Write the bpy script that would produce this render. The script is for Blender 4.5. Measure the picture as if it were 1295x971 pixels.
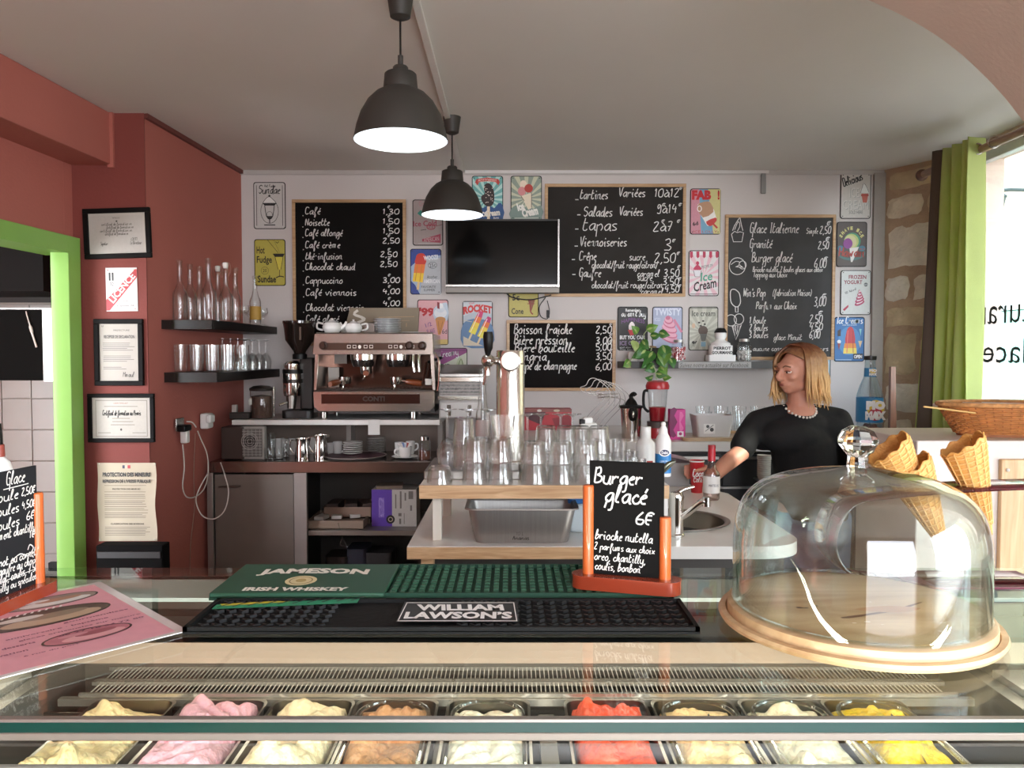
import bpy, bmesh, math, random
from mathutils import Vector, Matrix
from mathutils.geometry import tessellate_polygon
random.seed(11)
PI = math.pi
S = bpy.context.scene
for o in list(bpy.data.objects): bpy.data.objects.remove(o)

# ---------------------------------------------------------------- camera, world, light, exposure
CAMZ = 1.53; PITCH = math.atan(37.5/1000)
cam = bpy.data.objects.new('camera', bpy.data.cameras.new('camera')); S.collection.objects.link(cam)
cam.location = (0, 0, CAMZ); cam.rotation_euler = (PI/2-PITCH, 0, 0)
cam.data.sensor_width = 36; cam.data.lens = 36*1000/1295; cam.data.clip_start = .02; cam.data.clip_end = 200
S.camera = cam
S.view_settings.view_transform = 'Standard'; S.view_settings.look = 'None'
S.view_settings.gamma = 1; S.view_settings.use_curve_mapping = False
S.view_settings.exposure = 0.5
try:
    S.cycles.transparent_max_bounces = 48; S.cycles.max_bounces = 14; S.cycles.sample_clamp_indirect = 6
    S.cycles.diffuse_bounces = 6; S.cycles.glossy_bounces = 6; S.cycles.transmission_bounces = 10
    S.cycles.caustics_reflective = False; S.cycles.caustics_refractive = False
except Exception: pass

def srgb(h):
    h = h.lstrip('#'); r = []
    if len(h) == 3: h = ''.join(c*2 for c in h)
    for i in (0, 2, 4):
        c = int(h[i:i+2], 16)/255
        r.append(c/12.92 if c <= .04045 else ((c+.055)/1.055)**2.4)
    return (*r, 1)

W = bpy.data.worlds.new('sky'); S.world = W; W.use_nodes = True
nt = W.node_tree; bg = nt.nodes['Background']
tc = nt.nodes.new('ShaderNodeTexCoord'); sep = nt.nodes.new('ShaderNodeSeparateXYZ'); rp = nt.nodes.new('ShaderNodeValToRGB')
nt.links.new(tc.outputs['Generated'], sep.inputs[0]); nt.links.new(sep.outputs['Z'], rp.inputs[0])
rp.color_ramp.elements[0].position = 0; rp.color_ramp.elements[0].color = (.95, .96, 1, 1)
rp.color_ramp.elements[1].position = .7; rp.color_ramp.elements[1].color = (.62, .76, 1, 1)
nt.links.new(rp.outputs[0], bg.inputs[0]); bg.inputs[1].default_value = 12

def sun(name, loc, to, e, ang, col):
    l = bpy.data.lights.new(name, 'SUN'); l.energy = e; l.angle = ang; l.color = col
    o = bpy.data.objects.new(name, l); S.collection.objects.link(o); o.location = loc
    o.rotation_euler = (Vector(to)-Vector(loc)).to_track_quat('-Z', 'Y').to_euler(); return o
sun('sun', (8, -3.6, 6.2), (.75, .9, 1.17), 9.0, .02, (1, .93, .82))
def portal(loc, to, sx, sy):
    l = bpy.data.lights.new('window_daylight_portal', 'AREA'); l.shape = 'RECTANGLE'; l.size = sx; l.size_y = sy
    l.cycles.is_portal = True
    o = bpy.data.objects.new('window_daylight_portal', l); S.collection.objects.link(o); o.location = loc
    o.rotation_euler = (Vector(to)-Vector(loc)).to_track_quat('-Z', 'Z').to_euler(); return o
portal((2.78, 3.55, 1.95), (0, 3.55, 1.95), 2.3, 1.45)
portal((2.78, .2, 1.45), (0, .2, 1.45), 3.2, 2.5)
portal((.85, -2.3, 1.3), (.85, 0, 1.3), 2.4, 2.3)

# ---------------------------------------------------------------- pixel helpers (frame 1295 x 971)
cp, sp = math.cos(PITCH), math.sin(PITCH)
def P(px, py, Y):
    a = (px-647.5)/1000; b = (py-485.5)/1000
    dy = cp-b*sp; dz = -sp-b*cp
    return Vector((a*Y/dy, Y, CAMZ+dz*Y/dy))
def PH(px, py, z):
    b = (py-485.5)/1000; dy = cp-b*sp; dz = -sp-b*cp
    return P(px, py, (z-CAMZ)*dy/dz)

# ---------------------------------------------------------------- materials
MC = {}
def nd(n, t, **k):
    x = n.nodes.new(t)
    for a, b in k.items(): setattr(x, a, b)
    return x
def M(col, rough=.5, metal=0, var=.05, vs=6, bump=0, bs=80, coat=0, emit=0, spec=.5, name=None, sss=0, stretch=None):
    key = (col, rough, metal, var, vs, bump, bs, coat, emit, spec, sss, stretch)
    if key in MC: return MC[key]
    m = bpy.data.materials.new(name or ('paint_'+col.strip('#'))); m.use_nodes = True; n = m.node_tree
    b = n.nodes['Principled BSDF']; c = srgb(col)
    b.inputs['Roughness'].default_value = rough; b.inputs['Metallic'].default_value = metal
    b.inputs['Specular IOR Level'].default_value = spec; b.inputs['Coat Weight'].default_value = coat
    if sss: b.inputs['Subsurface Weight'].default_value = sss; b.inputs['Subsurface Radius'].default_value = (.012, .005, .003)
    t = nd(n, 'ShaderNodeTexCoord'); mp = nd(n, 'ShaderNodeMapping'); n.links.new(t.outputs['Object'], mp.inputs[0])
    if stretch: mp.inputs['Scale'].default_value = stretch
    nz = nd(n, 'ShaderNodeTexNoise'); nz.inputs['Scale'].default_value = vs; nz.inputs['Detail'].default_value = 4
    n.links.new(mp.outputs[0], nz.inputs['Vector'])
    r = nd(n, 'ShaderNodeValToRGB'); n.links.new(nz.outputs['Fac'], r.inputs[0])
    r.color_ramp.elements[0].position = .3; r.color_ramp.elements[1].position = .7
    r.color_ramp.elements[0].color = tuple(max(0, x*(1-var)) for x in c[:3])+(1,)
    r.color_ramp.elements[1].color = tuple(min(1, x*(1+var)) for x in c[:3])+(1,)
    n.links.new(r.outputs[0], b.inputs['Base Color'])
    if bump:
        n2 = nd(n, 'ShaderNodeTexNoise'); n2.inputs['Scale'].default_value = bs; n.links.new(mp.outputs[0], n2.inputs['Vector'])
        bp = nd(n, 'ShaderNodeBump'); bp.inputs['Strength'].default_value = bump; bp.inputs['Distance'].default_value = .01
        n.links.new(n2.outputs['Fac'], bp.inputs['Height']); n.links.new(bp.outputs[0], b.inputs['Normal'])
    if emit:
        b.inputs['Emission Color'].default_value = c; b.inputs['Emission Strength'].default_value = emit
    MC[key] = m; return m
def wood(c1, c2, scale=3., rough=.4, axis=0, coat=0.1, ring=14):
    key = ('wood', c1, c2, scale, rough, axis, coat, ring)
    if key in MC: return MC[key]
    m = bpy.data.materials.new('wood_'+c1.strip('#')); m.use_nodes = True; n = m.node_tree; b = n.nodes['Principled BSDF']
    t = nd(n, 'ShaderNodeTexCoord'); mp = nd(n, 'ShaderNodeMapping'); s = [ring, ring, ring]; s[axis] = 1.2
    mp.inputs['Scale'].default_value = [x*scale/3 for x in s]; n.links.new(t.outputs['Object'], mp.inputs[0])
    nz = nd(n, 'ShaderNodeTexNoise'); nz.inputs['Scale'].default_value = 3; nz.inputs['Detail'].default_value = 8; nz.inputs['Distortion'].default_value = 1.2
    n.links.new(mp.outputs[0], nz.inputs['Vector'])
    r = nd(n, 'ShaderNodeValToRGB'); r.color_ramp.elements[0].position = .32; r.color_ramp.elements[1].position = .68
    r.color_ramp.elements[0].color = srgb(c1); r.color_ramp.elements[1].color = srgb(c2)
    n.links.new(nz.outputs['Fac'], r.inputs[0]); n.links.new(r.outputs[0], b.inputs['Base Color'])
    b.inputs['Roughness'].default_value = rough; b.inputs['Coat Weight'].default_value = coat
    MC[key] = m; return m
def glass(name, tint='#f4f8f6', edge='#b8c4c0', f0=.05, power=4., rough=.02, gl='#ffffff', ep=2.0):
    key = ('glass', name)
    if key in MC: return MC[key]
    m = bpy.data.materials.new(name); m.use_nodes = True; n = m.node_tree; n.nodes.clear()
    out = nd(n, 'ShaderNodeOutputMaterial'); mx = nd(n, 'ShaderNodeMixShader'); tr = nd(n, 'ShaderNodeBsdfTransparent')
    g = nd(n, 'ShaderNodeBsdfGlossy'); g.inputs['Roughness'].default_value = rough; g.inputs['Color'].default_value = srgb(gl)
    lw = nd(n, 'ShaderNodeLayerWeight'); lw.inputs['Blend'].default_value = .5
    pw = nd(n, 'ShaderNodeMath', operation='POWER'); pw.inputs[1].default_value = power
    ma = nd(n, 'ShaderNodeMath', operation='MULTIPLY_ADD'); ma.inputs[1].default_value = 1-f0-.1; ma.inputs[2].default_value = f0
    n.links.new(lw.outputs['Facing'], pw.inputs[0]); n.links.new(pw.outputs[0], ma.inputs[0])
    p2 = nd(n, 'ShaderNodeMath', operation='POWER'); p2.inputs[1].default_value = ep; n.links.new(lw.outputs['Facing'], p2.inputs[0])
    cm = nd(n, 'ShaderNodeMix', data_type='RGBA'); cm.inputs[6].default_value = srgb(tint); cm.inputs[7].default_value = srgb(edge)
    n.links.new(p2.outputs[0], cm.inputs[0]); n.links.new(cm.outputs[2], tr.inputs['Color'])
    n.links.new(ma.outputs[0], mx.inputs[0]); n.links.new(tr.outputs[0], mx.inputs[1]); n.links.new(g.outputs[0], mx.inputs[2])
    n.links.new(mx.outputs[0], out.inputs['Surface']); MC[key] = m; return m
def realglass(name, col='#ffffff', ior=1.45, rough=0.0):
    key = ('rg', name)
    if key in MC: return MC[key]
    m = bpy.data.materials.new(name); m.use_nodes = True; n = m.node_tree; b = n.nodes['Principled BSDF']
    b.inputs['Base Color'].default_value = srgb(col); b.inputs['Transmission Weight'].default_value = 1
    b.inputs['Roughness'].default_value = rough; b.inputs['IOR'].default_value = ior; MC[key] = m; return m
def printmat():
    if 'print' in MC: return MC['print']
    m = bpy.data.materials.new('printed_ink'); m.use_nodes = True; n = m.node_tree; b = n.nodes['Principled BSDF']
    a = nd(n, 'ShaderNodeAttribute'); a.attribute_name = 'Col'; b.inputs['Roughness'].default_value = .45
    nz = nd(n, 'ShaderNodeTexNoise'); nz.inputs['Scale'].default_value = 60; t = nd(n, 'ShaderNodeTexCoord'); n.links.new(t.outputs['Object'], nz.inputs['Vector'])
    hs = nd(n, 'ShaderNodeHueSaturation'); mr = nd(n, 'ShaderNodeMapRange'); mr.inputs[3].default_value = .92; mr.inputs[4].default_value = 1.06
    n.links.new(nz.outputs['Fac'], mr.inputs[0]); n.links.new(mr.outputs[0], hs.inputs['Value']); n.links.new(a.outputs['Color'], hs.inputs['Color'])
    n.links.new(hs.outputs[0], b.inputs['Base Color']); MC['print'] = m; return m
CHROME = M('#d8d4cf', .12, 1, .03, name='polished_chrome')
STEEL = M('#b9b5b0', .28, 1, .05, name='brushed_steel', bump=.05, stretch=(1, 1, 40))
DSTEEL = M('#8d8680', .33, 1, .06, name='dark_steel')
BLACK = M('#0f0e0d', .45, spec=.3, name='black_plastic')
MATTB = M('#141313', .8, spec=.2, name='matt_black')
WHITE = M('#e9e7e3', .45, name='white_plastic')
CERAM = M('#f1efec', .15, coat=.5, name='white_glazed_ceramic')
GL = glass('clear_drinking_glass', '#feffff', '#b4c0bd', .045, 3.4, .03, ep=4.2)
GLB = glass('clear_bottle_glass', '#fdfefe', '#bcc6c3', .035, 3.4, .03, ep=3)
PLAST = glass('clear_plastic', '#f5f6f6', '#c5cbca', .06, 3.5, .08)

# ---------------------------------------------------------------- mesh building
def spline(pts, k=4, closed=False):
    pts = [Vector(p) for p in pts]; n = len(pts)
    if n < 3: return pts
    out = []
    for i in range(n if closed else n-1):
        if closed: a, b, c, d = pts[i-1], pts[i], pts[(i+1) % n], pts[(i+2) % n]
        else: a, b, c, d = pts[max(i-1, 0)], pts[i], pts[i+1], pts[min(i+2, n-1)]
        for j in range(k):
            t = j/k; t2 = t*t; t3 = t2*t
            out.append(.5*((2*b)+(c-a)*t+(2*a-5*b+4*c-d)*t2+(3*b-a-3*c+d)*t3))
    if not closed: out.append(pts[-1])
    return out
class MB:
    def __init__(s): s.v = []; s.f = []
    def add(s, vs, fs, m=None):
        n = len(s.v); s.v += [(m @ Vector(p)) if m else Vector(p) for p in vs]
        s.f += [tuple(i+n for i in f) for f in fs]; return s
    def box(s, c, d, m=None, rz=0, rx=0, ry=0):
        hx, hy, hz = d[0]/2, d[1]/2, d[2]/2
        mm = Matrix.Translation(c)
        if rz or rx or ry: mm = mm @ Matrix.Rotation(rz, 4, 'Z') @ Matrix.Rotation(rx, 4, 'X') @ Matrix.Rotation(ry, 4, 'Y')
        if m: mm = m @ mm
        vs = [(x, y, z) for x in (-hx, hx) for y in (-hy, hy) for z in (-hz, hz)]
        return s.add(vs, [(0, 1, 3, 2), (4, 6, 7, 5), (0, 4, 5, 1), (2, 3, 7, 6), (0, 2, 6, 4), (1, 5, 7, 3)], mm)
    def bb(s, x0, y0, z0, x1, y1, z1): return s.box(((x0+x1)/2, (y0+y1)/2, (z0+z1)/2), (abs(x1-x0), abs(y1-y0), abs(z1-z0)))
    def lathe(s, prof, n=24, c=(0, 0, 0), m=None):
        vs = []; rings = []
        for r, z in prof:
            if r < 1e-6: rings.append([len(vs)]); vs.append((c[0], c[1], c[2]+z))
            else:
                rings.append(list(range(len(vs), len(vs)+n)))
                vs += [(c[0]+r*math.cos(2*PI*i/n), c[1]+r*math.sin(2*PI*i/n), c[2]+z) for i in range(n)]
        fs = []
        for a, b in zip(rings, rings[1:]):
            for i in range(n):
                j = (i+1) % n
                if len(a) == 1 and len(b) == 1: continue
                if len(a) == 1: fs.append((a[0], b[j], b[i]))
                elif len(b) == 1: fs.append((a[i], a[j], b[0]))
                else: fs.append((a[i], a[j], b[j], b[i]))
        return s.add(vs, fs, m)
    def tube(s, pts, r, n=8, closed=False, m=None, flat=1):
        pts = [Vector(p) for p in pts]; k = len(pts); rr = r if isinstance(r, (list, tuple)) else [r]*k
        vs = []; fs = []; up = None
        for i, p in enumerate(pts):
            if closed: t = pts[(i+1) % k]-pts[i-1]
            else: t = pts[min(i+1, k-1)]-pts[max(i-1, 0)]
            if t.length < 1e-9: t = Vector((0, 0, 1))
            t.normalize()
            if up is None: up = Vector((0, 0, 1)) if abs(t.z) < .9 else Vector((1, 0, 0))
            a = up-t*up.dot(t)
            if a.length < 1e-6: a = t.orthogonal()
            a.normalize(); up = a; b = t.cross(a)
            for j in range(n):
                q = 2*PI*j/n; vs.append(p+a*math.cos(q)*rr[i]+b*math.sin(q)*rr[i]*flat)
        for i in range(k if closed else k-1):
            i2 = (i+1) % k
            for j in range(n): fs.append((i*n+j, i*n+(j+1) % n, i2*n+(j+1) % n, i2*n+j))
        if not closed: fs += [tuple(range(n))[::-1], tuple(range((k-1)*n, k*n))]
        return s.add(vs, fs, m)
    def cyl(s, a, b, r, n=16, r2=None): return s.tube([a, b], [r, r if r2 is None else r2], n)
    def sphere(s, c, r, n=14, k=8, m=None):
        r = r if isinstance(r, (list, tuple)) else (r, r, r); b = MB()
        b.lathe([(math.sin(PI*i/k), -math.cos(PI*i/k)) for i in range(k+1)], n)
        mm = Matrix.Translation(c) @ Matrix.Diagonal((*r, 1))
        return s.add(b.v, b.f, (m @ mm) if m else mm)
    def prism(s, poly, z0, z1, m=None):
        n = len(poly); vs = [(x, y, z0) for x, y in poly]+[(x, y, z1) for x, y in poly]
        fs = [(i, (i+1) % n, n+(i+1) % n, n+i) for i in range(n)]
        tri = tessellate_polygon([[Vector((x, y, 0)) for x, y in poly]])
        for t in tri: fs += [tuple(t), tuple(i+n for i in t)[::-1]]
        return s.add(vs, fs, m)
    def grid(s, fn, nu, nv, closed_u=False):
        vs = [fn(i/(nu if closed_u else nu-1), j/(nv-1)) for j in range(nv) for i in range(nu)]; fs = []
        for j in range(nv-1):
            for i in range(nu if closed_u else nu-1):
                i2 = (i+1) % nu; fs.append((j*nu+i, j*nu+i2, (j+1)*nu+i2, (j+1)*nu+i))
        return s.add(vs, fs)
    def build(s, name, mat, parent=None, bevel=0, angle=40, kind=None, label=None, loc=None, flat=False, seg=2, recalc=True):
        me = bpy.data.meshes.new(name); me.from_pydata([tuple(v) for v in s.v], [], s.f)
        if recalc:
            bm = bmesh.new(); bm.from_mesh(me); bmesh.ops.recalc_face_normals(bm, faces=bm.faces); bm.to_mesh(me); bm.free()
        me.materials.append(mat)
        if not flat:
            me.shade_smooth(); me.set_sharp_from_angle(angle=math.radians(angle))
        o = bpy.data.objects.new(name, me); S.collection.objects.link(o)
        if loc: o.location = loc
        if parent: o.parent = parent
        if bevel:
            md = o.modifiers.new('bevel', 'BEVEL'); md.width = bevel; md.segments = seg; md.limit_method = 'ANGLE'
        if kind: o['kind'] = kind
        if label: o['label'] = label
        return o
def tag(o, label, cat, group=None):
    o['label'] = label; o['category'] = cat
    if group: o['group'] = group
    return o
def thing(name, label, cat, loc=(0, 0, 0), rz=0, group=None, rx=0, ry=0):
    o = bpy.data.objects.new(name, None); S.collection.objects.link(o); o.location = loc; o.rotation_euler = (rx, ry, rz)
    o.empty_display_size = .05; tag(o, label, cat, group); return o
def struct(o): o['kind'] = 'structure'; return o
def kids(o): return [c for c in bpy.data.objects if c.parent == o]
def copy_tree(o, parent=None):
    c = o.copy(); S.collection.objects.link(c)
    if parent: c.parent = parent
    for k in kids(o): copy_tree(k, c)
    return c
def dup(o, label, loc, rz=None, scale=None):
    c = copy_tree(o); c['label'] = label; c.location = loc
    if rz is not None: c.rotation_euler = (0, 0, rz)
    if scale: c.scale = scale
    return c
ORD = ['first', 'second', 'third', 'fourth', 'fifth', 'sixth', 'seventh', 'eighth', 'ninth', 'tenth', 'eleventh', 'twelfth', 'thirteenth', 'fourteenth']

# ---------------------------------------------------------------- lettering
TXT = {}
def text_geo(s, bold=0):
    k = (s, bold)
    if k in TXT: return TXT[k]
    cu = bpy.data.curves.new('t', 'FONT'); cu.body = s; cu.size = 1; cu.resolution_u = 2; cu.offset = bold; cu.fill_mode = 'FRONT'
    o = bpy.data.objects.new('t', cu); me = bpy.data.meshes.new_from_object(o)
    v = [(p.co.x, p.co.y) for p in me.vertices]; f = [tuple(p.vertices) for p in me.polygons]
    bpy.data.objects.remove(o); bpy.data.curves.remove(cu); bpy.data.meshes.remove(me)
    TXT[k] = (v, f); return TXT[k]
G = {
'a': '5|4828061435484454', 'b': '5|052b1c042446380617', 'c': '4|37280614344545', 'd': '5|48280614354c4454', 'e': '4|063728061434 45',
'f': '4|053b2c1a102215 45', 'g': '5|4828061435484120 01154', 'h': '5|052b1c042738344454', 'i': '3|06181424 1a1b', 'j': '3|181100 1a1b',
'k': '5|052b1c04 381636344454', 'l': '3|052b1c051424', 'm': '7|08040718282427384844 54', 'n': '5|080407283834 4454', 'o': '5|280614344638285 8',
'p': '5|0800 0728384634 04', 'q': '5|4828061435484053', 'r': '4|08040628 3837', 's': '4|381807352404', 't': '4|1c052435 0939',
'u': '5|0805143448 484454', 'v': '5|08244858', 'w': '6|081427344858', 'x': '5|0844 4804', 'y': '5|0805143448 48412001', 'z': '5|08480444',
'A': '5|042c44 1838', 'B': '5|0c04 0b2c3b3918 1847452404', 'C': '5|4b3c1c0a06143445', 'D': '5|0c04 0c3c4a463404', 'E': '5|4c0c0444 0838',
'F': '5|4c0c04 0838', 'G': '5|4b3c1c0a06142434 4648 2848 4840', 'H': '5|0c04 4c44 0848', 'I': '3|0c2c 1c14 0424', 'J': '4|3c351404',
'L': '4|0c0434', 'M': '6|040c285c54', 'N': '5|040c444c', 'O': '5|2c0a061434464a3c2c', 'P': '5|0c04 0c3c4a3808', 'R': '5|0c04 0c3c4a3808 2844',
'S': '5|4b2c0b093846241405', 'T': '5|0c4c 2c24', 'U': '5|0c0614344c', 'V': '5|0c244c5c', 'W': '6|0c142a445c',
'0': '5|2c0a061434464a3c2c', '1': '3|0a1c14', '2': '5|0b1c3c3a0444', '3': '5|0b2c3b3918 1846342404', '4': '5|1c0848 3a34', '5': '5|3c0c0828463404',
'6': '5|3c08051434463707', '7': '5|0c3c14 0828', '8': '5|2c0b194614053a2c', '9': '5|3b1c0a183b3404',
',': '2|1402', '.': '2|0414', '-': '4|0828', '/': '4|033c', '(': '3|2d080324'.replace('d', 'c'), ')': '3|0c2803', "'": '2|1c1a', '!': '2|0c07 0504',
':': '2|0405 0708', '€': '5|4b2c0a05244 4 0a3a 0737', '_': '4|0444', 'é': None, 'è': None, 'ê': None, 'à': None}
ACC = {'é': ('e', '293b'), 'è': ('e', '1b29'), 'ê': ('e', '192b39'), 'à': ('a', '1b39')}
def glyph(ch):
    if ch in ACC: b, a = ACC[ch]; w, st = glyph(b); return w, st+[[(int(a[i]), int(a[i+1], 16)-4) for i in range(0, len(a), 2)]]
    g = G.get(ch)
    if not g: return 3, []
    w, d = g.split('|'); st = []
    for q in d.split(' '):
        q = q[:len(q)//2*2]; pp = [(int(q[i]), int(q[i+1], 16)-4) for i in range(0, len(q), 2)]
        if len(pp) > 1: st.append(pp)
    return int(w), st
class Art:
    """flat lettering and drawings; u right, v down in pixels, s metres per pixel, lies in front (-Y) of its plate"""
    def __init__(s, w, h, sc, off=.002, eps=.00015): s.w, s.h, s.sc, s.off, s.eps = w, h, sc, off, eps; s.v = []; s.f = []; s.c = []; s.L = 0
    def _p(s, u, v): return ((u-s.w/2)*s.sc, -(s.off+s.L*s.eps), (s.h/2-v)*s.sc)
    def _add(s, uv, fs, col):
        n = len(s.v); s.v += [s._p(u, v) for u, v in uv]; s.f += [tuple(i+n for i in f) for f in fs]; s.c += [srgb(col)]*len(fs)
    def lay(s): s.L += 1; return s
    def poly(s, pts, col, smooth=0):
        s.L += 1
        if smooth: pts = [(p.x, p.y) for p in spline([(x, y, 0) for x, y in pts], smooth, True)]
        s._add(pts, [tuple(t) for t in tessellate_polygon([[Vector((x, y, 0)) for x, y in pts]])], col)
    def rect(s, x0, y0, x1, y1, col, rot=0):
        cx, cy = (x0+x1)/2, (y0+y1)/2; c, k = math.cos(rot), math.sin(rot)
        s.L += 1; s._add([(cx+(x-cx)*c-(y-cy)*k, cy+(x-cx)*k+(y-cy)*c) for x, y in ((x0, y0), (x1, y0), (x1, y1), (x0, y1))], [(0, 1, 2, 3)], col)
    def ell(s, cx, cy, rx, ry, col, n=20, a0=0, a1=2*PI, rot=0):
        s.L += 1; full = abs(a1-a0-2*PI) < 1e-6; c, k = math.cos(rot), math.sin(rot); pts = []
        for i in range(n if full else n+1):
            t = a0+(a1-a0)*i/n; x, y = rx*math.cos(t), ry*math.sin(t); pts.append((cx+x*c-y*k, cy+x*k+y*c))
        s._add(pts, [tuple(range(len(pts)))], col)
    def line(s, pts, w, col, k=0, closed=False, newlayer=True):
        if newlayer: s.L += 1
        if k: pts = [(p.x, p.y) for p in spline([(x, y, 0) for x, y in pts], k, closed)]
        n = len(pts); uv = []
        for i, (x, y) in enumerate(pts):
            if closed: ax, ay = pts[(i+1) % n][0]-pts[i-1][0], pts[(i+1) % n][1]-pts[i-1][1]
            else: ax, ay = pts[min(i+1, n-1)][0]-pts[max(i-1, 0)][0], pts[min(i+1, n-1)][1]-pts[max(i-1, 0)][1]
            l = math.hypot(ax, ay) or 1; nx, ny = -ay/l*w/2, ax/l*w/2; uv += [(x+nx, y+ny), (x-nx, y-ny)]
        m = n if closed else n-1
        s._add(uv, [(2*i, 2*i+1, 2*((i+1) % n)+1, 2*((i+1) % n)) for i in range(m)], col)
    def ring(s, cx, cy, rx, ry, w, col, n=24): s.line([(cx+rx*math.cos(2*PI*i/n), cy+ry*math.sin(2*PI*i/n)) for i in range(n)], w, col, closed=True)
    def rays(s, cx, cy, n, R, col, a0=0):
        s.L += 1
        for i in range(n):
            t = a0+2*PI*i/n; d = PI/n/1.1; q = []
            for tt in (t, t+d):
                # clip the ray to the plate
                ux, uy = math.cos(tt), math.sin(tt); k = 1e9
                if ux > 1e-6: k = min(k, (s.w-1-cx)/ux)
                if ux < -1e-6: k = min(k, (1-cx)/ux)
                if uy > 1e-6: k = min(k, (s.h-1-cy)/uy)
                if uy < -1e-6: k = min(k, (1-cy)/uy)
                k = min(k, R); q.append((cx+ux*k, cy+uy*k))
            s._add([(cx, cy)]+q, [(0, 1, 2)], col)
    def text(s, t, x0, y0, x1, y1, col, rot=0, bold=0, shear=0, arc=0):
        """stretch the string into the box"""
        v, f = text_geo(t, bold)
        if not v: return
        s.L += 1; ax = min(p[0] for p in v); bx = max(p[0] for p in v); ay = min(p[1] for p in v); by = max(p[1] for p in v)
        cx, cy = (x0+x1)/2, (y0+y1)/2; c, k = math.cos(rot), math.sin(rot); uv = []
        for x, y in v:
            a = (x-ax)/(bx-ax or 1); b = (y-ay)/(by-ay or 1)
            X = x0+(x1-x0)*a+shear*(b-.5)*(y1-y0); Y = y1-(y1-y0)*b+arc*((2*a-1)**2)
            uv.append((cx+(X-cx)*c-(Y-cy)*k, cy+(X-cx)*k+(Y-cy)*c))
        s._add(uv, f, col)
    def hand(s, t, x, y, xh, width, w=1., col='#f0eeea', rot=0, slant=.12, jit=.18):
        """handwriting: y baseline, xh x-height, width of the whole string in pixels"""
        if t[0].isdigit() and len(t) > 2: xh *= .87
        s.L += 1; tot = 0; items = []
        for ch in t:
            a, st = glyph(ch); items.append((tot, st)); tot += a+.6
        if tot == 0: return
        kx = width/tot; ky = xh/4; c, k = math.cos(rot), math.sin(rot)
        for ox, st in items:
            dx, dy = random.uniform(-jit, jit), random.uniform(-jit, jit)
            for q in st:
                pts = [((ox+gx+dx)*kx+slant*gy*ky, -(gy+dy)*ky) for gx, gy in q]
                pts = [(p.x, p.y) for p in spline([(a, b, 0) for a, b in pts], 3)] if len(pts) > 2 else pts
                pts = [(x+a*c-b*k, y+a*k+b*c) for a, b in pts]
                s.line(pts, w, col, newlayer=False)
    def lines(s, x0, x1, y0, dy, n, col, w=.5, rag=.3):
        for i in range(n):
            s.line([(x0+random.random()*rag*4, y0+i*dy), (x1-random.random()*rag*(x1-x0), y0+i*dy)], w, col)
    def build(s, name, parent, label=None):
        me = bpy.data.meshes.new(name); me.from_pydata(s.v, [], s.f)
        ca = me.color_attributes.new('Col', 'FLOAT_COLOR', 'CORNER'); d = []
        for p, c in zip(me.polygons, s.c):
            for _ in range(p.loop_total): d += c
        ca.data.foreach_set('color', d); me.materials.append(printmat())
        o = bpy.data.objects.new(name, me); S.collection.objects.link(o); o.parent = parent
        if label: o['label'] = label
        return o
def rrect(w, h, r, n=4):
    pts = []
    for cx, cy, a in ((w/2-r, h/2-r, 0), (-w/2+r, h/2-r, PI/2), (-w/2+r, -h/2+r, PI), (w/2-r, -h/2+r, 3*PI/2)):
        for i in range(n+1):
            t = a+PI/2*i/n; pts.append((cx+r*math.cos(t), cy+r*math.sin(t)))
    return pts
RXZ = Matrix.Rotation(PI/2, 4, 'X')      # xy drawing -> xz plane
# ================================================================ the setting
CEIL = 2.75; YB = 5.3
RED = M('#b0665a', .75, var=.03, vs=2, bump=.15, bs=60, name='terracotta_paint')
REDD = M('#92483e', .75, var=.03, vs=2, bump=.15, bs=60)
WALLW = M('#cfc8c5', .8, var=.015, vs=2, bump=.08, bs=90, name='white_wall_paint')
CEILM = M('#dedad4', .85, var=.03, vs=1.2, bump=.06, bs=30, name='ceiling_paint')
CREAM = M('#cbb6a8', .8, var=.02, vs=1.5, bump=.08, name='cream_plaster')
def LX(Y): return -1.8+(Y-5.3)*.052       # red side wall
XR = 2.7
struct(MB().bb(-4.5, -8, -.1, 8.9, YB+.2, 0).build('floor', M('#8f8378', .5, var=.08, name='stone_tile_floor')))
struct(MB().bb(-4, -2.4, CEIL, 3.0, YB+.2, CEIL+.15).build('ceiling', CEILM))
struct(MB().bb(-3.9, YB, 0, 2.9, YB+.15, CEIL).build('wall_back', WALLW))
# red wall: receding piece, facing pier, door wall with opening
m = MB(); y0 = 4.06
m.prism([(LX(y0), y0), (LX(YB), YB), (-2.27, YB), (-2.27, y0+.0)], 0, CEIL)
wl = struct(m.build('wall_left', RED))
def DX(Y): return -2.235+.052*(Y-4.06)
m = MB()
m.prism([(DX(4.0), 3.98), (DX(4.06), 4.055), (DX(4.06)-.02, 4.055), (DX(4)-.02, 3.98)], 0, CEIL)
m.prism([(DX(2.9), 2.9), (DX(4.0), 4.0), (DX(4.)-.1, 4.0), (DX(2.9)-.1, 2.9)], 2.09, CEIL)
m.prism([(DX(-2.4), -2.4), (DX(2.9), 2.9), (DX(2.9)-.1, 2.9), (DX(-2.4)-.1, -2.4)], 0, CEIL)
struct(m.build('wall_left_near', RED))
m = MB(); b0 = -2.03
m.prism([(b0+.052*(-2.4-4.06), -2.4), (b0, 4.06), (-2.5, 4.06), (-2.8, -2.4)], 2.49, CEIL)
struct(m.build('trim_1', RED, bevel=.004))
struct(MB().bb(-2.25, 4.052, 0, LX(y0)-.0, 4.0605, CEIL).build('wall_pier_shaded', M('#7d3b33', .75, var=.03, vs=2, bump=.15, bs=60)))  # darker red puts the shade of the camera-facing pier into its paint
struct(MB().bb(-2.045, 4.035, 2.475, -2.015, 4.058, CEIL).build('trim_2', RED))
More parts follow.
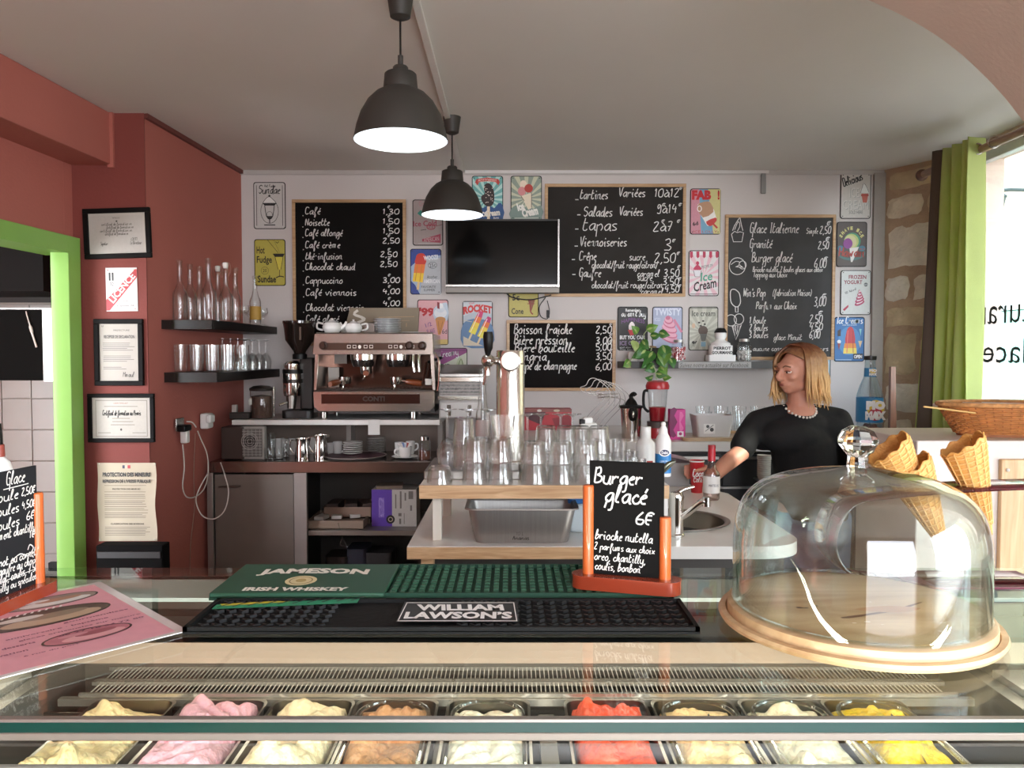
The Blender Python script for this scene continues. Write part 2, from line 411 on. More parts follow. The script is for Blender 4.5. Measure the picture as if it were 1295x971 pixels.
m = MB(); m.prism([(LX(y0), y0-.004), (LX(YB), YB), (LX(YB)+.02, YB), (LX(y0)+.02, y0-.01)], CEIL-.025, CEIL-.001)
struct(m.build('trim_3', M('#6f3a34', .7)))
struct(MB().bb(-1.8, YB-.012, CEIL-.03, 2.5, YB, CEIL-.001).build('trim_4', M('#b9b4b0', .7)))
# green door frame
GRN = M('#86b455', .4, var=.03, name='lime_green_gloss'); 
m = MB()
m.prism([(DX(3.93)+.0, 3.90), (DX(3.93)+.055, 3.92), (DX(4.02)+.055, 4.02), (DX(4.02)-.025, 4.02), (DX(3.93)-.025, 3.90)], 0, 2.09)
m.prism([(DX(2.85)+.055, 2.85), (DX(2.95)+.055, 2.95), (DX(2.95)-.12, 2.95), (DX(2.85)-.12, 2.85)], 0, 2.09)
m.prism([(DX(2.85)+.055, 2.85), (DX(4.02)+.055, 4.02), (DX(4.02)-.12, 4.02), (DX(2.85)-.12, 2.85)], 2.03, 2.115)
struct(m.build('door_1', GRN, bevel=.003))
# room behind: tiled wall, dark upper part
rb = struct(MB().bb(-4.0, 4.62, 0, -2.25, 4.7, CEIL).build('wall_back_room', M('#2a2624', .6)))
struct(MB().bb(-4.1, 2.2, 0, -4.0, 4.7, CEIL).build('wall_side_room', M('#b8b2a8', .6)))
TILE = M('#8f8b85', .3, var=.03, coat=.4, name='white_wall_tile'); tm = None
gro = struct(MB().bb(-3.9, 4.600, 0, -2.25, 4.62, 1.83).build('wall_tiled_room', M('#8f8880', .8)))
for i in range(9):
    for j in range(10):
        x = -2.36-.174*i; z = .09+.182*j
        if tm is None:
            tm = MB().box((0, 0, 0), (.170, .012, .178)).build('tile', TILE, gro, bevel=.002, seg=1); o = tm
        else: o = tm.copy(); S.collection.objects.link(o)
        o.location = (x, 4.598+random.uniform(-.001, .001), z)
# right side: splayed stone wall, window, near wall, arch
m = MB()
m.prism([(2.46, YB), (2.72, 4.9), (2.95, 4.9), (2.9, YB)], 0, CEIL)
sw = struct(m.build('wall_right_stone', M('#b39a80', .95, bump=.8, bs=40, var=.12, name='lime_mortar')))
STN = [M('#dcd0b8', .95, var=.16, vs=9, bump=.9, bs=30), M('#c9b896', .95, var=.18, vs=7, bump=1, bs=26), M('#e0d8c6', .95, var=.12, vs=10, bump=.8, bs=34)]
d = Vector((2.72-2.46, 4.9-YB, 0)); Lw = d.length; d.normalize(); nrm = Vector((d.y, -d.x, 0))
if nrm.x > 0: nrm = -nrm
rows = [0, .3, .6, .86, 1.13, 1.37, 1.69, 1.86, 2.06, 2.4, 2.58, 2.74]
for k in range(len(rows)-1):
    za, zb = rows[k]+.014, rows[k+1]-.014
    cut = [.02, .5*Lw+random.uniform(-.06, .08), Lw-.01] if k % 2 else [.02, Lw-.01+random.uniform(-.12, 0)]
    for a, b in zip(cut, cut[1:]):
        a += .008; b -= .008; nu, nv = 7, 6; dep = random.uniform(.008, .02); sd = random.random()*9
        def fn(u, v, a=a, b=b, za=za, zb=zb, dep=dep, sd=sd):
            e = min(u, 1-u, v, 1-v); w = 0 if e < .01 else 1
            uu = a+(b-a)*u+(0 if 0 < u < 1 else math.sin(v*9+sd)*.008); vv = za+(zb-za)*v+(0 if 0 < v < 1 else math.sin(u*8+sd)*.008)
            h = w*(dep+.006*math.sin(u*11+sd)*math.cos(v*9+sd*2)) - (0 if w else .006)
            p = Vector((2.46, YB, 0))+d*uu+nrm*h; return (p.x, p.y, vv)
        mb = MB(); mb.grid(fn, nu, nv); mb.build('stone', random.choice(STN), sw, angle=60, recalc=False)
struct(MB().prism([(2.40, YB-.02), (2.47, YB-.03), (2.47, YB), (2.40, YB)], 0, CEIL-.02).build('trim_5', M('#a39c95', .8, bump=.3)) )
m = MB()
m.bb(XR, 4.7, 0, XR+.2, 4.95, CEIL); m.bb(XR, 2.3, 2.68, XR+.2, 4.72, CEIL); m.bb(XR, 2.2, 0, XR+.2, 4.72, 1.22)
m.bb(XR, 1.9, 0, XR+.2, 2.4, CEIL); m.bb(XR, -1.6, 2.6, XR+.2, 2.0, CEIL); m.bb(XR, -2.4, 0, XR+.2, -1.4, CEIL); m.bb(XR, -1.6, 0, XR+.2, 2.0, .25)
struct(m.build('wall_right', CREAM))
# window_1
WF = M('#d9dad6', .4, name='white_window_frame')
m = MB(); m.bb(XR-.005, 2.4, 1.22, XR+.05, 4.7, 1.27); m.bb(XR-.005, 2.4, 2.63, XR+.05, 4.7, 2.68); m.bb(XR-.005, 4.64, 1.22, XR+.05, 4.7, 2.68); m.bb(XR-.005, 2.4, 1.22, XR+.05, 2.46, 2.68)
w1 = struct(m.build('window_1', WF, bevel=.004))
WG = glass('window_pane_glass', '#f4f8f8', '#dfe8e8', .04, 5, .01)
MB().bb(XR+.02, 2.46, 1.27, XR+.026, 4.64, 2.63).build('pane', WG, w1)
m = MB().bb(XR-.12, 2.4, 1.205, XR+.02, 4.7, 1.235); m.build('window_sill', M('#efece6', .4), w1, bevel=.005)
# mirrored lettering on the glass (read from outside)
LET = M('#2b3534', .5)
def winword(t, yA, yB, zb, zt):
    v, f = text_geo(t, .0); ax = min(p[0] for p in v); bx = max(p[0] for p in v); ay = min(p[1] for p in v); by = max(p[1] for p in v)
    mb = MB(); mb.add([(XR+.014, yA+(yB-yA)*(x-ax)/(bx-ax), zb+(zt-zb)*(y-ay)/(by-ay)) for x, y in v], f)
    mb.build('lettering', LET, w1, recalc=False)
winword('Restaurant', 3.72, 4.72, 1.70, 1.85)
winword('glaces', 4.05, 4.66, 1.44, 1.615)
# second window near the counter and front shop opening
m = MB()
for a in (-1.4, .3, 1.9): m.bb(XR-.005, a-.03, .25, XR+.06, a+.03, 2.6)
m.bb(XR-.005, -1.4, .25, XR+.06, 1.9, .31); m.bb(XR-.005, -1.4, 2.54, XR+.06, 1.9, 2.6)
w2 = struct(m.build('window_2', WF)); MB().bb(XR+.02, -1.37, .31, XR+.026, 1.87, 2.54).build('pane', WG, w2)
m = MB(); m.bb(-4, -2.4, 0, -.4, -2.2, CEIL); m.bb(2.1, -2.4, 0, 2.9, -2.2, CEIL); m.bb(-.4, -2.4, 2.5, 2.1, -2.2, CEIL)
struct(m.build('wall_front', CREAM))
# arch
ap = [P(x, y, 2.2) for x, y in ((1000, -36), (1050, -20), (1098, 0), (1140, 19), (1180, 42), (1215, 68), (1245, 96), (1272, 125), (1297, 157), (1345, 215), (1420, 300), (1520, 390), (1640, 470), (1800, 540), (1878, 560))]
pts = spline([(.50, 2.76, 0)]+[(p.x, p.z, 0) for p in ap], 3)+[Vector((x, z, 0)) for x, z in ((2.72, 2.76),)]
struct(MB().prism([(p.x, p.y) for p in pts], -2.2, -1.2, RXZ).build('wall_arch', CREAM, angle=30))
# conduit on the ceiling, conduit along the wall top with a bracket
m = MB().bb(-.345, 1.0, CEIL-.018, -.315, YB, CEIL-.001); struct(m.build('trim_6', M('#dedbd6', .5), bevel=.003))
m = MB().bb(-.31, YB-.02, CEIL-.022, 1.70, YB-.001, CEIL-.004); struct(m.build('trim_7', M('#d5d2cf', .5)))
o = MB().bb(-.018, -.012, -.075, .018, .0, .075).build('cable_bracket', M('#8d8b88', .4, .6), bevel=.006)
tag(o, 'small grey metal bracket on the white wall just under the ceiling', 'bracket'); o.location = P(965, 231, YB-.002)
# outside: pavement, facade across the street, lantern
struct(MB().bb(2.92, -8, -.14, 30, 22, -.12).build('ground', M('#b8ae9e', .9, var=.08)))
fac = struct(MB().bb(6.6, 0.2, -.1, 7.2, 22, 8).build('wall_house_across_street', M('#84785c', .9, var=.06, vs=3, bump=.2)))
m = MB().bb(6.52, 9.75, .3, 6.59, 11.6, 2.1); sh = m.build('shutter', M('#5f8c7a', .6), None, bevel=.01)
tag(sh, 'pale mint green wooden shutter on the cream house outside the window', 'shutter')
m = MB().bb(6.5, 9.3, 2.11, 6.59, 11.8, 2.42); o = m.build('awning_board', M('#98a39c', .6)); tag(o, 'white board above the mint shutter on the house outside', 'board')
lt = thing('street_lantern', 'pale green glass street lantern on a wall bracket seen through the window', 'lantern', P(1258, 262, 6.6))
LG = M('#2f3c3a', .5, name='lantern_green'); s = .0066
MB().lathe([(0, 26*s), (4*s, 22*s), (14*s, 13*s), (15*s, 12*s), (0, 12*s)], 6).build('roof', LG, lt, flat=True)
MB().lathe([(13*s, 12*s), (7*s, -16*s)], 6).build('glass_pane', glass('lantern_glass', '#dff0ea', '#bcd', .1), lt, flat=True)
m = MB()
for i in range(6):
    a = PI/3*i; m.tube([(13*s*math.cos(a), 13*s*math.sin(a), 12*s), (7*s*math.cos(a), 7*s*math.sin(a), -16*s)], .007, 6)
m.lathe([(0, -22*s), (3*s, -20*s), (8*s, -16*s), (0, -15*s)], 6); m.build('frame', LG, lt)
MB().tube([(0, 0, 20*s), (.12, 0, 22*s), (2.3, .3, 22*s)], .015, 6).build('bracket', LG, lt)
# curtain rod and curtain
def cloth(m, k=.4):
    n = m.node_tree; b = n.nodes['Principled BSDF']; out = n.nodes['Material Output']; tl = nd(n, 'ShaderNodeBsdfTranslucent'); mx = nd(n, 'ShaderNodeMixShader'); mx.inputs[0].default_value = k
    src = b.inputs['Base Color'].links[0].from_socket; n.links.new(src, tl.inputs['Color']); n.links.new(b.outputs[0], mx.inputs[1]); n.links.new(tl.outputs[0], mx.inputs[2]); n.links.new(mx.outputs[0], out.inputs['Surface'])
rod = MB().tube([(2.45, 2.75, 2.60), (2.45, 4.75, 2.60)], .021, 14).build('curtain_rod', wood('#8a6a55', '#a98a72', axis=1))
tag(rod, 'brown wooden curtain rod above the window', 'curtain rod'); 
MB().sphere((2.45, 4.77, 2.60), .035).build('finial', M('#6b4f40', .5), rod)
MB().tube([(2.45, 4.55, 2.60), (2.58, 4.6, 2.63), (2.72, 4.62, 2.63)], .01, 8).build('bracket', M('#8b8580', .3, 1), rod)
cur = thing('curtain', 'lime green eyelet curtain with a dark brown stripe, drawn beside the window', 'curtain', (2.43, 4.27, 2.60))
def curt(u0, u1, amp, n, ph, mat, name, wob=1, dx=0):
    def fn(u, v):
        uu = u0+(u1-u0)*u; y = .30-uu*.42; sp_ = 1+.25*v
        y *= sp_; x = amp*math.sin(n*u*2*PI+ph+v*.5*wob)*(1+.2*math.sin(v*5+u*7))+dx-.09*v*(1-uu)
        return (x, y, .06-v*2.45)
    mb = MB(); mb.grid(fn, 60, 24); o = mb.build(name, mat, cur, angle=180, recalc=False)
    md = o.modifiers.new('thickness', 'SOLIDIFY'); md.thickness = .003; return o
LIME = M('#cdd68c', .85, var=.04, bump=.2, bs=250, name='lime_cloth'); cloth(LIME); 
curt(0, .17, .035, 1.2, 0, LIME, 'green_panel'); curt(.15, .42, .03, 1.0, 1.5, M('#5a4c42', .85, bump=.2, bs=250), 'brown_panel', dx=-.055)
curt(.36, 1.0, .055, 3.4, 2, LIME, 'green_panel')
for y in (.22, .05, -.1, -.24):
    MB().tube([(.028*math.cos(t)*1.0, y, .028*math.sin(t)) for t in [2*PI*i/16 for i in range(16)]], .006, 6, closed=True).build('eyelet', CHROME, cur)
# ================================================================ things on the walls
def plate(name, label, cat, x0, y0, x1, y1, col, Y=YB, rot=0, th=.0015, r=3, rim='#1a1715', group=None, border=1.9):
    """a flat metal plaque hung on the back wall; returns its thing and an Art in pixels from its top left corner"""
    w, h = x1-x0, y1-y0; sc = Y/1000*1.005; c = P((x0+x1)/2, (y0+y1)/2, Y-.004)
    t = thing(name, label, cat, c, group=group, ry=rot)
    MB().prism(rrect(w*sc, h*sc, r*sc), -th, th, RXZ).build('plate', M(rim, .7, spec=.2), t)
    a = Art(w, h, sc, off=th+.0002)
    q = [(x/sc+w/2, h/2-y/sc) for x, y in rrect((w-border)*sc, (h-border)*sc, max(r-.5, .5)*sc)]
    a.poly(q, col); return t, a
def holes(a, col='#3a3632'):
    for x in (3, a.w-3):
        for y in (3, a.h-3): a.ell(x, y, .7, .7, col, 8)
PK = 'tin ice cream signs on the white wall'
# 1 sundae black and white
t, a = plate('tin_sign', 'black and white tin sign with a drawn sundae glass, left end of the white wall', 'sign', 321, 231, 361, 289, '#c9c6c2', group=PK)
a.rect(3.5, 4, 4.2, 54, '#222222'); a.rect(35.8, 4, 36.5, 54, '#222222')
a.hand('Sundae', 7, 14, 5, 27, 1.0, '#151515'); a.hand('Hot Fudge', 14, 6, 1.5, 14, .5, '#333333')
a.ring(20, 36, 11, 15, .6, '#222222'); a.poly([(11, 26), (29, 26), (26, 29), (14, 29)], '#101010'); a.poly([(12, 25), (16, 20), (20, 18), (24, 21), (28, 25)], '#e4e2df'); a.line([(12, 25), (16, 20), (20, 18), (24, 21), (28, 25)], .6, '#222222', 3)
a.line([(14, 29), (16, 42), (20, 46), (24, 42), (26, 29)], .9, '#181818', 2); a.ell(20, 17, 1.4, 1.4, '#181818', 8); a.poly([(16, 42), (24, 42), (20, 47)], '#161616'); a.line([(20, 46), (20, 51)], 1.2, '#222222'); a.line([(13, 53), (27, 53)], 1.2, '#222222'); a.ring(20, 40, 3.5, 3.5, .5, '#444444')
a.build('print', t)
# 2 hot fudge
t, a = plate('tin_sign', 'mustard yellow tin sign reading Hot Fudge Sundae, under the black and white one', 'sign', 322, 303, 361, 361, '#b9ae4e', group=PK)
a.text('Hot', 3, 9, 13, 18, '#1e1c14', bold=.02); a.text('Fudge', 3, 21, 22, 32, '#1e1c14', bold=.02); a.ring(13, 39, 4.6, 4.6, .5, '#6a6430'); a.text('20', 10.5, 37, 15.5, 41, '#2a2818'); a.text('Sundae', 4, 45, 27, 54, '#1e1c14', bold=.03)
a.line([(16, 0), (30, 17)], .6, '#565020'); a.line([(24, 0), (32, 17)], .4, '#7a7434'); a.poly([(23, 18), (38, 18), (36, 22), (26, 22)], '#14120c'); a.poly([(26, 22), (36, 22), (33, 38), (30, 38)], '#d5c750'); a.line([(26, 22), (30, 38)], .6, '#2a2818'); a.line([(36, 22), (33, 38)], .6, '#2a2818'); a.line([(31.5, 38), (31.5, 46)], .7, '#2a2818'); a.line([(27, 48), (32, 46), (37, 47)], 1.2, '#1c1a10', 3); a.line([(27, 3), (29, 5), (31, 3)], .8, '#1c1a10')
a.build('print', t)
# 4 cold pink grey
t, a = plate('tin_sign', 'worn pinkish grey tin sign with red lettering, partly behind the far lamp', 'sign', 522, 253, 560, 310, '#a99b98', group=PK)
a.poly([(6, 17), (10, 13), (14, 16), (11, 21)], '#2f8d7f'); a.text('Cold', 8, 2, 18, 8, '#b9808a'); a.text('Ice Cold', 1, 26, 30, 33, '#a34a5c', bold=.02, rot=-.04); a.ring(23, 34, 5, 3, .9, '#a8344a'); a.text('ICE', 20, 32.4, 26, 35.6, '#a8344a'); a.line([(10, 38), (17, 37)], .8, '#555050'); a.line([(29, 33), (37, 31)], .7, '#8a5a60')
a.poly([(12, 52), (12, 49), (35, 42.5), (35, 53.5)], '#a8455a'); a.text('AMERICAN', 14, 46.5, 33, 52, '#c9b4b0', rot=-.1); a.lines(6, 34, 54.5, 1, 1, '#ccc')
a.build('print', t)
# 5 blue popsicle
t, a = plate('tin_sign', 'blue and grey tin sign with a red and yellow ice lolly, left of the television', 'sign', 519, 315, 558, 372, '#26408c', group=PK)
a.poly([(1, 22), (12, 12), (38.5, 8), (38.5, 56.5), (12, 56.5), (6, 45), (1, 40)], '#9fb3cc'); a.poly([(18, 14), (38.5, 11), (38.5, 56.5), (12, 56.5)], '#b9bcc0')
a.poly([(7, 12), (9, 7), (14, 5.5), (18, 7), (20, 12), (18.5, 20), (6.5, 19)], '#cf3324', 2); a.poly([(5.8, 19), (19, 19.5), (17, 31), (4.4, 30)], '#e77a2c'); a.poly([(4.4, 30), (17.2, 30.5), (15.5, 42), (3, 40.5)], '#f0c92f'); a.line([(9, 20), (6.4, 40)], .8, '#c9871f'); a.line([(14.6, 20), (12, 41)], .8, '#c9871f'); a.rect(8.5, 41, 11.5, 51, '#e3c48c', .12)
a.text('WOOZI!', 17, 8, 35, 14, '#eef1f5', rot=-.1, bold=.04); a.text('25c', 24, 18, 32, 23, '#333333', rot=-.15); a.ring(28, 20.5, 5.5, 4, .5, '#555555'); a.text('Another', 21, 33, 34, 37, '#222222', rot=-.02); a.text('AMERICAN', 17, 38, 37, 43, '#e9e9e9', bold=.02); a.text('FAVORITE', 14, 46, 32, 49, '#2a2a2a'); a.text('SUMMER', 17, 50, 31, 53, '#2a2a2a')
holes(a); a.build('print', t)
# 6 '99
t, a = plate('tin_sign', "pink tin sign reading '99' with a soft cone, behind the coffee machine's right end", 'sign', 528, 379, 567, 436, '#e2a9ae', group=PK)
a.text("'99'", 2, 10, 24, 21, '#c4252f', bold=.05); a.poly([(20, 13), (26, 7), (34, 4), (38, 6), (38, 26), (22, 25)], '#c9d6e4', 2); a.ell(29, 17, 8, 6.5, '#eceff4'); a.ell(29, 12, 5.5, 4.5, '#dfe6ef'); a.ell(29.5, 8, 3, 3.4, '#f4f5f8'); a.poly([(25, 3), (28, 4), (28, 12), (25, 11)], '#8a1f2a'); a.ell(29, 25, 6.5, 3.4, '#c88a4e')
a.poly([(23, 26), (35, 26), (29, 44), (26, 44)], '#d08a45'); a.line([(26, 27), (28, 43)], .6, '#9e5d28'); a.line([(32, 27), (28, 43)], .6, '#9e5d28'); a.text('1/2', 10, 29, 18, 34, '#7b3f8a', rot=-.3); a.text('6d', 31, 37, 37, 43, '#222222'); a.text('FLAKE', 12, 37, 22, 42, '#7b3f8a', rot=-.2); a.rect(1, 50, 38, 56, '#d9b86a')
a.build('print', t)
# 7 Rocket
t, a = plate('tin_sign', 'tin sign reading Rocket with two pink and yellow ice lollies', 'sign', 585, 381, 623, 438, '#b8c0c8', group=PK)
a.poly([(1, 1), (37, 1), (37, 16), (20, 12), (1, 19)], '#c9cdd2'); a.text('ROCKET', 1, 4, 37, 14, '#d03430', rot=-.02, bold=.06, arc=3); a.text('The', 8, 1.5, 15, 4, '#d03430', rot=-.3)
a.poly([(1, 28), (20, 22), (37, 30), (37, 56), (1, 56)], '#5d7fa8', 3); a.poly([(1, 44), (12, 50), (26, 56), (1, 56)], '#d8cbb6')
def lolly(a, ox, oy, r, cs, L=26, W=9):
    c, k = math.cos(r), math.sin(r)
    def T(q): return [(ox+x*c-y*k, oy+x*k+y*c) for x, y in q]
    a.poly(T([(-1.2, L), (1.2, L), (1.2, L+9), (-1.2, L+9)]), '#e6d2aa')
    h = L/len(cs)
    for i, cc in enumerate(cs):
        w0 = W/2*(.55+.45*i/len(cs)) if i == 0 else W/2*(.75+.25*i/len(cs)); w1 = W/2*(.75+.25*(i+1)/len(cs))
        a.poly(T([(-w0, i*h), (w0, i*h), (w1, (i+1)*h), (-w1, (i+1)*h)]), cc)
    a.line(T([(-W/5, 3), (-W/4, L-1)]), .6, '#ffffff')
lolly(a, 24, 13, .42, ['#d0306a', '#e9722e', '#f0cf3b', '#ecdc4a'], 30); lolly(a, 34, 20, .42, ['#c9306a', '#e8742e', '#f0cf3b', '#e6d84a'], 28)
a.line([(1, 24), (12, 26)], .8, '#c9c2b0'); a.build('print', t)
# 8 purple cream
t, a = plate('tin_sign', 'purple and cream tin sign partly hidden by the steel unit beside the beer tower', 'sign', 553, 440, 591, 497, '#c9c7b6', group=PK)
a.poly([(1, 1), (37, 1), (37, 6), (1, 24)], '#8c3a78'); a.hand('Creamy', 4, 12, 4, 24, 1, '#e8e0e4', rot=-.18); a.poly([(24, 26), (26, 14), (30, 12), (33, 18), (33, 26)], '#b7bd9a', 2); a.line([(26, 24), (30, 14), (33, 24)], .8, '#5e6a4a', 3); a.text('DIP', 4, 20, 16, 26, '#3a5a4a', bold=.02); a.ell(28, 27, 6, 3, '#a9a88a'); a.rect(1, 2, 37, 4, '#7b2f6b')
a.build('print', t)
# 9 choc ice
t, a = plate('tin_sign', 'teal rayed tin sign with a bitten chocolate ice bar, right of the far lamp', 'sign', 597, 223, 636, 278, '#6fb0ad', group=PK)
a.rays(19, 28, 16, 60, '#b9dcd6'); a.poly([(1, 44), (8, 37), (14, 40), (20, 36), (28, 40), (33, 34), (38, 36), (38, 55), (1, 55)], '#1f4e85', 2)
a.poly([(4, 8), (6, 4), (19, 2), (33, 4), (35, 8), (33, 12), (30, 8), (19, 6.5), (9, 8), (7, 12)], '#c0473e'); a.text("MOTZOBERRY", 8, 3.5, 31, 7.5, '#f1d7cd', arc=.8)
a.poly([(16, 11), (21, 9), (26, 14), (28, 24), (27, 34), (22, 38), (16, 36), (12, 30), (12, 25), (16, 22), (15, 16)], '#2b1a18', 3)
for i in range(22): a.ell(random.uniform(15, 26), random.uniform(13, 35), .6, .6, '#e9d9cc', 6)
a.rect(19, 38, 22.5, 54, '#f0dfc4'); a.text('Ice', 10, 42, 20, 51, '#f2efe8', rot=-.1, bold=.05); a.text('Cream', 17, 42, 35, 50, '#efe9dd', rot=-.1, bold=.05); a.text('BAR', 27, 51, 34, 53.5, '#e8e8e8'); holes(a, '#1a4444'); a.build('print', t)
# 10 ice cream cherry
t, a = plate('tin_sign', 'grey green rayed tin sign with a cherry topped cone, left of the large top chalkboard', 'sign', 646, 223, 685, 278, '#8d9a8c', group=PK)
a.rays(20, 28, 15, 60, '#c6c7ac'); a.poly([(1, 40), (12, 36), (26, 42), (38, 36), (38, 54), (1, 54)], '#7d9187', 2)
a.ell(16, 11, 4.5, 5.5, '#ead9c4'); a.ell(14, 19, 5, 5.5, '#d58d8c'); a.ell(22.5, 15.5, 5.3, 5.3, '#b73a2f'); a.poly([(13, 25), (26, 21), (26, 40), (22, 42)], '#e9dcc4'); a.line([(13, 25), (17, 31)], .8, '#6a5540'); a.line([(26, 21), (26, 39)], .8, '#6a5540')
a.text('Ice', 8, 33, 17, 43, '#efece4', rot=-.25, bold=.06); a.text('Cream', 14, 39, 34, 50, '#efece4', rot=-.2, bold=.06); a.line([(5, 52.5), (35, 52)], 1, '#cfd0c4'); holes(a, '#3c443c'); a.build('print', t)
# 11 cone yellow under TV
t, a = plate('tin_sign', 'yellow tin sign reading Cone, just below the television', 'sign', 643, 358, 681, 401, '#bdb05a', Y=YB, group=PK)
a.text('Cone', 4, 31.5, 19, 39, '#1e1c14', bold=.02); a.poly([(24, 20), (34, 20), (29, 35)], '#8a4a2a'); a.line([(27, 22), (28, 36), (31, 39)], 1.6, '#8f2f22', 2); a.line([(24, 26), (33, 26)], 1, '#8f2f22'); a.text('5c', 5, 14, 14, 22, '#1e1c14', bold=.02); a.build('print', t)
# 13 FAB
t, a = plate('tin_sign', 'tin sign reading FAB! with a tricolour ice lolly on pink, blue and yellow', 'sign', 873, 239, 911, 296, '#cf8f9c', group=PK)
a.poly([(11, 1), (22, 1), (29, 56), (14, 56)], '#76a7c4'); a.poly([(22, 1), (37.5, 1), (37.5, 56), (29, 56)], '#d3cb8c'); a.text('FAB', 2, 2, 26, 14, '#c9252d', bold=.07); a.text('!', 34, 2, 36.5, 14, '#c9252d', bold=.07)
a.poly([(9, 24), (12, 18), (22, 16), (26, 19), (33, 38), (24, 46), (20, 44)], '#f1ece6', 2); a.poly([(9, 24), (12, 18), (22, 16), (26, 19), (29, 29), (16, 36)], '#bb9070', 2); a.poly([(20, 41), (31.5, 36), (33, 40), (27, 46), (23, 46)], '#c63b38', 2); a.ring(11.5, 25, 2.5, 3.4, 1, '#f5f2ee'); a.line([(29, 44), (34, 49)], 2.2, '#c63b38')
a.text('6d', 3, 41, 10, 46, '#2a2222', rot=-.2, bold=.03); a.text('ICE LOLLY', 4, 52, 34, 55, '#b5564e'); holes(a); a.build('print', t)
# 14 striped awning
t, a = plate('tin_sign', 'white tin sign with a pink striped awning reading Ice Cream', 'sign', 871, 317, 909, 374, '#e5dedd', group=PK)
a.rays(19, 32, 14, 60, '#e6bcc6')
a.rect(1, 1.5, 37, 6, '#ece9e8')
for i in range(5): x = 1.5+i*8; a.poly([(x, 1.5), (x+3.6, 1.5), (x+3.6, 8), (x+1.8, 10), (x, 8)], '#c03a58')
a.poly([(6, 24), (8, 20), (11, 18), (14, 20), (16, 24)], '#c2345a', 2); a.ell(11, 16, 2, 2.4, '#c2345a'); a.poly([(6, 25), (16, 25), (14, 32), (8, 32)], '#e9e6ea'); a.line([(6, 25), (8, 33), (14, 33), (16, 25)], .7, '#7a5a66'); a.text('PREMIUM', 16, 18, 30, 22, '#777777', rot=-.2)
a.text('Ice', 15, 27, 30, 38, '#58a58a', rot=-.12, bold=.02, shear=.2); a.text('Cream', 6, 37, 35, 49, '#231f20', rot=-.22, bold=.02, shear=.2); a.line([(2, 54.5), (36, 54.5)], .8, '#444444'); a.build('print', t)
# 15 happiness
t, a = plate('tin_sign', "black tin sign reading You can't buy happiness, partly behind the trailing plant", 'sign', 781, 388, 819, 443, '#1d1a1c', group=PK)
a.text('Remember', 10, 2.5, 28, 6.5, '#efefef', bold=.03); a.hand("You can't buy", 3, 12, 3.4, 33, 1.1, '#f0f0f0'); a.text('HAPPINESS', 5, 14, 34, 19, '#7c3f8c', arc=2.5)
a.poly([(14, 24), (17, 19), (20, 20), (22, 25), (20, 30), (15, 30)], '#efe4e4', 2); a.poly([(13, 29), (22, 29), (21, 35), (16, 36)], '#b8262f'); a.text('BUT YOU CAN', 3, 36, 34, 41, '#efefef', bold=.03); a.text('BUY', 22, 36.5, 34, 41, '#1d1a1c'); a.text('ICE CREAM', 3, 43, 34, 48.5, '#8f7a9a', bold=.02); a.text('and that is kind of', 3, 50, 34, 52, '#cfcfcf'); a.text('The Same', 3, 52.6, 22, 54.6, '#cfcfcf'); a.build('print', t)
# 16 twisty
t, a = plate('tin_sign', 'pale lilac tin sign reading Twisty with pink whipped ice cream', 'sign', 825, 388, 863, 443, '#aab2cb', group=PK)
a.text('TWISTY', 3, 2, 36, 11, '#d8dcea', bold=.03); a.text('ICES', 3, 14, 10, 18, '#d8dcea')
for i, (x, y, rx) in enumerate([(22, 40, 12), (21, 34, 11), (21.5, 28, 10), (21.5, 22, 8), (20.5, 17, 5.5)]):
    a.ell(x, y, rx, 5, '#c9718c', rot=.35); a.ell(x-.4, y-1.1, rx-.6, 4.1, '#e3a6ba', rot=.35)
a.ell(19.5, 14, 3, 2.6, '#c9718c'); a.line([(27, 16), (37, 32)], 3, '#d2809a'); a.build('print', t)
# 17 Ice cream grey
t, a = plate('tin_sign', 'grey rayed tin sign reading Ice cream with a brown cone, right of the lilac sign', 'sign', 871, 388, 908, 443, '#b2b1a2', group=PK)
a.rays(17, 32, 16, 60, '#c7c6b8'); a.text('Ice cream', 4, 5, 33, 12, '#3a3a38', bold=.01); a.rect(1, 1.6, 36, 2.4, '#555550')
for x, y in ((13, 20), (18, 18), (20, 22), (15, 24)): a.ell(x, y, 1.6, 1.1, '#3a342f', 8)
a.ell(18, 30, 6, 6, '#5e4c41'); a.poly([(14, 34), (23, 34), (21, 43), (16, 43)], '#6f726c'); a.rect(15.5, 44, 21.5, 50, '#8cb4c8'); a.ell(6, 24, 2.2, 3.2, '#d0b093'); a.text('%', 4, 43, 11, 50, '#2e2b28', bold=.05); a.build('print', t)
# 19 delicious
t, a = plate('tin_sign', 'off white tin sign reading Delicious Ice Cream, top of the right hand column of signs', 'sign', 1063, 219, 1101, 276, '#cbc5be', group=PK)
a.hand('Delicious', 4, 17, 5, 26, 1.3, '#1c1a1a', rot=-.35); a.text('ICE', 12, 19, 24, 31, '#9a9a98'); a.text('ICE', 11.4, 18.6, 23.4, 30.6, '#d8d3cd'); a.text('CREAM', 3.6, 34.6, 35.6, 45.6, '#9a9a98'); a.text('CREAM', 3, 34, 35, 45, '#d8d3cd'); a.text('SOLD HERE', 11, 47, 28, 51, '#5a5652')
a.poly([(25, 25), (27, 18), (29, 13), (33, 19), (35, 25)], '#e6e6e2', 2); a.line([(25, 25), (27, 18), (29, 13), (33, 19), (35, 24)], .5, '#666666', 2); a.poly([(26, 26), (34.5, 26), (33, 37), (28, 37)], '#c26352'); a.rect(25.5, 27, 35, 29, '#b04a3c'); holes(a); a.build('print', t)
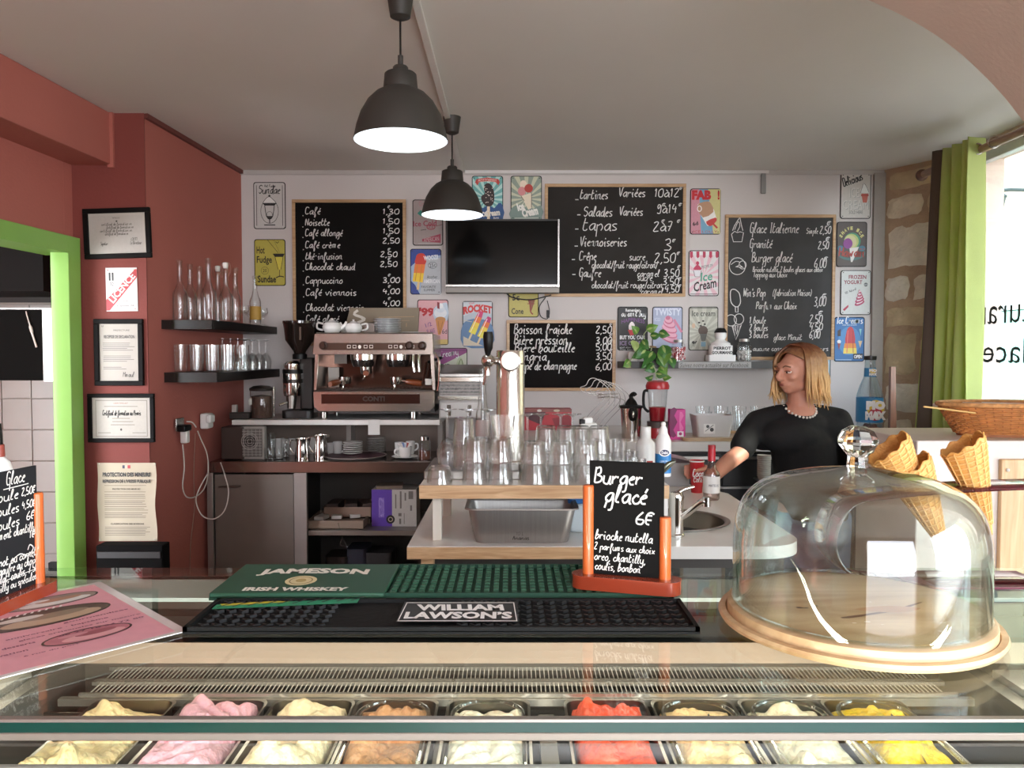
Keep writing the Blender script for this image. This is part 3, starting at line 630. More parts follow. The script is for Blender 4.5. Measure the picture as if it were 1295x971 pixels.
# 20 hawaii
t, a = plate('tin_sign', 'dark brown tin sign reading Shave Ice Hawaii with a rainbow coloured scoop', 'sign', 1058, 281, 1096, 337, '#4a3a32', group=PK)
a.ell(18.5, 39, 17.5, 9, '#3f6a66'); a.ell(18.5, 38, 16, 7, '#4c4640'); a.ell(5, 33, 4, 3.5, '#3f7186'); a.ell(32, 33, 4, 3.5, '#3f7186')
for i, ch in enumerate('SHAVE ICE'):
    an = -PI*(.86-.72*i/8)
    if ch != ' ': x, y = 18.5+14.5*math.cos(an), 25+17*math.sin(an); a.text(ch, x-1.5, y-2.2, x+1.5, y+2.2, '#d8cf7e', rot=(an+PI/2)*.8, bold=.05)
a.ell(19.5, 24, 10.5, 10.5, '#3f8f68'); a.ell(18.3, 24.4, 9.2, 9.4, '#b8c470'); a.ell(17, 25, 7.8, 8.2, '#cfc890'); a.ell(14, 27, 5.8, 6.6, '#8b2f8c'); a.poly([(16, 33), (28, 31), (20, 50), (18, 50)], '#e6e0da'); a.hand('Hawaii', 3, 43, 5.5, 33, 1.7, '#b03a2a'); a.rect(17.5, 44, 21.5, 47, '#e6e0da'); a.build('print', t)
# 21 frozen yogurt
t, a = plate('tin_sign', 'white tin sign reading Frozen Yogurt with a pink swirl', 'sign', 1063, 342, 1101, 398, '#cfd0cd', group=PK)
a.text('FROZEN', 10, 6, 32, 11, '#8a2238', bold=.03); a.text('YOGURT', 4, 12.5, 27, 17.5, '#8a2238', bold=.03); a.ell(31.5, 18, 2.4, 2.4, '#555555'); a.text('low fat', 29.5, 17, 33.5, 19, '#eeeeee'); a.hand('100% Natural', 6, 30, 1.6, 15, .4, '#666666', rot=-.4)
for i, (y, rx) in enumerate([(41, 6.5), (37.5, 6), (34, 4.6), (30.5, 3.2), (27, 1.6)]):
    a.ell(24, y, rx, 2.6, '#b0305a', rot=-.4); a.ell(24, y-.6, rx*.7, 1.3, '#e8d0d8', rot=-.4)
a.poly([(3, 49), (10, 43), (10, 46), (5, 51)], '#b0304a'); holes(a); a.build('print', t)
# 22 ice creams blue
t, a = plate('tin_sign', 'blue tin sign reading Ice Creams with a large red and yellow rocket lolly', 'sign', 1055, 401, 1093, 457, '#2f6ba8', group=PK)
a.hand('Ice Creams', 3, 8, 4, 33, 1.2, '#dfe6ea'); a.text('AND POP SHOPPE', 10, 9.4, 28, 11, '#dfe6ea'); a.ell(19, 30, 14, 18, '#4a86bd')
a.poly([(14, 34), (15, 20), (17, 14), (20, 12), (23, 14), (25, 20), (26, 34)], '#c03038', 2); a.poly([(13, 33), (27, 33), (28, 40), (12, 40)], '#e28a2e'); a.poly([(12, 39), (28, 39), (28.5, 46), (11.5, 46)], '#e7cd58'); a.line([(17, 17), (16, 45)], 1, '#e0645c'); a.line([(23, 17), (24, 45)], .8, '#a02830')
a.poly([(4, 17), (8, 15), (8, 24), (4, 24)], '#3a2a2a'); a.poly([(31, 15), (34, 15), (33, 24)], '#7fc0c4'); a.ell(6, 31, 2.4, 2.4, '#e3e3e3'); a.poly([(4, 33), (8, 33), (6, 42)], '#8a3a3a'); a.poly([(30, 30), (35, 30), (32.5, 39)], '#d9c49a'); a.rect(24, 46, 36, 53, '#141a24'); a.text('OPEN', 25, 47.5, 35, 52, '#e8e8e8', bold=.04); a.rect(2, 53, 22, 54.4, '#8fb0d0'); a.build('print', t)
t, a = plate('tin_sign', 'pale blue tin sign mostly hidden behind the woman’s head', 'sign', 1012, 451, 1050, 500, '#9dbdcc', group=PK)
a.rect(30, 6, 36, 40, '#b9d0da'); a.build('print', t)

# ---------------------------------------------------------------- chalkboards
OAK = wood('#b08a62', '#c9a67e', 5, .5)
def board(name, label, x0, y0, x1, y1, fw=4, dark='#1f1d1c', Y=YB):
    w, h = x1-x0, y1-y0; sc = Y/1000*1.005; t = thing(name, label, 'chalkboard', P((x0+x1)/2, (y0+y1)/2, Y-.010), group='chalkboards on the white wall')
    MB().box((0, .002, 0), (w*sc-.01, .006, h*sc-.01)).build('slate', M(dark, .95, var=.12, vs=5, spec=.12, name='blackboard'), t)
    f = fw*sc
    for c, d in (((0, 0, h*sc/2-f/2), (w*sc, .016, f)), ((0, 0, -h*sc/2+f/2), (w*sc, .016, f)), ((-w*sc/2+f/2, 0, 0), (f, .016, h*sc-2*f)), ((w*sc/2-f/2, 0, 0), (f, .016, h*sc-2*f))):
        MB().box(c, d).build('frame_rail', OAK, t, bevel=.002, seg=1)
    return t, Art(w, h, sc, off=.0015)
CH = '#dedcd8'
t, a = board('chalkboard', 'tall chalkboard listing coffees from Café to Café glacé, above the coffee machine', 371, 254, 513, 436, dark='#171514')
def L(x, y): return x-371, y-254
for i, (n, y, w, pr, py) in enumerate([('Café', 272, 20, '1,30', 272), ('Noisette', 286, 31, '1,50', 284), ('Café allongé', 299, 47, '1,50', 296), ('Café crème', 314, 44, '2,50', 308), ('thé-infusion', 328, 46, '2,50', 325), ('Chocolat chaud', 341, 62, '2,50', 337), ('Cappuccino', 358, 47, '3,00', 357), ('Café viennois', 373, 64, '4,00', 371), ('Chocolat viennois', 392, 73, '4,00', 386), ('Café glacé', 406, 42, '4,00', 404)]):
    a.hand('.', *L(384, y+2), 4, 3, 1.1, CH); a.hand(n, *L(387.5, y), 4.1, w, 1.0, CH)
    a.hand(pr, *L(484 if i not in (4, 5) else 481, py), 3.5, 22, 1.0, CH); a.hand('€', *L(490.5, py-7.5), 1.5, 4, .55, CH)
a.build('chalk_writing', t)['kind'] = 'stuff'
t, a = board('chalkboard', 'large top chalkboard listing tartines, salades, tapas, crêpes and gaufres', 690, 234, 866, 374, dark='#363331')
def L(x, y): return x-690, y-234
Z = lambda x, y: L(680+x*240/1295, 220+y*240/1295)      # positions read on an enlargement
for q, y, x, w, h in [('tartines', 175, 292, 190, 5.6), ('Variées', 160, 550, 185, 5.4), ('Salades', 290, 318, 195, 5.8), ('Variées', 285, 555, 162, 5.2), ('tapas', 385, 310, 240, 7.6), ('Viennoiseries', 490, 292, 318, 5.6), ('Crêpe', 585, 288, 118, 5.4), ('sucre', 585, 625, 110, 4.6), ('chocolat/fruit rouge/citron/', 638, 372, 445, 4.4), ('Gaufre', 695, 288, 150, 5.2), ('caramel', 695, 680, 150, 4.0), ('sucre', 722, 680, 105, 4.2), ('chocolat/fruit rouge/citron', 772, 372, 480, 4.2), ('caramel', 812, 706, 150, 3.6)]:
    a.hand(q, *Z(x, y), h, w*240/1295, 1.15 if h > 5 else .9, CH)
for q, y, x, w, h in [('10à12', 162, 790, 175, 5.6), ('9à14', 270, 808, 140, 6), ('2à7', 390, 785, 140, 6.4), ('3', 520, 858, 60, 7), ('2,50', 600, 792, 150, 6.4), ('3,50', 695, 858, 108, 5.2), ('3,50', 750, 852, 112, 4.6), ('4,50', 800, 866, 100, 4.6)]:
    a.hand(q, *Z(x, y), h, w*240/1295, 1.1, CH)
for x, y in ((965, 115), (960, 225), (850, 225), (845, 335), (950, 335), (920, 465), (950, 550), (955, 640), (960, 722), (960, 770)): a.hand('€', *Z(x-5, y), 1.8, 5, .7, CH)
for x, y in ((258, 182), (272, 283), (258, 378), (255, 492), (236, 582), (240, 682)): a.line([Z(x, y), Z(x+22, y)], 1.2, CH)
a.build('chalk_writing', t)['kind'] = 'stuff'
t, a = board('chalkboard', 'grey chalkboard with drawn ices listing Glace Italienne, Granité, Burger glacé and boules', 917, 273, 1055, 454, dark='#4c4c4c')
Z = lambda x, y: (910+x*150/767-917, 270+y*150/767-273)
k = 150/767
for q, y, x, w, h in [('Glace Italienne', 130, 195, 315, 6), ('Simple', 135, 555, 75, 3.4), ('Granité', 225, 195, 145, 5.4), ('Burger glacé', 315, 208, 262, 6), ('Brioche nutella, 2 boules glaces aux choix', 378, 215, 448, 3.2), ('Topping aux Choix', 412, 218, 218, 3.4), ("Win's Pop", 535, 155, 145, 5), ('(fabrication Maison)', 530, 345, 250, 4), ('Parfum aux Choix', 615, 238, 262, 4.4), ('1 boule', 705, 198, 105, 4.4), ('2 boules', 752, 198, 118, 4.4), ('3 boules', 798, 195, 125, 4.4), ('glace: Minuit', 812, 355, 182, 3.6), ('aucune consommation: mineurs', 882, 222, 485, 3)]:
    a.hand(q, *Z(x, y), h, w*k, 1.0 if h > 4 else .75, CH)
for q, y, x, w, h in [('2,50', 135, 640, 72, 5), ('2,50', 232, 630, 70, 5), ('6,00', 350, 608, 78, 6.4), ('3,00', 595, 608, 78, 6.4), ('2,50', 702, 582, 85, 5.4), ('4,50', 748, 582, 88, 4.4), ('6,00', 800, 582, 70, 5.2)]:
    a.hand(q, *Z(x, y), h, w*k, 1.0, CH)
for x, y in ((685, 85), (680, 185), (668, 310), (662, 545), (640, 655), (625, 768)): a.hand('€', *Z(x, y), 2.6, 6, .9, CH)
a.line([Z(*q) for q in ((75, 140), (88, 188), (142, 188), (152, 130), (128, 125), (112, 130), (95, 122), (75, 140))], .9, CH); a.line([Z(*q) for q in ((82, 118), (95, 85), (120, 45), (128, 35), (132, 55), (140, 90), (148, 118))], .9, CH, 3); a.line([Z(*q) for q in ((95, 112), (118, 60), (128, 88), (112, 122))], .8, CH, 3)
cx, cy = Z(115, 343); a.ring(cx, cy, 10, 10.5, .9, CH); a.ring(cx+6.5, cy-1.5, 4.5, 5, .8, CH); a.line([(cx-8, cy-2), (cx-2, cy-6), (cx+3, cy-5)], .8, CH, 3); a.poly([(cx-3, cy+1), (cx+3, cy-2), (cx+8, cy+2)], CH); a.poly([(cx, cy+.4), (cx+3, cy-1), (cx+5, cy+1)], '#3a3a3a')
a.line([Z(*q) for q in ((72, 510), (80, 492), (95, 490), (108, 495), (128, 515), (136, 550), (136, 578), (122, 600), (104, 600), (85, 585), (74, 560))], 1.1, CH, 3, closed=True); a.line([Z(*q) for q in ((104, 600), (106, 635), (122, 636), (122, 600))], 1, CH)
x, y = Z(78, 688); a.ring(x, y, 6.8, 7, .9, CH); x, y = Z(128, 680); a.ring(x, y, 6, 6.6, .9, CH); a.line([Z(*q) for q in ((85, 725), (110, 812), (145, 715), (85, 725))], .9, CH)
for i in range(4): a.line([Z(88+i*16, 722), Z(104+i*9, 785-i*10)], .6, CH); a.line([Z(140-i*16, 722), Z(120-i*5, 790-i*12)], .6, CH)
a.build('chalk_writing', t)['kind'] = 'stuff'
t, a = board('chalkboard', 'wide chalkboard listing boisson fraîche, bières, sangria and champagne, right of the beer tower', 641, 405, 778, 494, dark='#1d1b1a')
k = 280/1295; Z = lambda x, y: (510+x*k-641, 370+y*k-405)
for q, y, x, w, h in [('Boisson fraiche', 240, 650, 340, 6), ('Bière pression', 300, 652, 312, 6), ('Bière bouteille', 345, 655, 352, 5.6), ('Sangria', 395, 652, 190, 5.6), ('Coupe de champagne', 448, 652, 365, 5.2)]: a.hand(q, *Z(x, y), h, w*k, 1.2, CH)
for q, y in (('2,50', 237), ('3,00', 300), ('5,00', 335), ('3,50', 390), ('6,00', 450)): a.hand(q, *Z(1125, y), 4.8, 20.5, 1.15, CH); a.hand('€', *Z(1205, y-42), 1.8, 5, .7, CH)
a.build('chalk_writing', t)['kind'] = 'stuff'

# ---------------------------------------------------------------- television
t = thing('television', 'black flat television with a silver lower bar on the white wall', 'television', P(635.5, 324, 5.12)); s = 5.12/1000
MB().box((0, .02, 0), (143*s, .05, 93*s)).build('casing', M('#26211f', .4), t, bevel=.004)
MB().box((0, -.0065, 4.5*s), (138*s, .003, 79*s)).build('screen', M('#0b0a09', .12, spec=.2, var=.0, name='switched_off_screen'), t)
MB().box((0, -.009, -37*s), (143*s, .012, 2.6*s)).build('silver_strip', M('#c9c6c3', .25, .8), t, bevel=.001)
MB().box((0, -.007, -42.5*s), (143*s, .012, 7*s)).build('lower_panel', M('#75706a', .4, .4), t, bevel=.002)
MB().box((70.5*s, -.008, 0), (1.8*s, .008, 92*s)).build('side_trim', M('#bdbab7', .25, .8), t)
MB().box((0, .11, 0), (.2, .13, .15)).build('wall_mount', MATTB, t)
m = MB(); base = P(645, 372, 5.25)
m.tube(spline([P(640, 370, 5.26), P(648, 376, 5.25), P(670, 379, 5.25), P(690, 375, 5.26), P(697, 373, 5.27)], 5), .004, 6)
m.tube(spline([P(690, 376, 5.25), P(682, 388, 5.25), P(684, 400, 5.26), P(692, 403, 5.26), P(695, 394, 5.25), P(692, 380, 5.25)], 5), .003, 6)
m.box(P(693, 397, 5.26), (.02, .02, .05)); o = m.build('power_cable', BLACK); tag(o, 'black power cable with plug looping below the television', 'cable')

# ---------------------------------------------------------------- frames and notices on the red pier (Y 4.06)
YP = 4.055
def framed(label, x0, y0, x1, y1, draw, rot=0, fw=6, paper='#b9b2a8'):
    w, h = x1-x0, y1-y0; sc = YP/1000*1.01; t = thing('picture_frame', label, 'picture frame', P((x0+x1)/2, (y0+y1)/2, YP-.012), ry=rot, group='framed certificates on the red pier')
    FR = M('#0e0b0a', .6, spec=.15, name='black_frame_lacquer')
    for c, d in (((0, h/2-fw/2), (w, fw)), ((0, -h/2+fw/2), (w, fw)), ((-w/2+fw/2, 0), (fw, h-2*fw)), ((w/2-fw/2, 0), (fw, h-2*fw))):
        MB().box((c[0]*sc, 0, c[1]*sc), (d[0]*sc, .02, d[1]*sc)).build('frame_rail', FR, t, bevel=.002, seg=1)
    MB().box((0, .004, 0), (w*sc-.01, .004, h*sc-.01)).build('paper', M(paper, .7), t)
    a = Art(w, h, sc, off=-.001, eps=.0001); draw(a); a.build('print', t); return t
INK = '#4a4540'
def dA(a):
    a.rect(10, 9, 73, 55, '#b4aea6'); a.text('REPUBLIQUE', 36, 11, 45, 13, INK); a.ell(41, 16, 1.2, 1.2, INK, 8)
    for y, x0, x1 in ((20, 22, 60), (24, 28, 62), (28, 20, 60), (32, 26, 55)): a.hand('certificat de formation en', x0, y+1, 1.6, x1-x0, .4, INK)
    a.hand('Signature', 20, 45, 2, 9, .4, INK); a.hand('Le Directeur', 57, 45, 2, 14, .4, INK); a.hand('am', 58, 40, 3, 10, .4, INK)
framed('black framed certificate at the top of the red pier, slightly tilted', 107, 264, 190, 326, dA, rot=-.03)
def dB(a):
    a.text('RF', 9, 8, 12, 10, INK); a.text('PREFECTURE', 24, 13, 44, 15, INK); a.text('RECEPISSE DE DECLARATION', 12, 20, 50, 24, '#3a3632', bold=.02)
    random.seed(3); a.lines(10, 51, 30, 2.2, 5, '#6a645e', .6); a.lines(10, 51, 46, 2.2, 4, '#6a645e', .6); a.lines(10, 40, 60, 2.2, 2, '#6a645e', .6); a.hand('Mmaul', 35, 72, 3, 14, .5, INK)
framed('tall black framed typed letter, middle of the red pier', 120, 404, 181, 487, dB)
def dC(a):
    a.rect(9, 8, 74, 54, '#8a8378'); a.rect(10, 9, 73, 53, '#b5aea2'); a.text('CERTIFICAT', 32, 11, 50, 13, '#8a4a40'); a.hand('Certificat de formation au Permis', 18, 27, 3, 48, .9, '#191512')
    for y, x0, x1 in ((16, 20, 62), (31, 30, 52), (35, 30, 56), (39, 28, 58), (49, 12, 28), (49, 55, 72)): a.line([(x0, y), (x1, y)], .6, '#5a544c')
    a.ell(41, 45, 1.3, 1.6, INK, 8)
framed('black framed certificate with a bold script title, lower on the red pier', 112, 498, 195, 559, dC, fw=5)
sc = YP/1000*1.01
t = thing('licence_plaque', 'small white enamel plaque reading LICENCE on a red diagonal band', 'plaque', P(154, 366, YP-.006), ry=-.01)
MB().box((0, 0, 0), (39*sc, .003, 54*sc)).build('plate', M('#cfcac4', .35), t); a = Art(39, 54, sc, off=.0017)
a.poly([(0, 40), (37, 2), (39, 2), (39, 12), (4, 53), (0, 53)], '#b3242c'); a.text('LICENCE', -2, 20.5, 42, 29.5, '#e6ddd8', rot=-.86, bold=.03); a.text('II', 4, 6, 10, 16, '#1a1a1a', bold=.02); a.text('32', 5, 18, 10, 22.5, '#1a1a1a'); a.text('Loi du', 20, 40, 27, 42.5, '#333333'); a.text('24 septembre 1941', 12, 46, 35, 49, '#333333'); holes(a, '#a32020'); a.build('print', t)
t = thing('notice', 'cream paper notice headed Protection des mineurs, pinned on the red pier', 'notice', P(161, 634.5, YP-.006))
mb = MB(); mb.grid(lambda u, v: ((u-.5)*73*sc+(.004*math.sin(v*9) if u in (0, 1) else 0), -.0035-.0025*math.sin(v*8+u*3), (.5-v)*99*sc), 9, 14); mb.build('paper', M('#c4b79f', .8), t, recalc=False)
a = Art(73, 99, sc, off=.007); a.rect(32, 3, 35, 7, '#2d3050'); a.rect(35, 3, 38.5, 7, '#c9bda8'); a.rect(38.5, 3, 42, 7, '#b8353a')
a.text('PROTECTION DES MINEURS', 7, 12, 67, 17.5, '#1c1815', bold=.05); a.text('REPRESSION DE L’IVRESSE PUBLIQUE', 7, 21, 67, 26, '#1c1815', bold=.04); a.text('PROTECTION DES MINEURS', 19, 32, 54, 34, '#3a332c', bold=.03); a.text('CLASSIFICATION DES BOISSONS', 16, 76, 58, 78, '#3a332c', bold=.03)
for y in (28.5, 36.5, 40, 42, 44.5, 48, 50, 52, 55, 57.5, 59.5, 63, 65, 67, 69, 81, 83, 85, 87, 89, 91): a.line([(9, y), (66-random.random()*10, y)], .6, '#7d7263')
a.build('print', t)
for x, y in ((125, 586), (196, 586), (126, 682), (195, 682)): MB().sphere(P(x+.3, y+.5, YP-.014)-t.location, .004, 8, 5).build('pin', M('#d8d2c8', .4), t)
t = thing('wall_cabinet', 'black box standing against the red pier below the notice', 'box', P(165, 760, 3.96)); s = 3.96/1000
MB().box((0, .04, 20*s), (85*s, .09, 104*s)).build('body', M('#100e0d', .9, spec=.15), t, bevel=.006); MB().box((0, -.008, 60*s), (80*s, .006, 8*s)).build('lid_edge', M('#221e1b', .5), t)

# ---------------------------------------------------------------- plugs and cables on the red side wall
def RW(px, py, off=0.0):     # point on the receding red wall
    b = (px-647.5)/1000
    # solve X = -1.8+(Y-5.3)*.052+off ; px -> X/Y
    pt = P(px, py, 4.0); r = pt.x/pt.y; Y = (-1.8-5.3*.052+off)/(r-.052); return P(px, py, Y)
t = thing('wall_socket', 'chromed wall socket with a black adaptor and white charger plugged in', 'socket', RW(226, 541, .01)); o0 = Vector(t.location)
MB().box((.005, 0, .02), (.012, .10, .07)).build('socket_plate', M('#b8b4ae', .25, .8), t, bevel=.004)
MB().box((.035, -.01, 0), (.05, .09, .035)).build('adaptor', BLACK, t, bevel=.008)
MB().box((.03, .01, -.05), (.04, .045, .07)).build('charger', WHITE, t, bevel=.008)
t2 = thing('power_adaptor', 'white plug-in power adaptor on the red wall, right of the chrome socket', 'adaptor', RW(256, 532, .01))
MB().box((.025, 0, 0), (.05, .09, .09)).build('body', WHITE, t2, bevel=.01); MB().box((.055, -.02, .015), (.03, .07, .05)).build('plug_head', WHITE, t2, bevel=.008)
def cable(label, pts, col, r=.0035):
    o = MB().tube(spline(pts, 6), r, 6).build('cable', M(col, .5)); tag(o, label, 'cable')
cable('white cable hanging in a wide loop from the charger and up to the adaptor', [RW(231, 562, .05), RW(233, 590, .05), RW(231, 615, .05), RW(236, 628, .05), RW(247, 628, .06), RW(258, 618, .06), RW(263, 600, .06), RW(262, 575, .05), RW(254, 555, .04), RW(250, 545, .04)], '#dcd6ce')
cable('white cable curling down over the grey cabinet door', [RW(262, 600, .08), P(252, 618, 4.45), P(248, 634, 4.45), P(256, 652, 4.45), P(271, 656, 4.45), P(284, 645, 4.45), P(289, 622, 4.48), P(284, 600, 4.5), P(279, 585, 4.6)], '#e2ddd6')
cable('short white lead between the chrome socket and the adaptor', [RW(236, 533, .03), RW(243, 534, .05), RW(248, 540, .05)], '#d8d2ca')
cable('thin brown cable running down the red wall to the floor', [RW(247, 548, .01), RW(245, 600, .01), RW(246, 640, .012), RW(241, 690, .01), RW(240, 740, .01)], '#8f7a6c', .002)
# hood, slate board in the back room
o = MB().bb(-3.9, 4.15, 1.86, -2.45, 4.58, 2.6).build('extractor_hood', M('#0d0b0a', .8, spec=.15)); tag(o, 'dark extractor hood high up in the room behind the green doorway', 'hood')
t = thing('slate_menu', 'black slate board with a hanging pen seen through the green doorway', 'board', P(20, 436, 4.2)); s = .0042
MB().box((0, 0, 0), (76*s, .02, 90*s)).build('slate', M('#0b0a09', .9, spec=.1), t, bevel=.002)
MB().box((42*s, .012, 0), (12*s, .05, 92*s)).build('edge', M('#b8b4ae', .35, .5), t); MB().box((0, .005, 45.5*s), (76*s, .03, 1.6*s)).build('top_rail', M('#c4c0ba', .3, .5), t)
MB().tube(spline([(16*s, -.014, 42*s), (18*s, -.02, 36*s), (22*s, -.02, 22*s), (24*s, -.02, 14*s), (29*s, -.02, -3*s)], 4), [.003]*8+[.008]*4+[.005]*5, 8).build('pen', M('#cfc8be', .4), t)
o = MB().box((0, 0, 0), (.06, .03, .05)).build('socket_box', BLACK, bevel=.004); o.location = P(69, 716, 4.58); tag(o, 'small black box on the tiled wall just above the counter, by the door frame', 'box')

# ---------------------------------------------------------------- pendant lamps
def pendant(label, px, rim_y, Y):
    zr = P(px, rim_y, Y).z; c = P(px, rim_y, Y); t = thing('pendant_lamp', label, 'lamp', (c.x, Y, zr), group='pendant lamps')
    BK = M('#33302c', .55, name='black_lamp_enamel')
    sh = [(.160, .0), (.157, .012), (.150, .045), (.135, .09), (.112, .13), (.085, .157), (.056, .173)]
    MB().lathe(sh, 40).build('shade', BK, t)
    MB().lathe([(r-.0025, z-.0005) for r, z in sh]+[(0, .168)], 40).build('shade_lining', M('#e8eef2', .35, emit=.55, name='lit_white_lining'), t)
    MB().lathe([(.058, .170), (.058, .178), (.054, .222), (.05, .226), (.026, .227), (.026, .245), (.022, .25), (.009, .25), (.009, .285), (.0, .287)], 28).build('neck', BK, t)
    MB().tube([(0, 0, .28), (0, 0, CEIL-zr-.07)], .0035, 8).build('cord', BLACK, t)
    MB().lathe([(0, CEIL-zr-.09), (.018, CEIL-zr-.088), (.034, CEIL-zr-.08), (.046, CEIL-zr), (0, CEIL-zr)], 28).build('ceiling_cup', BK, t)
    MB().sphere((0, 0, .085), .035, 18, 12).build('bulb', M('#f4f8ff', .3, emit=14, name='lit_bulb'), t)
pendant('large black dome pendant lamp hanging nearest, upper middle', 507, 178, 2.72)
pendant('black dome pendant lamp further back, just above the television', 572, 272, 4.12)
# ================================================================ left: black shelves with bottles and glasses
def shelf(label, px0, px1, pyt, pyb, Y0):
    zt = P(px0, pyt, Y0).z; zb = P(px0, pyb, Y0).z; x0 = LX(Y0); x1 = P(px1, pyt, Y0).x
    t = thing('wall_shelf', label, 'shelf', (x0, Y0, zb), group=None)
    m = MB(); m.prism([(0.001, 0), (x1-x0, 0), (x1-x0+.02, YB-Y0-.002), (LX(YB)-x0+.002, YB-Y0-.002)], 0, zt-zb)
    m.build('board', M('#0e0c0b', .4, var=.1, spec=.3, name='black_shelf_laminate'), t, bevel=.002)
    MB().box(((x1-x0)/2, -.001, (zt-zb)/2), (x1-x0, .003, zt-zb)).build('end_band', M('#1b1917', .25, name='black_edge_band'), t); return zt
zs1 = shelf('upper black shelf on the red wall, carrying the clear bottles', 205, 268, 404.5, 416, 4.2)
zs2 = shelf('lower black shelf on the red wall, carrying tumblers and stemmed glasses', 209, 274, 471, 483.5, 4.22)
def bottle(name, label, cat, loc, R, H, neck=.35, r2=.013, mat=None, group=None, stop=0, lab=None, n=20):
    t = thing(name, label, cat, loc, group=group); nb = H*(1-neck)
    pr = [(0, .004), (R*.9, 0), (R, .008), (R, nb*.78), (R*.93, nb*.86), (R*.6, nb*.97), (r2*1.25, nb*1.12), (r2, nb*1.2), (r2, H-.015), (r2*1.25, H-.012), (r2*1.25, H), (r2*.7, H), (r2*.7, H-.02)]
    MB().lathe(pr, n).build('body', mat or GLB, t)
    MB().lathe([(R*.96, .012), (R*.96, nb*.76), (r2*.9, nb*1.14), (r2*.8, H*.93)], n).build('inner_wall', mat or GLB, t)
    if stop:
        MB().lathe([(0, H-.012), (r2*.9, H-.01), (r2*1.2, H+.004), (r2*1.1, H+.02), (0, H+.024)], 12).build('stopper', M('#e2ddd6', .4), t)
        MB().tube(spline([(r2*1.4, 0, H-.05), (r2*2.2, 0, H-.02), (r2*1.4, 0, H+.02), (-r2*1.4, 0, H+.02), (-r2*2.2, 0, H-.02), (-r2*1.4, 0, H-.05)], 3), .0018, 6).build('wire_clip', CHROME, t)
    if lab:
        MB().lathe([(R*1.012, lab[1]), (R*1.012, lab[2])], n).build('label', M(lab[0], .6), t)
    return t
GB = 'clear bottles on the upper shelf'
spec = [(228, 329, 4.32, 9, 0, 'swing clip'), (241, 334, 4.45, 8, 0, ''), (253, 337, 4.5, 7.5, 0, ''), (264, 327, 4.30, 9.5, 0, ''), (276, 341, 4.6, 7, 1, ''), (286, 337, 4.42, 9, 1, ''), (298, 339, 4.5, 6.5, 0, '')]
for i, (px, top, Y, rpx, st, _) in enumerate(spec):
    X = P(px, 400, Y).x; H = P(px, top, Y).z-zs1
    o = bottle('glass_bottle', f'tall clear glass bottle on the upper black shelf, {ORD[i]} from the left', 'bottle', (X, Y, zs1), rpx*Y/1000, H, neck=.45, stop=st, group=GB)
o = bottle('glass_bottle', 'slim clear bottle with an orange label at the right end of the upper shelf', 'bottle', (P(323, 400, 4.85).x, 4.85, zs1), .034, P(323, 349, 4.85).z-zs1, neck=.4, group=GB, lab=('#b08a3e', .03, .11))
def goblet(name, label, cat, loc, R=.032, H=.13, stem=.06, inv=False, group=None, mat=None, flute=1.0):
    t = thing(name, label, cat, loc, group=group)
    pr = [(R*.85, 0), (R*.85, .002), (R*.3, .006), (.0045, .012), (.004, stem), (R*.45, stem+.008), (R*.92, stem+(H-stem)*.35), (R, stem+(H-stem)*.55), (R*.86*flute, H), (R*.83*flute, H), (R*.93, stem+(H-stem)*.5), (R*.4, stem+.016), (0, stem+.012)]
    if inv: pr = [(r, H-z) for r, z in pr]
    MB().lathe(pr, 20).build('glass', mat or GL, t); return t
for i, (px, Y) in enumerate(((309, 4.75), (315, 4.9), (333, 5.0))):
    goblet('small_goblet', f'small stemmed glass beside the orange labelled bottle on the upper shelf, {ORD[i]} from the left', 'glass', (P(px, 400, Y).x, Y, zs1), .03, .11, .05, group='goblets on the upper shelf')
def tumbler(name, label, cat, loc, R=.036, H=.12, tap=.82, mat=None, group=None, n=24, base=.010, ribs=0):
    t = thing(name, label, cat, loc, group=group)
    pr = [(0, 0), (R*tap*.95, 0), (R*tap, .003), (R, H), (R-.0018, H), (R*tap-.0025, base), (0, base-.001)]
    MB().lathe(pr, n).build('glass', mat or GL, t); return t
k = 0
for j, Y in enumerate((4.30, 4.48)):
    for i in range(4):
        X = -1.80+.085*i+(.02*j if j else 0)
        if X > -1.52: continue
        tumbler('tall_tumbler', f'tall straight tumbler on the lower black shelf, {"front" if j == 0 else "rear"} row, {ORD[i]} from the wall', 'glass', (X, Y, zs2), .036, .15, .9, group='tumblers on the lower shelf'); k += 1
for i in range(5):
    for j in range(2):
        goblet('stemmed_glass', f'upside down stemmed glass on the lower black shelf, {"front" if j == 0 else "wall"} side row, {ORD[i]} from the camera', 'glass', (-1.60-.0-.09*j+.0*i, 4.62+.13*i, zs2), .037, .19, .085, inv=True, group='stemmed glasses on the lower shelf')

# ================================================================ left back counter (steel)
t = thing('steel_counter', 'stainless steel back counter with a grey door and open shelves', 'counter', (P(265, 583, 4.65).x, 4.65, 0))
x1 = P(560, 583, 4.65).x-t.location.x; zt = P(400, 583.5, 4.65).z; ff = P(400, 598, 4.65).z
MB().bb(0, 0, ff, x1, .64, zt).build('worktop', M('#8c7f78', .22, 1, .06, name='worn_steel'), t, bevel=.004)
xd = lambda px: P(px, 600, 4.66).x-t.location.x
PANG = M('#7f766e', .4, .3, var=.05, name='grey_metal_door')
MB().bb(xd(271), .012, .08, xd(371), .03, ff-.01).build('door', PANG, t, bevel=.003)
h_ = MB().tube(spline([(xd(277), .004, ff-.085), (xd(280), -.006, ff-.08), (xd(300), -.008, ff-.08), (xd(304), .004, ff-.078)], 3), .006, 8).build('door_handle', M('#6c625a', .3, .7), t)
for a, b in ((262, 269.5), (372, 388)): MB().bb(xd(a), 0, 0, xd(b), .03, ff).build('upright', M('#a59f9a', .35, .6), t, bevel=.002)
MB().bb(xd(262), .03, .05, xd(264), .63, ff).build('side_panel', PANG, t)
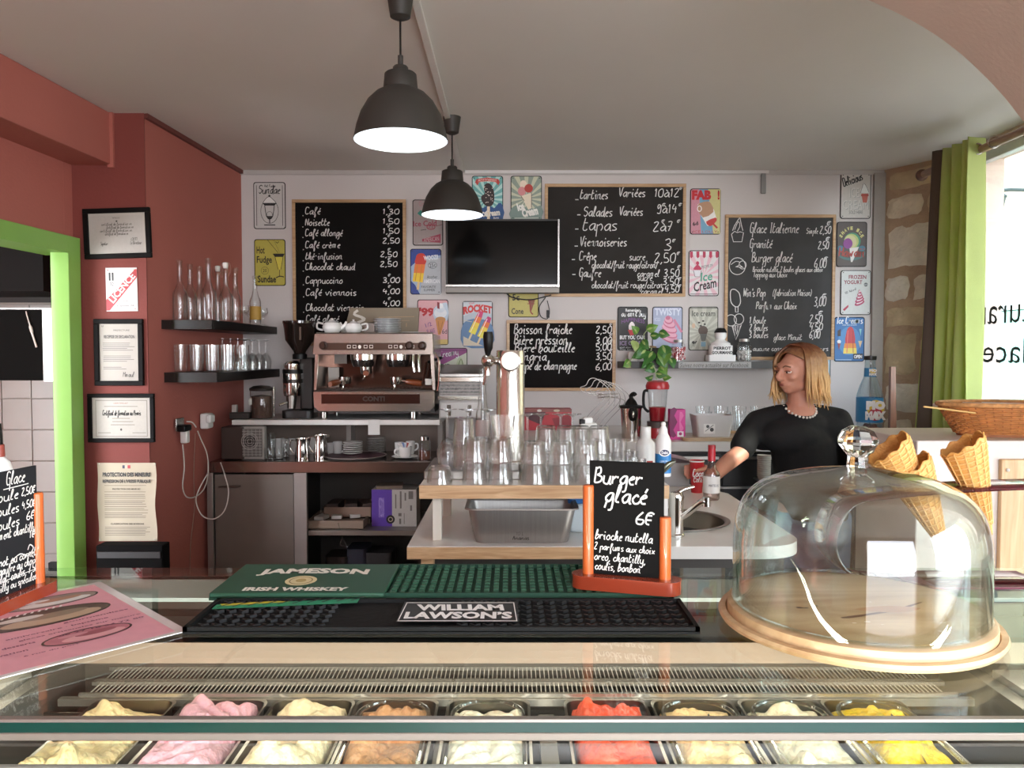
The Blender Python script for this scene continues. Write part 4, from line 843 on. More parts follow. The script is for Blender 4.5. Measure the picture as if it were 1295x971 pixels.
MB().bb(xd(371), .03, .05, xd(373), .63, ff).build('divider_panel', M('#3a3430', .5, .3), t)
MB().bb(0, .62, .05, x1, .635, ff).build('back_panel', M('#4a423c', .5, .2), t)
zsh = P(450, 670, 4.7).z; MB().bb(xd(388), .03, zsh-.03, x1, .61, zsh).build('shelf', M('#8a827a', .35, .7), t, bevel=.002)
MB().bb(xd(262), .06, 0, x1, .6, .06).build('plinth', MATTB, t)
zu = P(400, 531, 4.72).z; u = thing('raised_shelf', 'long white edged raised shelf above the steel counter, under the coffee machine', 'shelf', (P(293, 531, 4.72).x, 4.72, zt))
ux = P(556, 531, 4.72).x-u.location.x
MB().bb(0, 0, zu-zt-.03, ux, .5, zu-zt).build('board', M('#d3cfca', .4, name='white_shelf_edge'), u, bevel=.002)
for x in (.02, ux/2, ux-.04): MB().bb(x, .3, 0, x+.03, .45, zu-zt-.03).build('bracket', M('#8e8680', .4), u)
MB().bb(0.03, .44, 0, ux, .46, zu-zt-.03).build('back_board', M('#6f5f55', .5), u)
# things on the shelf in the open compartment
def carton(label, px0, px1, pyt, pyb, Y, dep, col, name='cardboard_box', open_=False, art=None, rz=0, zb=None):
    c = P((px0+px1)/2, pyb, Y); s = Y/1000; w = (px1-px0)*s; h = (pyb-pyt)*s
    t = thing(name, label, 'box', (c.x, Y, zb if zb is not None else c.z), rz=rz)
    CB = M(col, .75, var=.08, bump=.1, name='cardboard')
    if open_:
        m = MB(); m.bb(-w/2, 0, 0, w/2, .004, h); m.bb(-w/2, dep-.004, 0, w/2, dep, h); m.bb(-w/2, 0, 0, -w/2+.004, dep, h); m.bb(w/2-.004, 0, 0, w/2, dep, h); m.bb(-w/2, 0, 0, w/2, dep, .004); m.build('tray', CB, t)
    else: MB().bb(-w/2, 0, 0, w/2, dep, h).build('body', CB, t, bevel=.002)
    if art:
        a = Art(px1-px0, pyb-pyt, s, off=.001); art(a); o = a.build('print', t); o.location = (0, 0, h/2)
    return t, w, h
t1, w, h = carton('open cardboard tray of sachets lying at the front of the open compartment', 388, 460, 664, 675, 4.72, .32, '#8f7a68', open_=True, zb=zsh)
for i, x in enumerate((-.10, -.02, .07)): MB().box((x, .13+.03*i, h), (.06, .14, .02), rz=.3*i-.2).build('sachet', M('#c9c3bb', .5), t1)
MB().tube(spline([(.02, -.01, .04), (.03, -.012, 0), (.045, -.012, -.05), (.03, -.012, -.09), (.07, -.012, -.1), (.05, -.012, -.06)], 4), .004, 6, flat=.3).build('plastic_wrap', PLAST, t1)
t1, w, h = carton('second cardboard tray stacked behind the open tray, torn plastic on top', 409, 470, 641, 654, 4.86, .26, '#8c7363', open_=True)
for i, x in enumerate((-.1, .0, .09)): MB().box((x, .12, h-.01), (.07, .18, .05), rz=.2*i).build('packet', M('#4a3a33', .5), t1)
MB().box((0, .13, -.04), (w-.02, .24, .06)).build('lower_carton', M('#6d5a4c', .8), t1)
def dd(a):
    a.rect(0, 0, 26, 47, '#5b3a98'); a.text('INFUSION', 9, 10, 16, 36, '#b9a3dc'); a.rect(26, 0, 57, 47, '#b5afa6'); 
    for i, (x, y0, y1, w) in enumerate([(30, 6, 24, 1.5), (36, 2, 24, 2.2), (42, 4, 14, 2), (47, 2, 12, 6), (34, 30, 34, 4), (49, 20, 27, 2.4), (35, 37, 44, 2.5), (41, 30, 44, .8)]): a.rect(x, y0, x+w, y1, '#6f6862')
    a.ell(24, 38, 5.5, 5.5, '#1b1814'); a.ring(24, 38, 2.6, 2.6, .9, '#b7a890')
t1, w, h = carton('purple and white printed carton standing upright in the open compartment', 470, 527, 623, 670, 4.8, .2, '#a9a39a', art=dd, zb=zsh)
MB().box((-.04, .1, h+.009), (.16, .14, .018), rz=.1).build('loose_card', M('#7d6a5a', .8), t1)
for i, (px, py, w, hh, c) in enumerate([(430, 716, 30, 26, '#2c2320'), (455, 714, 26, 34, '#262430'), (482, 716, 34, 30, '#241d1b')]):
    q = P(px, 730, 4.95); o = MB().prism(rrect(w*.005, .2, .03), 0, hh*.006).build('storage_bag', M(c, .7, bump=.4, bs=20), bevel=.01); o.location = (q.x, 4.95, q.z); tag(o, f'dark bag low in the open compartment, {ORD[i]} from the left', 'bag', 'dark bags in the compartment')
MB_ = MB().bb(0, 0, 0, .1, .1, .1)
o = MB().bb(P(388, 700, 4.7).x, 4.7, .06, P(555, 700, 4.7).x, 5.2, P(450, 731, 4.9).z).build('lower_storage_case', M('#1a1614', .7)); tag(o, 'black storage case at the bottom of the open compartment', 'case')
# small heater
t = thing('fan_heater', 'brown and grey fan heater with a round grille, left end of the steel counter', 'heater', (P(308, 583, 4.72).x, 4.72, zt)); s = .00472
MB().box((-13*s, .07, 21.5*s), (29*s, .16, 41*s)).build('body', M('#3b2f2a', .4), t, bevel=.006)
MB().box((12*s, .02, 21.5*s), (31*s, .05, 43*s)).build('front_frame', M('#98938e', .4), t, bevel=.01)
MB().box((12*s, -.006, 22*s), (25*s, .01, 36*s)).build('grille_back', M('#6f6a66', .5), t, bevel=.003)
m = MB(); cx, cz = 9*s, 24*s
for r in (3, 5.5, 8, 10.5): m.tube([(cx+r*s*math.cos(2*PI*i/24), -.013, cz+r*s*math.sin(2*PI*i/24)) for i in range(24)], .0016, 4, closed=True)
for i in range(9): z = (7+3.7*i)*s; m.tube([(-.002, -.013, z), (24*s, -.013, z)], .0012, 4)
for i in range(5): x = (2+5*i)*s; m.tube([(x, -.013, 5*s), (x, -.013, 39*s)], .0012, 4)
o = m.build('grille', M('#b0aba6', .4), t); o['kind'] = 'stuff'
MB().lathe([(0, 0), (8*s, 0), (8*s, .002), (0, .002)], 24, m=Matrix.Translation((cx, -.0115, cz)) @ Matrix.Rotation(PI/2, 4, 'X')).build('fan_opening', M('#2a2624', .5), t)
# mugs, beakers, milk jugs, plates
def mug(label, px, pyb, Y, R, H, col='#dedad6', ha=0, group='white cups on the steel counter', z=None, name='cup', saucer=False, cat='cup'):
    q = P(px, pyb, Y); t = thing(name, label, cat, (q.x, Y, q.z if z is None else z), rz=ha, group=group); b = .0
    if saucer: b = .008; MB().lathe([(0, 0), (R*.9, 0), (R*1.9, .012), (R*1.9, .014), (R*.9, .006), (0, .005)], 28).build('saucer', M(col, .2, coat=.4), t)
    MB().lathe([(0, b), (R*.7, b), (R*.85, b+.01), (R, H), (R-.003, H), (R*.8, b+.015), (0, b+.01)], 24).build('body', M(col, .2, coat=.4), t)
    MB().tube(spline([(R*.93, 0, H*.8), (R*1.5, 0, H*.78), (R*1.55, 0, H*.45), (R*.88, 0, H*.25)], 5), .005, 8).build('handle', M(col, .2, coat=.4), t); return t
cups = [(352, 566, 4.95, .048, .10, 'large white cup behind the beakers next to the heater'), (370, 560, 5.0, .045, .095, 'white cup right behind the large one next to the heater'), (397, 562, 5.05, .05, .10, 'white cup standing between the two steel milk jugs'), (427, 566, 4.95, .03, .085, 'narrow white cup right of the milk jugs'), (419, 572, 5.0, .03, .07, 'small white cup partly behind the right milk jug')]
for px, py, Y, R, H, lb in cups: mug(lb, px, py, Y, R, H, ha=-.3, z=zt)
for i, (px, Y) in enumerate(((341, 4.72), (353, 4.74))): tumbler('beaker', f'small straight glass beaker in front of the white cups, {ORD[i]} from the left', 'glass', (P(px, 580, Y).x, Y, zt), .031, .075, .93, group='beakers on the steel counter')
for i, (px, Y, H) in enumerate(((344, 4.84, .15), (361, 4.82, .13))): tumbler('beaker', f'taller glass beaker behind the small ones, {ORD[i]} from the left', 'glass', (P(px, 580, Y).x, Y, zt), .026, H, .93, group='tall beakers on the steel counter')
def jug(label, px, Y, R, H):
    t = thing('milk_jug', label, 'jug', (P(px, 580, Y).x, Y, zt), rz=PI)
    MB().lathe([(0, 0), (R, 0), (R*1.02, .006), (R*.94, H*.55), (R*.82, H*.8), (R*.9, H), (R*.86, H), (R*.78, H*.8), (R*.9, H*.5), (R*.95, .01), (0, .008)], 28).build('body', CHROME, t)
    MB().tube(spline([(R*.85, 0, H*.9), (R*1.6, 0, H*.88), (R*1.65, 0, H*.5), (R*.95, 0, H*.2)], 5), .004, 8).build('handle', CHROME, t)
    MB().prism([(-R*.8, -R*.35), (-R*1.25, 0), (-R*.8, R*.35)], H*.9, H*1.0).build('spout', CHROME, t)
jug('steel milk jug on the counter, left one of the pair', 382, 4.76, .042, .125); jug('steel milk jug with a black handle side, right one of the pair', 406, 4.78, .042, .145)
def plates(label, px, Y, R, n, z, col='#d9d5cf', dz=.0075, group='stacked saucers'):
    for i in range(n):
        lb = f'{label}, {ORD[i]} from the bottom'
        o = MB().lathe([(0, 0), (R*.55, 0), (R, .008), (R, .0105), (R*.6, .004), (0, .003)], 28).build('saucer', M(col, .2, coat=.4)); o.location = (P(px, 560, Y).x+random.uniform(-.002, .002), Y, z+i*dz); tag(o, lb, 'saucer', group)
tr = thing('round_tray', 'oval burgundy non-slip tray with a pale rim on the steel counter', 'tray', (P(450, 580, 4.86).x, 4.86, zt))
MB().lathe([(0, .0), (.17, 0), (.19, .012), (.186, .014), (.168, .005), (0, .005)], 40).build('rim', M('#b5a8a2', .3), tr); MB().lathe([(0, .0055), (.167, .0055), (.18, .012), (0, .0125)], 40).build('mat', M('#4b2430', .5, name='burgundy_rubber'), tr)
plates('white saucer in the left stack on the burgundy tray', 446, 4.9, .062, 6, zt+.014, dz=.013, group='saucers in the left stack')
plates('white saucer in the right stack behind the burgundy tray', 476, 5.08, .06, 9, zt+.002, '#c9c4be', dz=.0105, group='saucers in the right stack')
c = mug('white cup and saucer filled with sugar sachets, right of the saucer stacks', 512, 574, 4.8, .042, .07, ha=-2.6, z=zt, saucer=True)
for i in range(5): MB().box((-.02+.011*i, .0, .075), (.014, .03, .04), ry=.25*(i-2)).build('sachet', M(['#e9e4dd', '#b4524a', '#dfe4ea', '#7d92c0', '#e9e4dd'][i], .6), c)
mug('small white cup behind the sugar cup, left side', 505, 566, 5.0, .03, .075, ha=0, z=zt); mug('small white cup behind the sugar cup, right side', 519, 566, 5.02, .03, .08, ha=0, z=zt)
t = thing('cocoa_jar', 'glass shaker jar half full of brown cocoa beside the drip tray', 'jar', (P(537, 580, 4.72).x, 4.72, zt))
MB().lathe([(0, 0), (.036, 0), (.036, .11), (.026, .125), (.026, .13)], 24).build('glass', GL, t); MB().lathe([(0, .003), (.034, .003), (.034, .055), (0, .06)], 24).build('cocoa', M('#5d3626', .9), t); MB().lathe([(.03, .12), (.03, .14), (0, .15)], 20).build('lid', CHROME, t)
o = MB().bb(-.035, -.003, -.06, .035, 0, .03).build('paper_note', M('#c9c6c1', .8)); tag(o, 'white paper note hanging over the raised shelf edge', 'note'); o.location = P(473, 537, 4.715)

# canister left of the grinder, power strip
t = thing('glass_canister', 'tall glass canister with a steel band, left of the coffee grinder', 'canister', P(331, 530, 4.85)); t.location.z = zu; s = .00485
MB().lathe([(0, 0), (13*s, 0), (14*s, 4*s), (14*s, 36*s), (13*s, 38*s)], 28).build('glass', GLB, t); MB().lathe([(0, .004), (12.5*s, .004), (12.5*s, 28*s), (0, 30*s)], 24).build('contents', M('#4a342a', .8, bump=.5, bs=60), t)
MB().lathe([(14.5*s, 35*s), (15*s, 38*s), (10*s, 41*s), (0, 42*s)], 28).build('lid', M('#2a2421', .35), t); MB().tube([(15.5*s, 0, 2*s), (15.5*s, 0, 40*s)], .006, 8).build('clasp', CHROME, t); MB().box((-10*s, -13*s, 22*s), (4*s, .004, 8*s)).build('tag', M('#c2beb8', .6), t)
o = MB().box((0, 0, .02), (.12, .05, .04)).build('power_strip', M('#2c2623', .5), bevel=.005); o.location = (P(304, 530, 4.8).x, 4.8, zu); tag(o, 'small dark power strip at the left end of the raised shelf', 'power strip')
o = MB().box((0, 0, .04), (.03, .03, .08)).build('small_tin', M('#b5aea6', .5), bevel=.003); o.location = (P(297, 520, 4.9).x, 4.9, zu); tag(o, 'small pale tin at the very left end of the raised shelf', 'tin')
# coffee grinder
t = thing('coffee_grinder', 'black and chrome coffee grinder with a smoked bean hopper', 'grinder', (P(380, 530, 4.9).x, 4.9, zu)); s = .0049
MB().prism(rrect(40*s, 36*s, 8*s), 0, 10*s).build('base', M('#171412', .35), t, bevel=.006)
MB().bb(0, -2*s, 10*s, 17*s, 14*s, 76*s).build('column', M('#1e1b19', .4), t, bevel=.01)
MB().lathe([(0, 28*s), (11*s, 28*s), (12*s, 32*s), (12*s, 60*s), (11*s, 63*s), (11*s, 68*s), (6*s, 72*s), (0, 72*s)], 28, c=(-8*s, -4*s, 0)).build('doser', CHROME, t)
MB().lathe([(12.6*s, 56*s), (12.6*s, 61*s)], 28, c=(-8*s, -4*s, 0)).build('black_band', BLACK, t); MB().lathe([(12.4*s, 44*s), (12.4*s, 49*s)], 28, c=(-8*s, -4*s, 0)).build('dark_band', M('#3a322e', .3, .6), t)
MB().tube([(-8*s, -10*s, 28*s), (-8*s, -12*s, 12*s)], [7*s, 5*s], 16).build('chute', DSTEEL, t); MB().tube(spline([(-12*s, -16*s, 20*s), (-20*s, -22*s, 17*s)], 2), .008, 8).build('fork', CHROME, t)
MB().lathe([(6*s, 78*s), (8*s, 84*s), (18*s, 98*s), (20*s, 118*s), (21*s, 119*s), (21*s, 122*s), (0, 122*s)], 32).build('hopper', M('#241b17', .12, coat=.6, name='smoked_hopper'), t); MB().lathe([(0, 74*s), (9*s, 74*s), (9*s, 80*s), (6*s, 82*s)], 24).build('collar', BLACK, t)
MB().box((6*s, -19.5*s, 106*s), (2*s, .01, 16*s)).build('sight_strip', M('#6b5a50', .3), t)
# espresso machine
t = thing('espresso_machine', 'chrome two group espresso machine with wooden portafilter handles', 'coffee machine', (P(474, 530, 4.78).x, 4.78, zu)); s = .00478
for x in (-66, 48): MB().lathe([(0, 0), (4*s, 0), (4*s, 10*s), (0, 10*s)], 16, c=(x*s, .04, 0)).build('foot', CHROME, t)
for x in (-66, 48): MB().lathe([(0, 0), (4*s, 0), (4*s, 10*s), (0, 10*s)], 16, c=(x*s, .38, 0)).build('foot', CHROME, t)
MB().bb(-77*s, .0, 9*s, 76*s, .43, 14*s).build('chassis', M('#2a2422', .4), t)
m = MB(); m.prism([(-77*s, 35*s), (-76*s, 16*s), (-70*s, 10*s), (70*s, 10*s), (76*s, 16*s), (77*s, 35*s)], -.02, .03, RXZ); o = m.build('lower_front', M('#bcb2aa', .15, .85, .04, name='mirror_chrome'), t, bevel=.005); 
MB().box((-4*s, -.032, 26*s), (124*s, .004, 12*s)).build('front_panel', M('#4a2f28', .15, .6, name='red_reflection_strip'), t, bevel=.002)  # reflected dark red on the chrome front, put into this strip's colour
a = Art(124, 14, s, off=.0352); a.text('CONTI', 52, 3.5, 80, 10, '#1b1613', bold=.04); o = a.build('lettering', t); o.location = (-4*s, 0, 26*s)
MB().box((0, .13, 35.5*s), (152*s, .30, 3*s)).build('drip_tray', M('#5c5450', .3, 1), t, bevel=.003)
m = MB()
for i in range(24): m.bb((-62+5*i)*s, .01, 37.2*s, (-60.4+5*i)*s, .26, 37.8*s)
m.build('drip_grille', DSTEEL, t, kind='stuff')
MB().bb(-72*s, .27, 36*s, 72*s, .43, 82*s).build('back_splash', M('#57423a', .18, .9, name='back_splash_steel'), t)
for sx in (-1, 1): MB().prism([(sx*77*s, 36*s), (sx*73*s, 36*s), (sx*70*s, 82*s), (sx*75*s, 84*s)], -.42, -.0, RXZ).build('side_cheek', M('#b9aea6', .25, .9), t, bevel=.004)
m = MB().prism([(-78*s, 82*s), (76*s, 82*s), (75*s, 108*s), (-75*s, 108*s)], -.43, .02, RXZ); m.build('head', M('#b3a8a0', .25, .8, name='brushed_head'), t, bevel=.006)
MB().box((0, -.024, 92*s), (130*s, .004, 9*s)).build('button_panel', M('#5b463d', .25, .5), t, bevel=.001)
a = Art(130, 9, s, off=.0265)
for x0 in (32, 84):
    for i in range(5):
        x = x0+7*i
        if i == 2: a.ell(x+1.5, 5, 2, 2.4, '#e6e0da', 10)
        else: a.line([(x, 3), (x+4, 3), (x+4, 6.4), (x, 6.4)], .8, '#d9cfc7', closed=True)
o = a.build('button_marks', t); o.location = (0, 0, 92*s)
for x, z in ((-63, 93), (45, 93), (61, 93)):
    kk = MB().lathe([(0, 0), (5.6*s, 0), (5.2*s, .012), (3.4*s, .018), (3.2*s, .035), (0, .036)], 20, m=Matrix.Translation((x*s, -.022, z*s)) @ Matrix.Rotation(PI/2, 4, 'X')).build('knob', M('#3d2a24', .2, coat=.5), t)
for x in (-18, 27):
    MB().lathe([(0, 66*s), (13*s, 66*s), (15*s, 70*s), (15.5*s, 76*s), (16*s, 84*s)], 28, c=(x*s, .10, 0)).build('group_head', M('#25201e', .2, coat=.5), t)
    MB().lathe([(16.2*s, 75*s), (16.4*s, 83*s)], 28, c=(x*s, .10, 0)).build('group_ring', CHROME, t)
def portaf(x, y, z, ang, parent):
    e = MB().lathe([(0, 0), (7*s, 0), (8*s, 3*s), (8.4*s, 9*s), (0, 9*s)], 22, c=(x, y, z)).build('portafilter_basket', CHROME, parent)
    d_ = Vector((math.cos(ang), math.sin(ang), -.12)); p0 = Vector((x, y, z+5*s)); 
    MB().tube([p0+d_*8*s, p0+d_*13*s], 2.2*s, 10).build('portafilter_neck', CHROME, parent)
    MB().tube([p0+d_*12*s, p0+d_*16*s, p0+d_*26*s, p0+d_*33*s], [2.4*s, 3.6*s, 4.2*s, 3.4*s], 14).build('portafilter_handle', M('#7a3f22', .3, coat=.5, name='wood_handle'), parent)
    MB().tube(spline([(x-2*s, y, z+1*s), (x-3*s, y, z-4*s), (x-5*s, y-.01, z-7*s)], 3), 1.5*s, 8).build('portafilter_spout', CHROME, parent)
portaf(-40*s, .06, 44*s, -PI*.62, t); portaf(26*s, .06, 44*s, -.12, t); portaf(-14*s, .10, 57*s, -PI*.45, t)
MB().tube(spline([(50*s, .0, 82*s), (50*s, -.01, 70*s), (52*s, -.02, 60*s)], 4), 2.2*s, 8).build('steam_wand', CHROME, t); MB().tube(spline([(57*s, .0, 82*s), (57*s, -.01, 70*s), (58*s, -.02, 60*s)], 4), 2.2*s, 8).build('steam_wand', CHROME, t)
MB().tube(spline([(76*s, .0, 84*s), (82*s, -.02, 74*s), (82*s, -.02, 50*s), (80*s, -.02, 36*s)], 5), 1.3*s, 8).build('hose', CHROME, t)
MB().box((-61*s, .2, 52*s), (14*s, .02, 26*s), rz=.1).build('white_cloth', M('#cfc6bd', .8), t, bevel=.004); MB().box((-50*s, .16, 76*s), (16*s, .004, 12*s)).build('rating_label', M('#8a817a', .4), t)
MB().box((67*s, .05, 47*s), (8*s, .02, 8*s)).build('dial', M('#d9d4cd', .4), t, bevel=.003); MB().tube([(66*s, .1, 72*s), (84*s, .06, 78*s)], 2*s, 8).build('lever', BLACK, t)
for i in range(4): MB().tube([((56+5*i)*s, .26, 46*s), ((62+5*i)*s, .18, 72*s)], 1.6*s, 8).build('hanging_spout', M('#6e4438', .3, .5), t)
MB().tube([(-74*s, .015, 109*s), (74*s, .015, 109*s)], .004, 8).build('cup_rail', CHROME, t)
zm = zu+108.5*s
def teapot(label, px, Y, flip=False, sc=1.0):
    t = thing('teapot', label, 'teapot', (P(px, 420, Y).x, Y, zm), rz=PI if flip else 0, group='white teapots on the coffee machine'); r = .058*sc
    MB().lathe([(0, 0), (r*.6, 0), (r*.95, r*.45), (r, r*.75), (r*.8, r*1.15), (r*.45, r*1.3), (r*.4, r*1.3)], 28).build('body', CERAM, t)
    MB().lathe([(r*.48, r*1.28), (r*.3, r*1.42), (r*.08, r*1.46), (r*.16, r*1.6), (0, r*1.68)], 20).build('lid', CERAM, t)
    MB().tube(spline([(-r*.9, 0, r*1.05), (-r*1.5, 0, r*1.15), (-r*1.55, 0, r*.6), (-r*.95, 0, r*.4)], 5), .006, 8).build('handle', CERAM, t)
    MB().tube(spline([(r*.9, 0, r*.6), (r*1.3, 0, r*.9), (r*1.5, 0, r*1.3)], 4), [.014, .013, .012, .011, .01, .009, .008, .007, .007], 10).build('spout', CERAM, t)
teapot('white teapot with its handle to the left, on the coffee machine', 420, 4.9, sc=1.02); teapot('white teapot with its spout to the left, on the coffee machine', 447, 4.93, True, .95)
mug('white jug shaped cup between the teapots on the coffee machine', 436, 420, 5.05, .03, .06, z=zm, group='white crockery on the coffee machine')
o = MB().bb(-.035, 0, 0, .035, .05, .072).build('napkin_holder', DSTEEL, bevel=.004); tag(o, 'square steel holder between the teapots and the plates', 'holder'); o.location = (P(467, 420, 4.95).x, 4.95, zm)
plates('white plate stacked on the right half of the coffee machine', 491, 4.95, .086, 9, zm, '#cfd0d2', dz=.0105, group='plates on the coffee machine')
o = MB().lathe([(0, 0), (.05, 0), (.085, .010), (.085, .012), (0, .004)], 28).build('plate', CERAM); tag(o, 'single flat plate at the right end on the coffee machine', 'plate'); o.location = (P(524, 420, 4.95).x, 4.95, zm)
def dd(a):
    a.line([(19, 3), (14, 8), (24, 12), (27, 15), (16, 20), (18, 25), (22, 30)], 3.2, '#d9d2c8', 3); a.line([(15, 8), (25, 15), (15, 22)], 2, '#d9d2c8', 3); a.line([(45, 12), (90, 11)], .8, '#b08f70'); a.line([(50, 16), (84, 16)], .6, '#a98d74'); a.line([(80, 19), (80, 24)], 1, '#b08f70')
s5 = .00513; t = thing('carton_lid', 'beige card panel with a white steam swirl, standing behind the teapots', 'card', (P(482, 420, 5.13).x, 5.13, zm))
MB().prism([(-48*s5, 0), (-39*s5, 34*s5), (48*s5, 34*s5), (46*s5, 0)], -.03, 0, RXZ).build('panel', M('#8b7d6a', .7, name='kraft_card'), t)
a = Art(96, 34, s5, off=.001); dd(a); o = a.build('print', t); o.location = (0, 0, 17*s5)
# stainless unit right of the machine
t = thing('steel_machine', 'stainless countertop unit with a ribbed lid, between coffee machine and beer tower', 'machine', (P(582, 531, 4.8).x, 4.8, zu)); s = .0048
MB().bb(-27*s, 0, 0, 28*s, .35, 46*s).build('body', M('#9a9793', .3, .7), t, bevel=.004)
MB().bb(-25*s, -.006, 2*s, 26*s, 0, 21*s).build('lower_panel', M('#b5b2ae', .3, .5), t, bevel=.003)
MB().bb(-28*s, -.03, 24*s, 29*s, 0, 29*s).build('front_lip', CHROME, t, bevel=.004)
MB().bb(-26*s, -.004, 30*s, 27*s, 0, 48*s).build('mesh_panel', M('#6d6b69', .45, .8, var=.35, vs=90), t)
MB().bb(-28*s, -.012, 47*s, 29*s, .35, 53*s).build('lid_edge', CHROME, t, bevel=.003)
m = MB(); m.prism([(0, 0), (.34, 0), (.30, .04), (.10, .075), (.0, .02)], -28*s, 29*s, Matrix.Rotation(PI/2, 4, 'Z') @ Matrix.Rotation(PI/2, 4, 'X')); o = m.build('lid', M('#a8a5a1', .25, .9), t, bevel=.003); o.location = (0, 0, 53*s)
for i in range(4): MB().bb(-25*s, -.008, (31.5+4.2*i)*s, 26*s, -.003, (32.3+4.2*i)*s).build('groove_rail', DSTEEL, t)
for x in (-14, 12): MB().bb(x*s-.012, -.012, 4*s, x*s+.012, -.004, 18*s).build('latch', CHROME, t)

# ================================================================ right back counter
zc = P(900, 558.5, 4.3).z; XC0 = P(655, 560, 4.3).x
t = thing('back_counter', 'white topped back counter running behind the woman to the stone wall', 'counter', (XC0, 4.3, 0)); wc = 2.28-XC0
MB().bb(0, 0, zc-.055, wc, .99, zc).build('worktop', M('#d8d4cf', .35, name='white_laminate'), t, bevel=.004)
MB().bb(.02, .05, .08, wc-.02, .97, zc-.06).build('carcass', M('#2e2b2a', .45), t)
for i in range(6):
    x = .03+i*(wc-.06)/6; d_ = MB().bb(x+.004, .035, zc-.25, x+(wc-.06)/6-.004, .05, zc-.075).build('drawer', M('#232120', .35), t, bevel=.003)
    MB().bb(x+.02, .022, zc-.10, x+(wc-.06)/6-.02, .035, zc-.085).build('drawer_handle', STEEL, d_)
    MB().bb(x+.004, .035, .1, x+(wc-.06)/6-.004, .05, zc-.262).build('door', M('#1f1d1c', .35), t, bevel=.003)
MB().bb(0, .02, zc-.262, wc, .034, zc-.25).build('steel_rail', STEEL, t)
# paper cups stacked at the counter end near the woman
t = thing('paper_cup_stack', 'tall stack of white paper cups beside the woman, under her arm', 'cups', P(966, 606, 4.25)); t.location = (P(966, 606, 4.25).x, 4.25, P(966, 606, 4.25).z); MB().bb(-.04, .0, -.006, .04, .055, .0).build('holder_plate', STEEL, t)
for i in range(11): MB().lathe([(.028, i*.011), (.036, i*.011+.02), (.038, i*.011+.021), (.036, i*.011+.023)], 20).build('cup', M('#cfc8ba', .7), t)
# giant promo bottle, wooden stick
t = thing('giant_bottle', 'oversized clear display bottle with blue PIO MAX label, beside the stone wall', 'bottle', (P(1099, 555, 4.8).x, 4.8, zc)); s = .0048
MB().lathe([(0, .01), (14*s, 0), (16*s, 6*s), (15*s, 12*s), (16*s, 18*s), (15.5*s, 48*s), (12*s, 60*s), (7*s, 72*s), (6.5*s, 88*s), (6*s, 93*s)], 32).build('body', glass('promo_plastic', '#e9f2f5', '#9fc4d8', .06, 3), t)
MB().lathe([(7*s, 92*s), (7.4*s, 94*s), (7.4*s, 97*s), (0, 98*s)], 24).build('cap', M('#1c1c1e', .4), t)
MB().lathe([(16.2*s, 14*s), (16*s, 45*s)], 32).build('label', M('#2f7fb5', .4), t); MB().lathe([(7.4*s, 71*s), (7*s, 82*s)], 24).build('neck_label', M('#3b86b8', .4), t)
a = Art(30, 30, s, off=16.8*s, eps=.0004); a.ell(15, 13, 11, 11, '#d9b83c'); a.ell(15, 20, 9, 8, '#b8293f'); a.text('PIO', 3, 3, 27, 14.5, '#ece6e4', bold=.09); a.text('MAX', 2, 16, 28, 27, '#ece6e4', bold=.09); a.ell(16, 22, 2.6, 5, '#f0ecea'); o = a.build('lettering', t); o.location = (0, 0, 29.5*s)
a = Art(14, 11, s, off=7.9*s, eps=.0004); a.ell(7, 4, 4, 3.4, '#d9b83c'); a.text('PIO', 2, 1, 12, 5, '#eee9e7', bold=.08); a.text('MAX', 2, 6, 12, 9.6, '#eee9e7', bold=.08); o = a.build('lettering', t); o.location = (0, 0, 76.5*s)
m = MB()
for i in range(10): m.sphere((random.uniform(-11, 11)*s, random.uniform(-11, 8)*s, random.uniform(2, 9)*s), .018, 10, 6)
m.build('bottle_caps', M('#a06a5a', .5), t, kind='stuff')
o = MB().prism([(-.02, 0), (.05, 0), (.006, zc+.40), (-.022, zc+.40)], 0, .03, RXZ).build('wooden_board', wood('#7a4a30', '#935d3e', axis=2)); tag(o, 'narrow reddish brown wooden plank standing beside the giant bottle', 'board'); o.location = (P(1127, 555, 4.9).x, 4.9, 0)

# ================================================================ right shelf with plant, jars, white figure
Ys = 5.08; t = thing('wall_shelf', 'dark grey shelf on the white wall, carrying plant, jars and bust', 'shelf', P(890, 466, Ys)); s = Ys/1000; zr = P(890, 457, Ys).z
MB().prism([(-98*s, 0), (-88*s, -.0), (106*s, 0), (106*s, .21), (-104*s, .21)], 0, zr-t.location.z).build('board', M('#37332f', .45, name='grey_shelf_board'), t, bevel=.002)
a = Art(92, 9, s, off=.0015); a.rect(0, .5, 92, 8.5, '#a09c98'); a.text('Suivez notre actualité sur Facebook', 2, 1.8, 89, 7.4, '#4a4644', shear=.2); o = a.build('sign_strip', t); o.location = (14*s-.0, 0, 4.5*s)
def candy(label, px, Y, R, H, cols, fill):
    t = thing('candy_jar', label, 'jar', (P(px, 455, Y).x, Y, zr))
    m = MB()
    def fn(u, v):
        q = 2*PI*u; r = R*(1+.03*math.cos(q*12))*(1 if v < .8 else 1-(v-.8)*1.6); return (r*math.cos(q), r*math.sin(q), v*H)
    m.grid(fn, 60, 12, True); m.build('glass', GL, t); MB().lathe([(0, H+.018), (R*.68, H+.016), (R*.72, H), (R*.66, H-.002)], 24).build('lid', M('#c7c4c0', .3, .7), t)
    for ci, cc in enumerate(cols):
        m = MB()
        for i in range(70): q = random.uniform(0, 2*PI); r = R*.9*math.sqrt(random.random()); m.sphere((r*math.cos(q), r*math.sin(q), .012+random.random()*H*fill), .0085, 6, 4)
        m.build('sweets', M(cc, .4), t, kind='stuff')
candy('ribbed glass jar of red and white sweets on the grey shelf, right of the plant', 858, 5.2, .046, .125, ['#b5343c', '#d8a7a5'], .62)
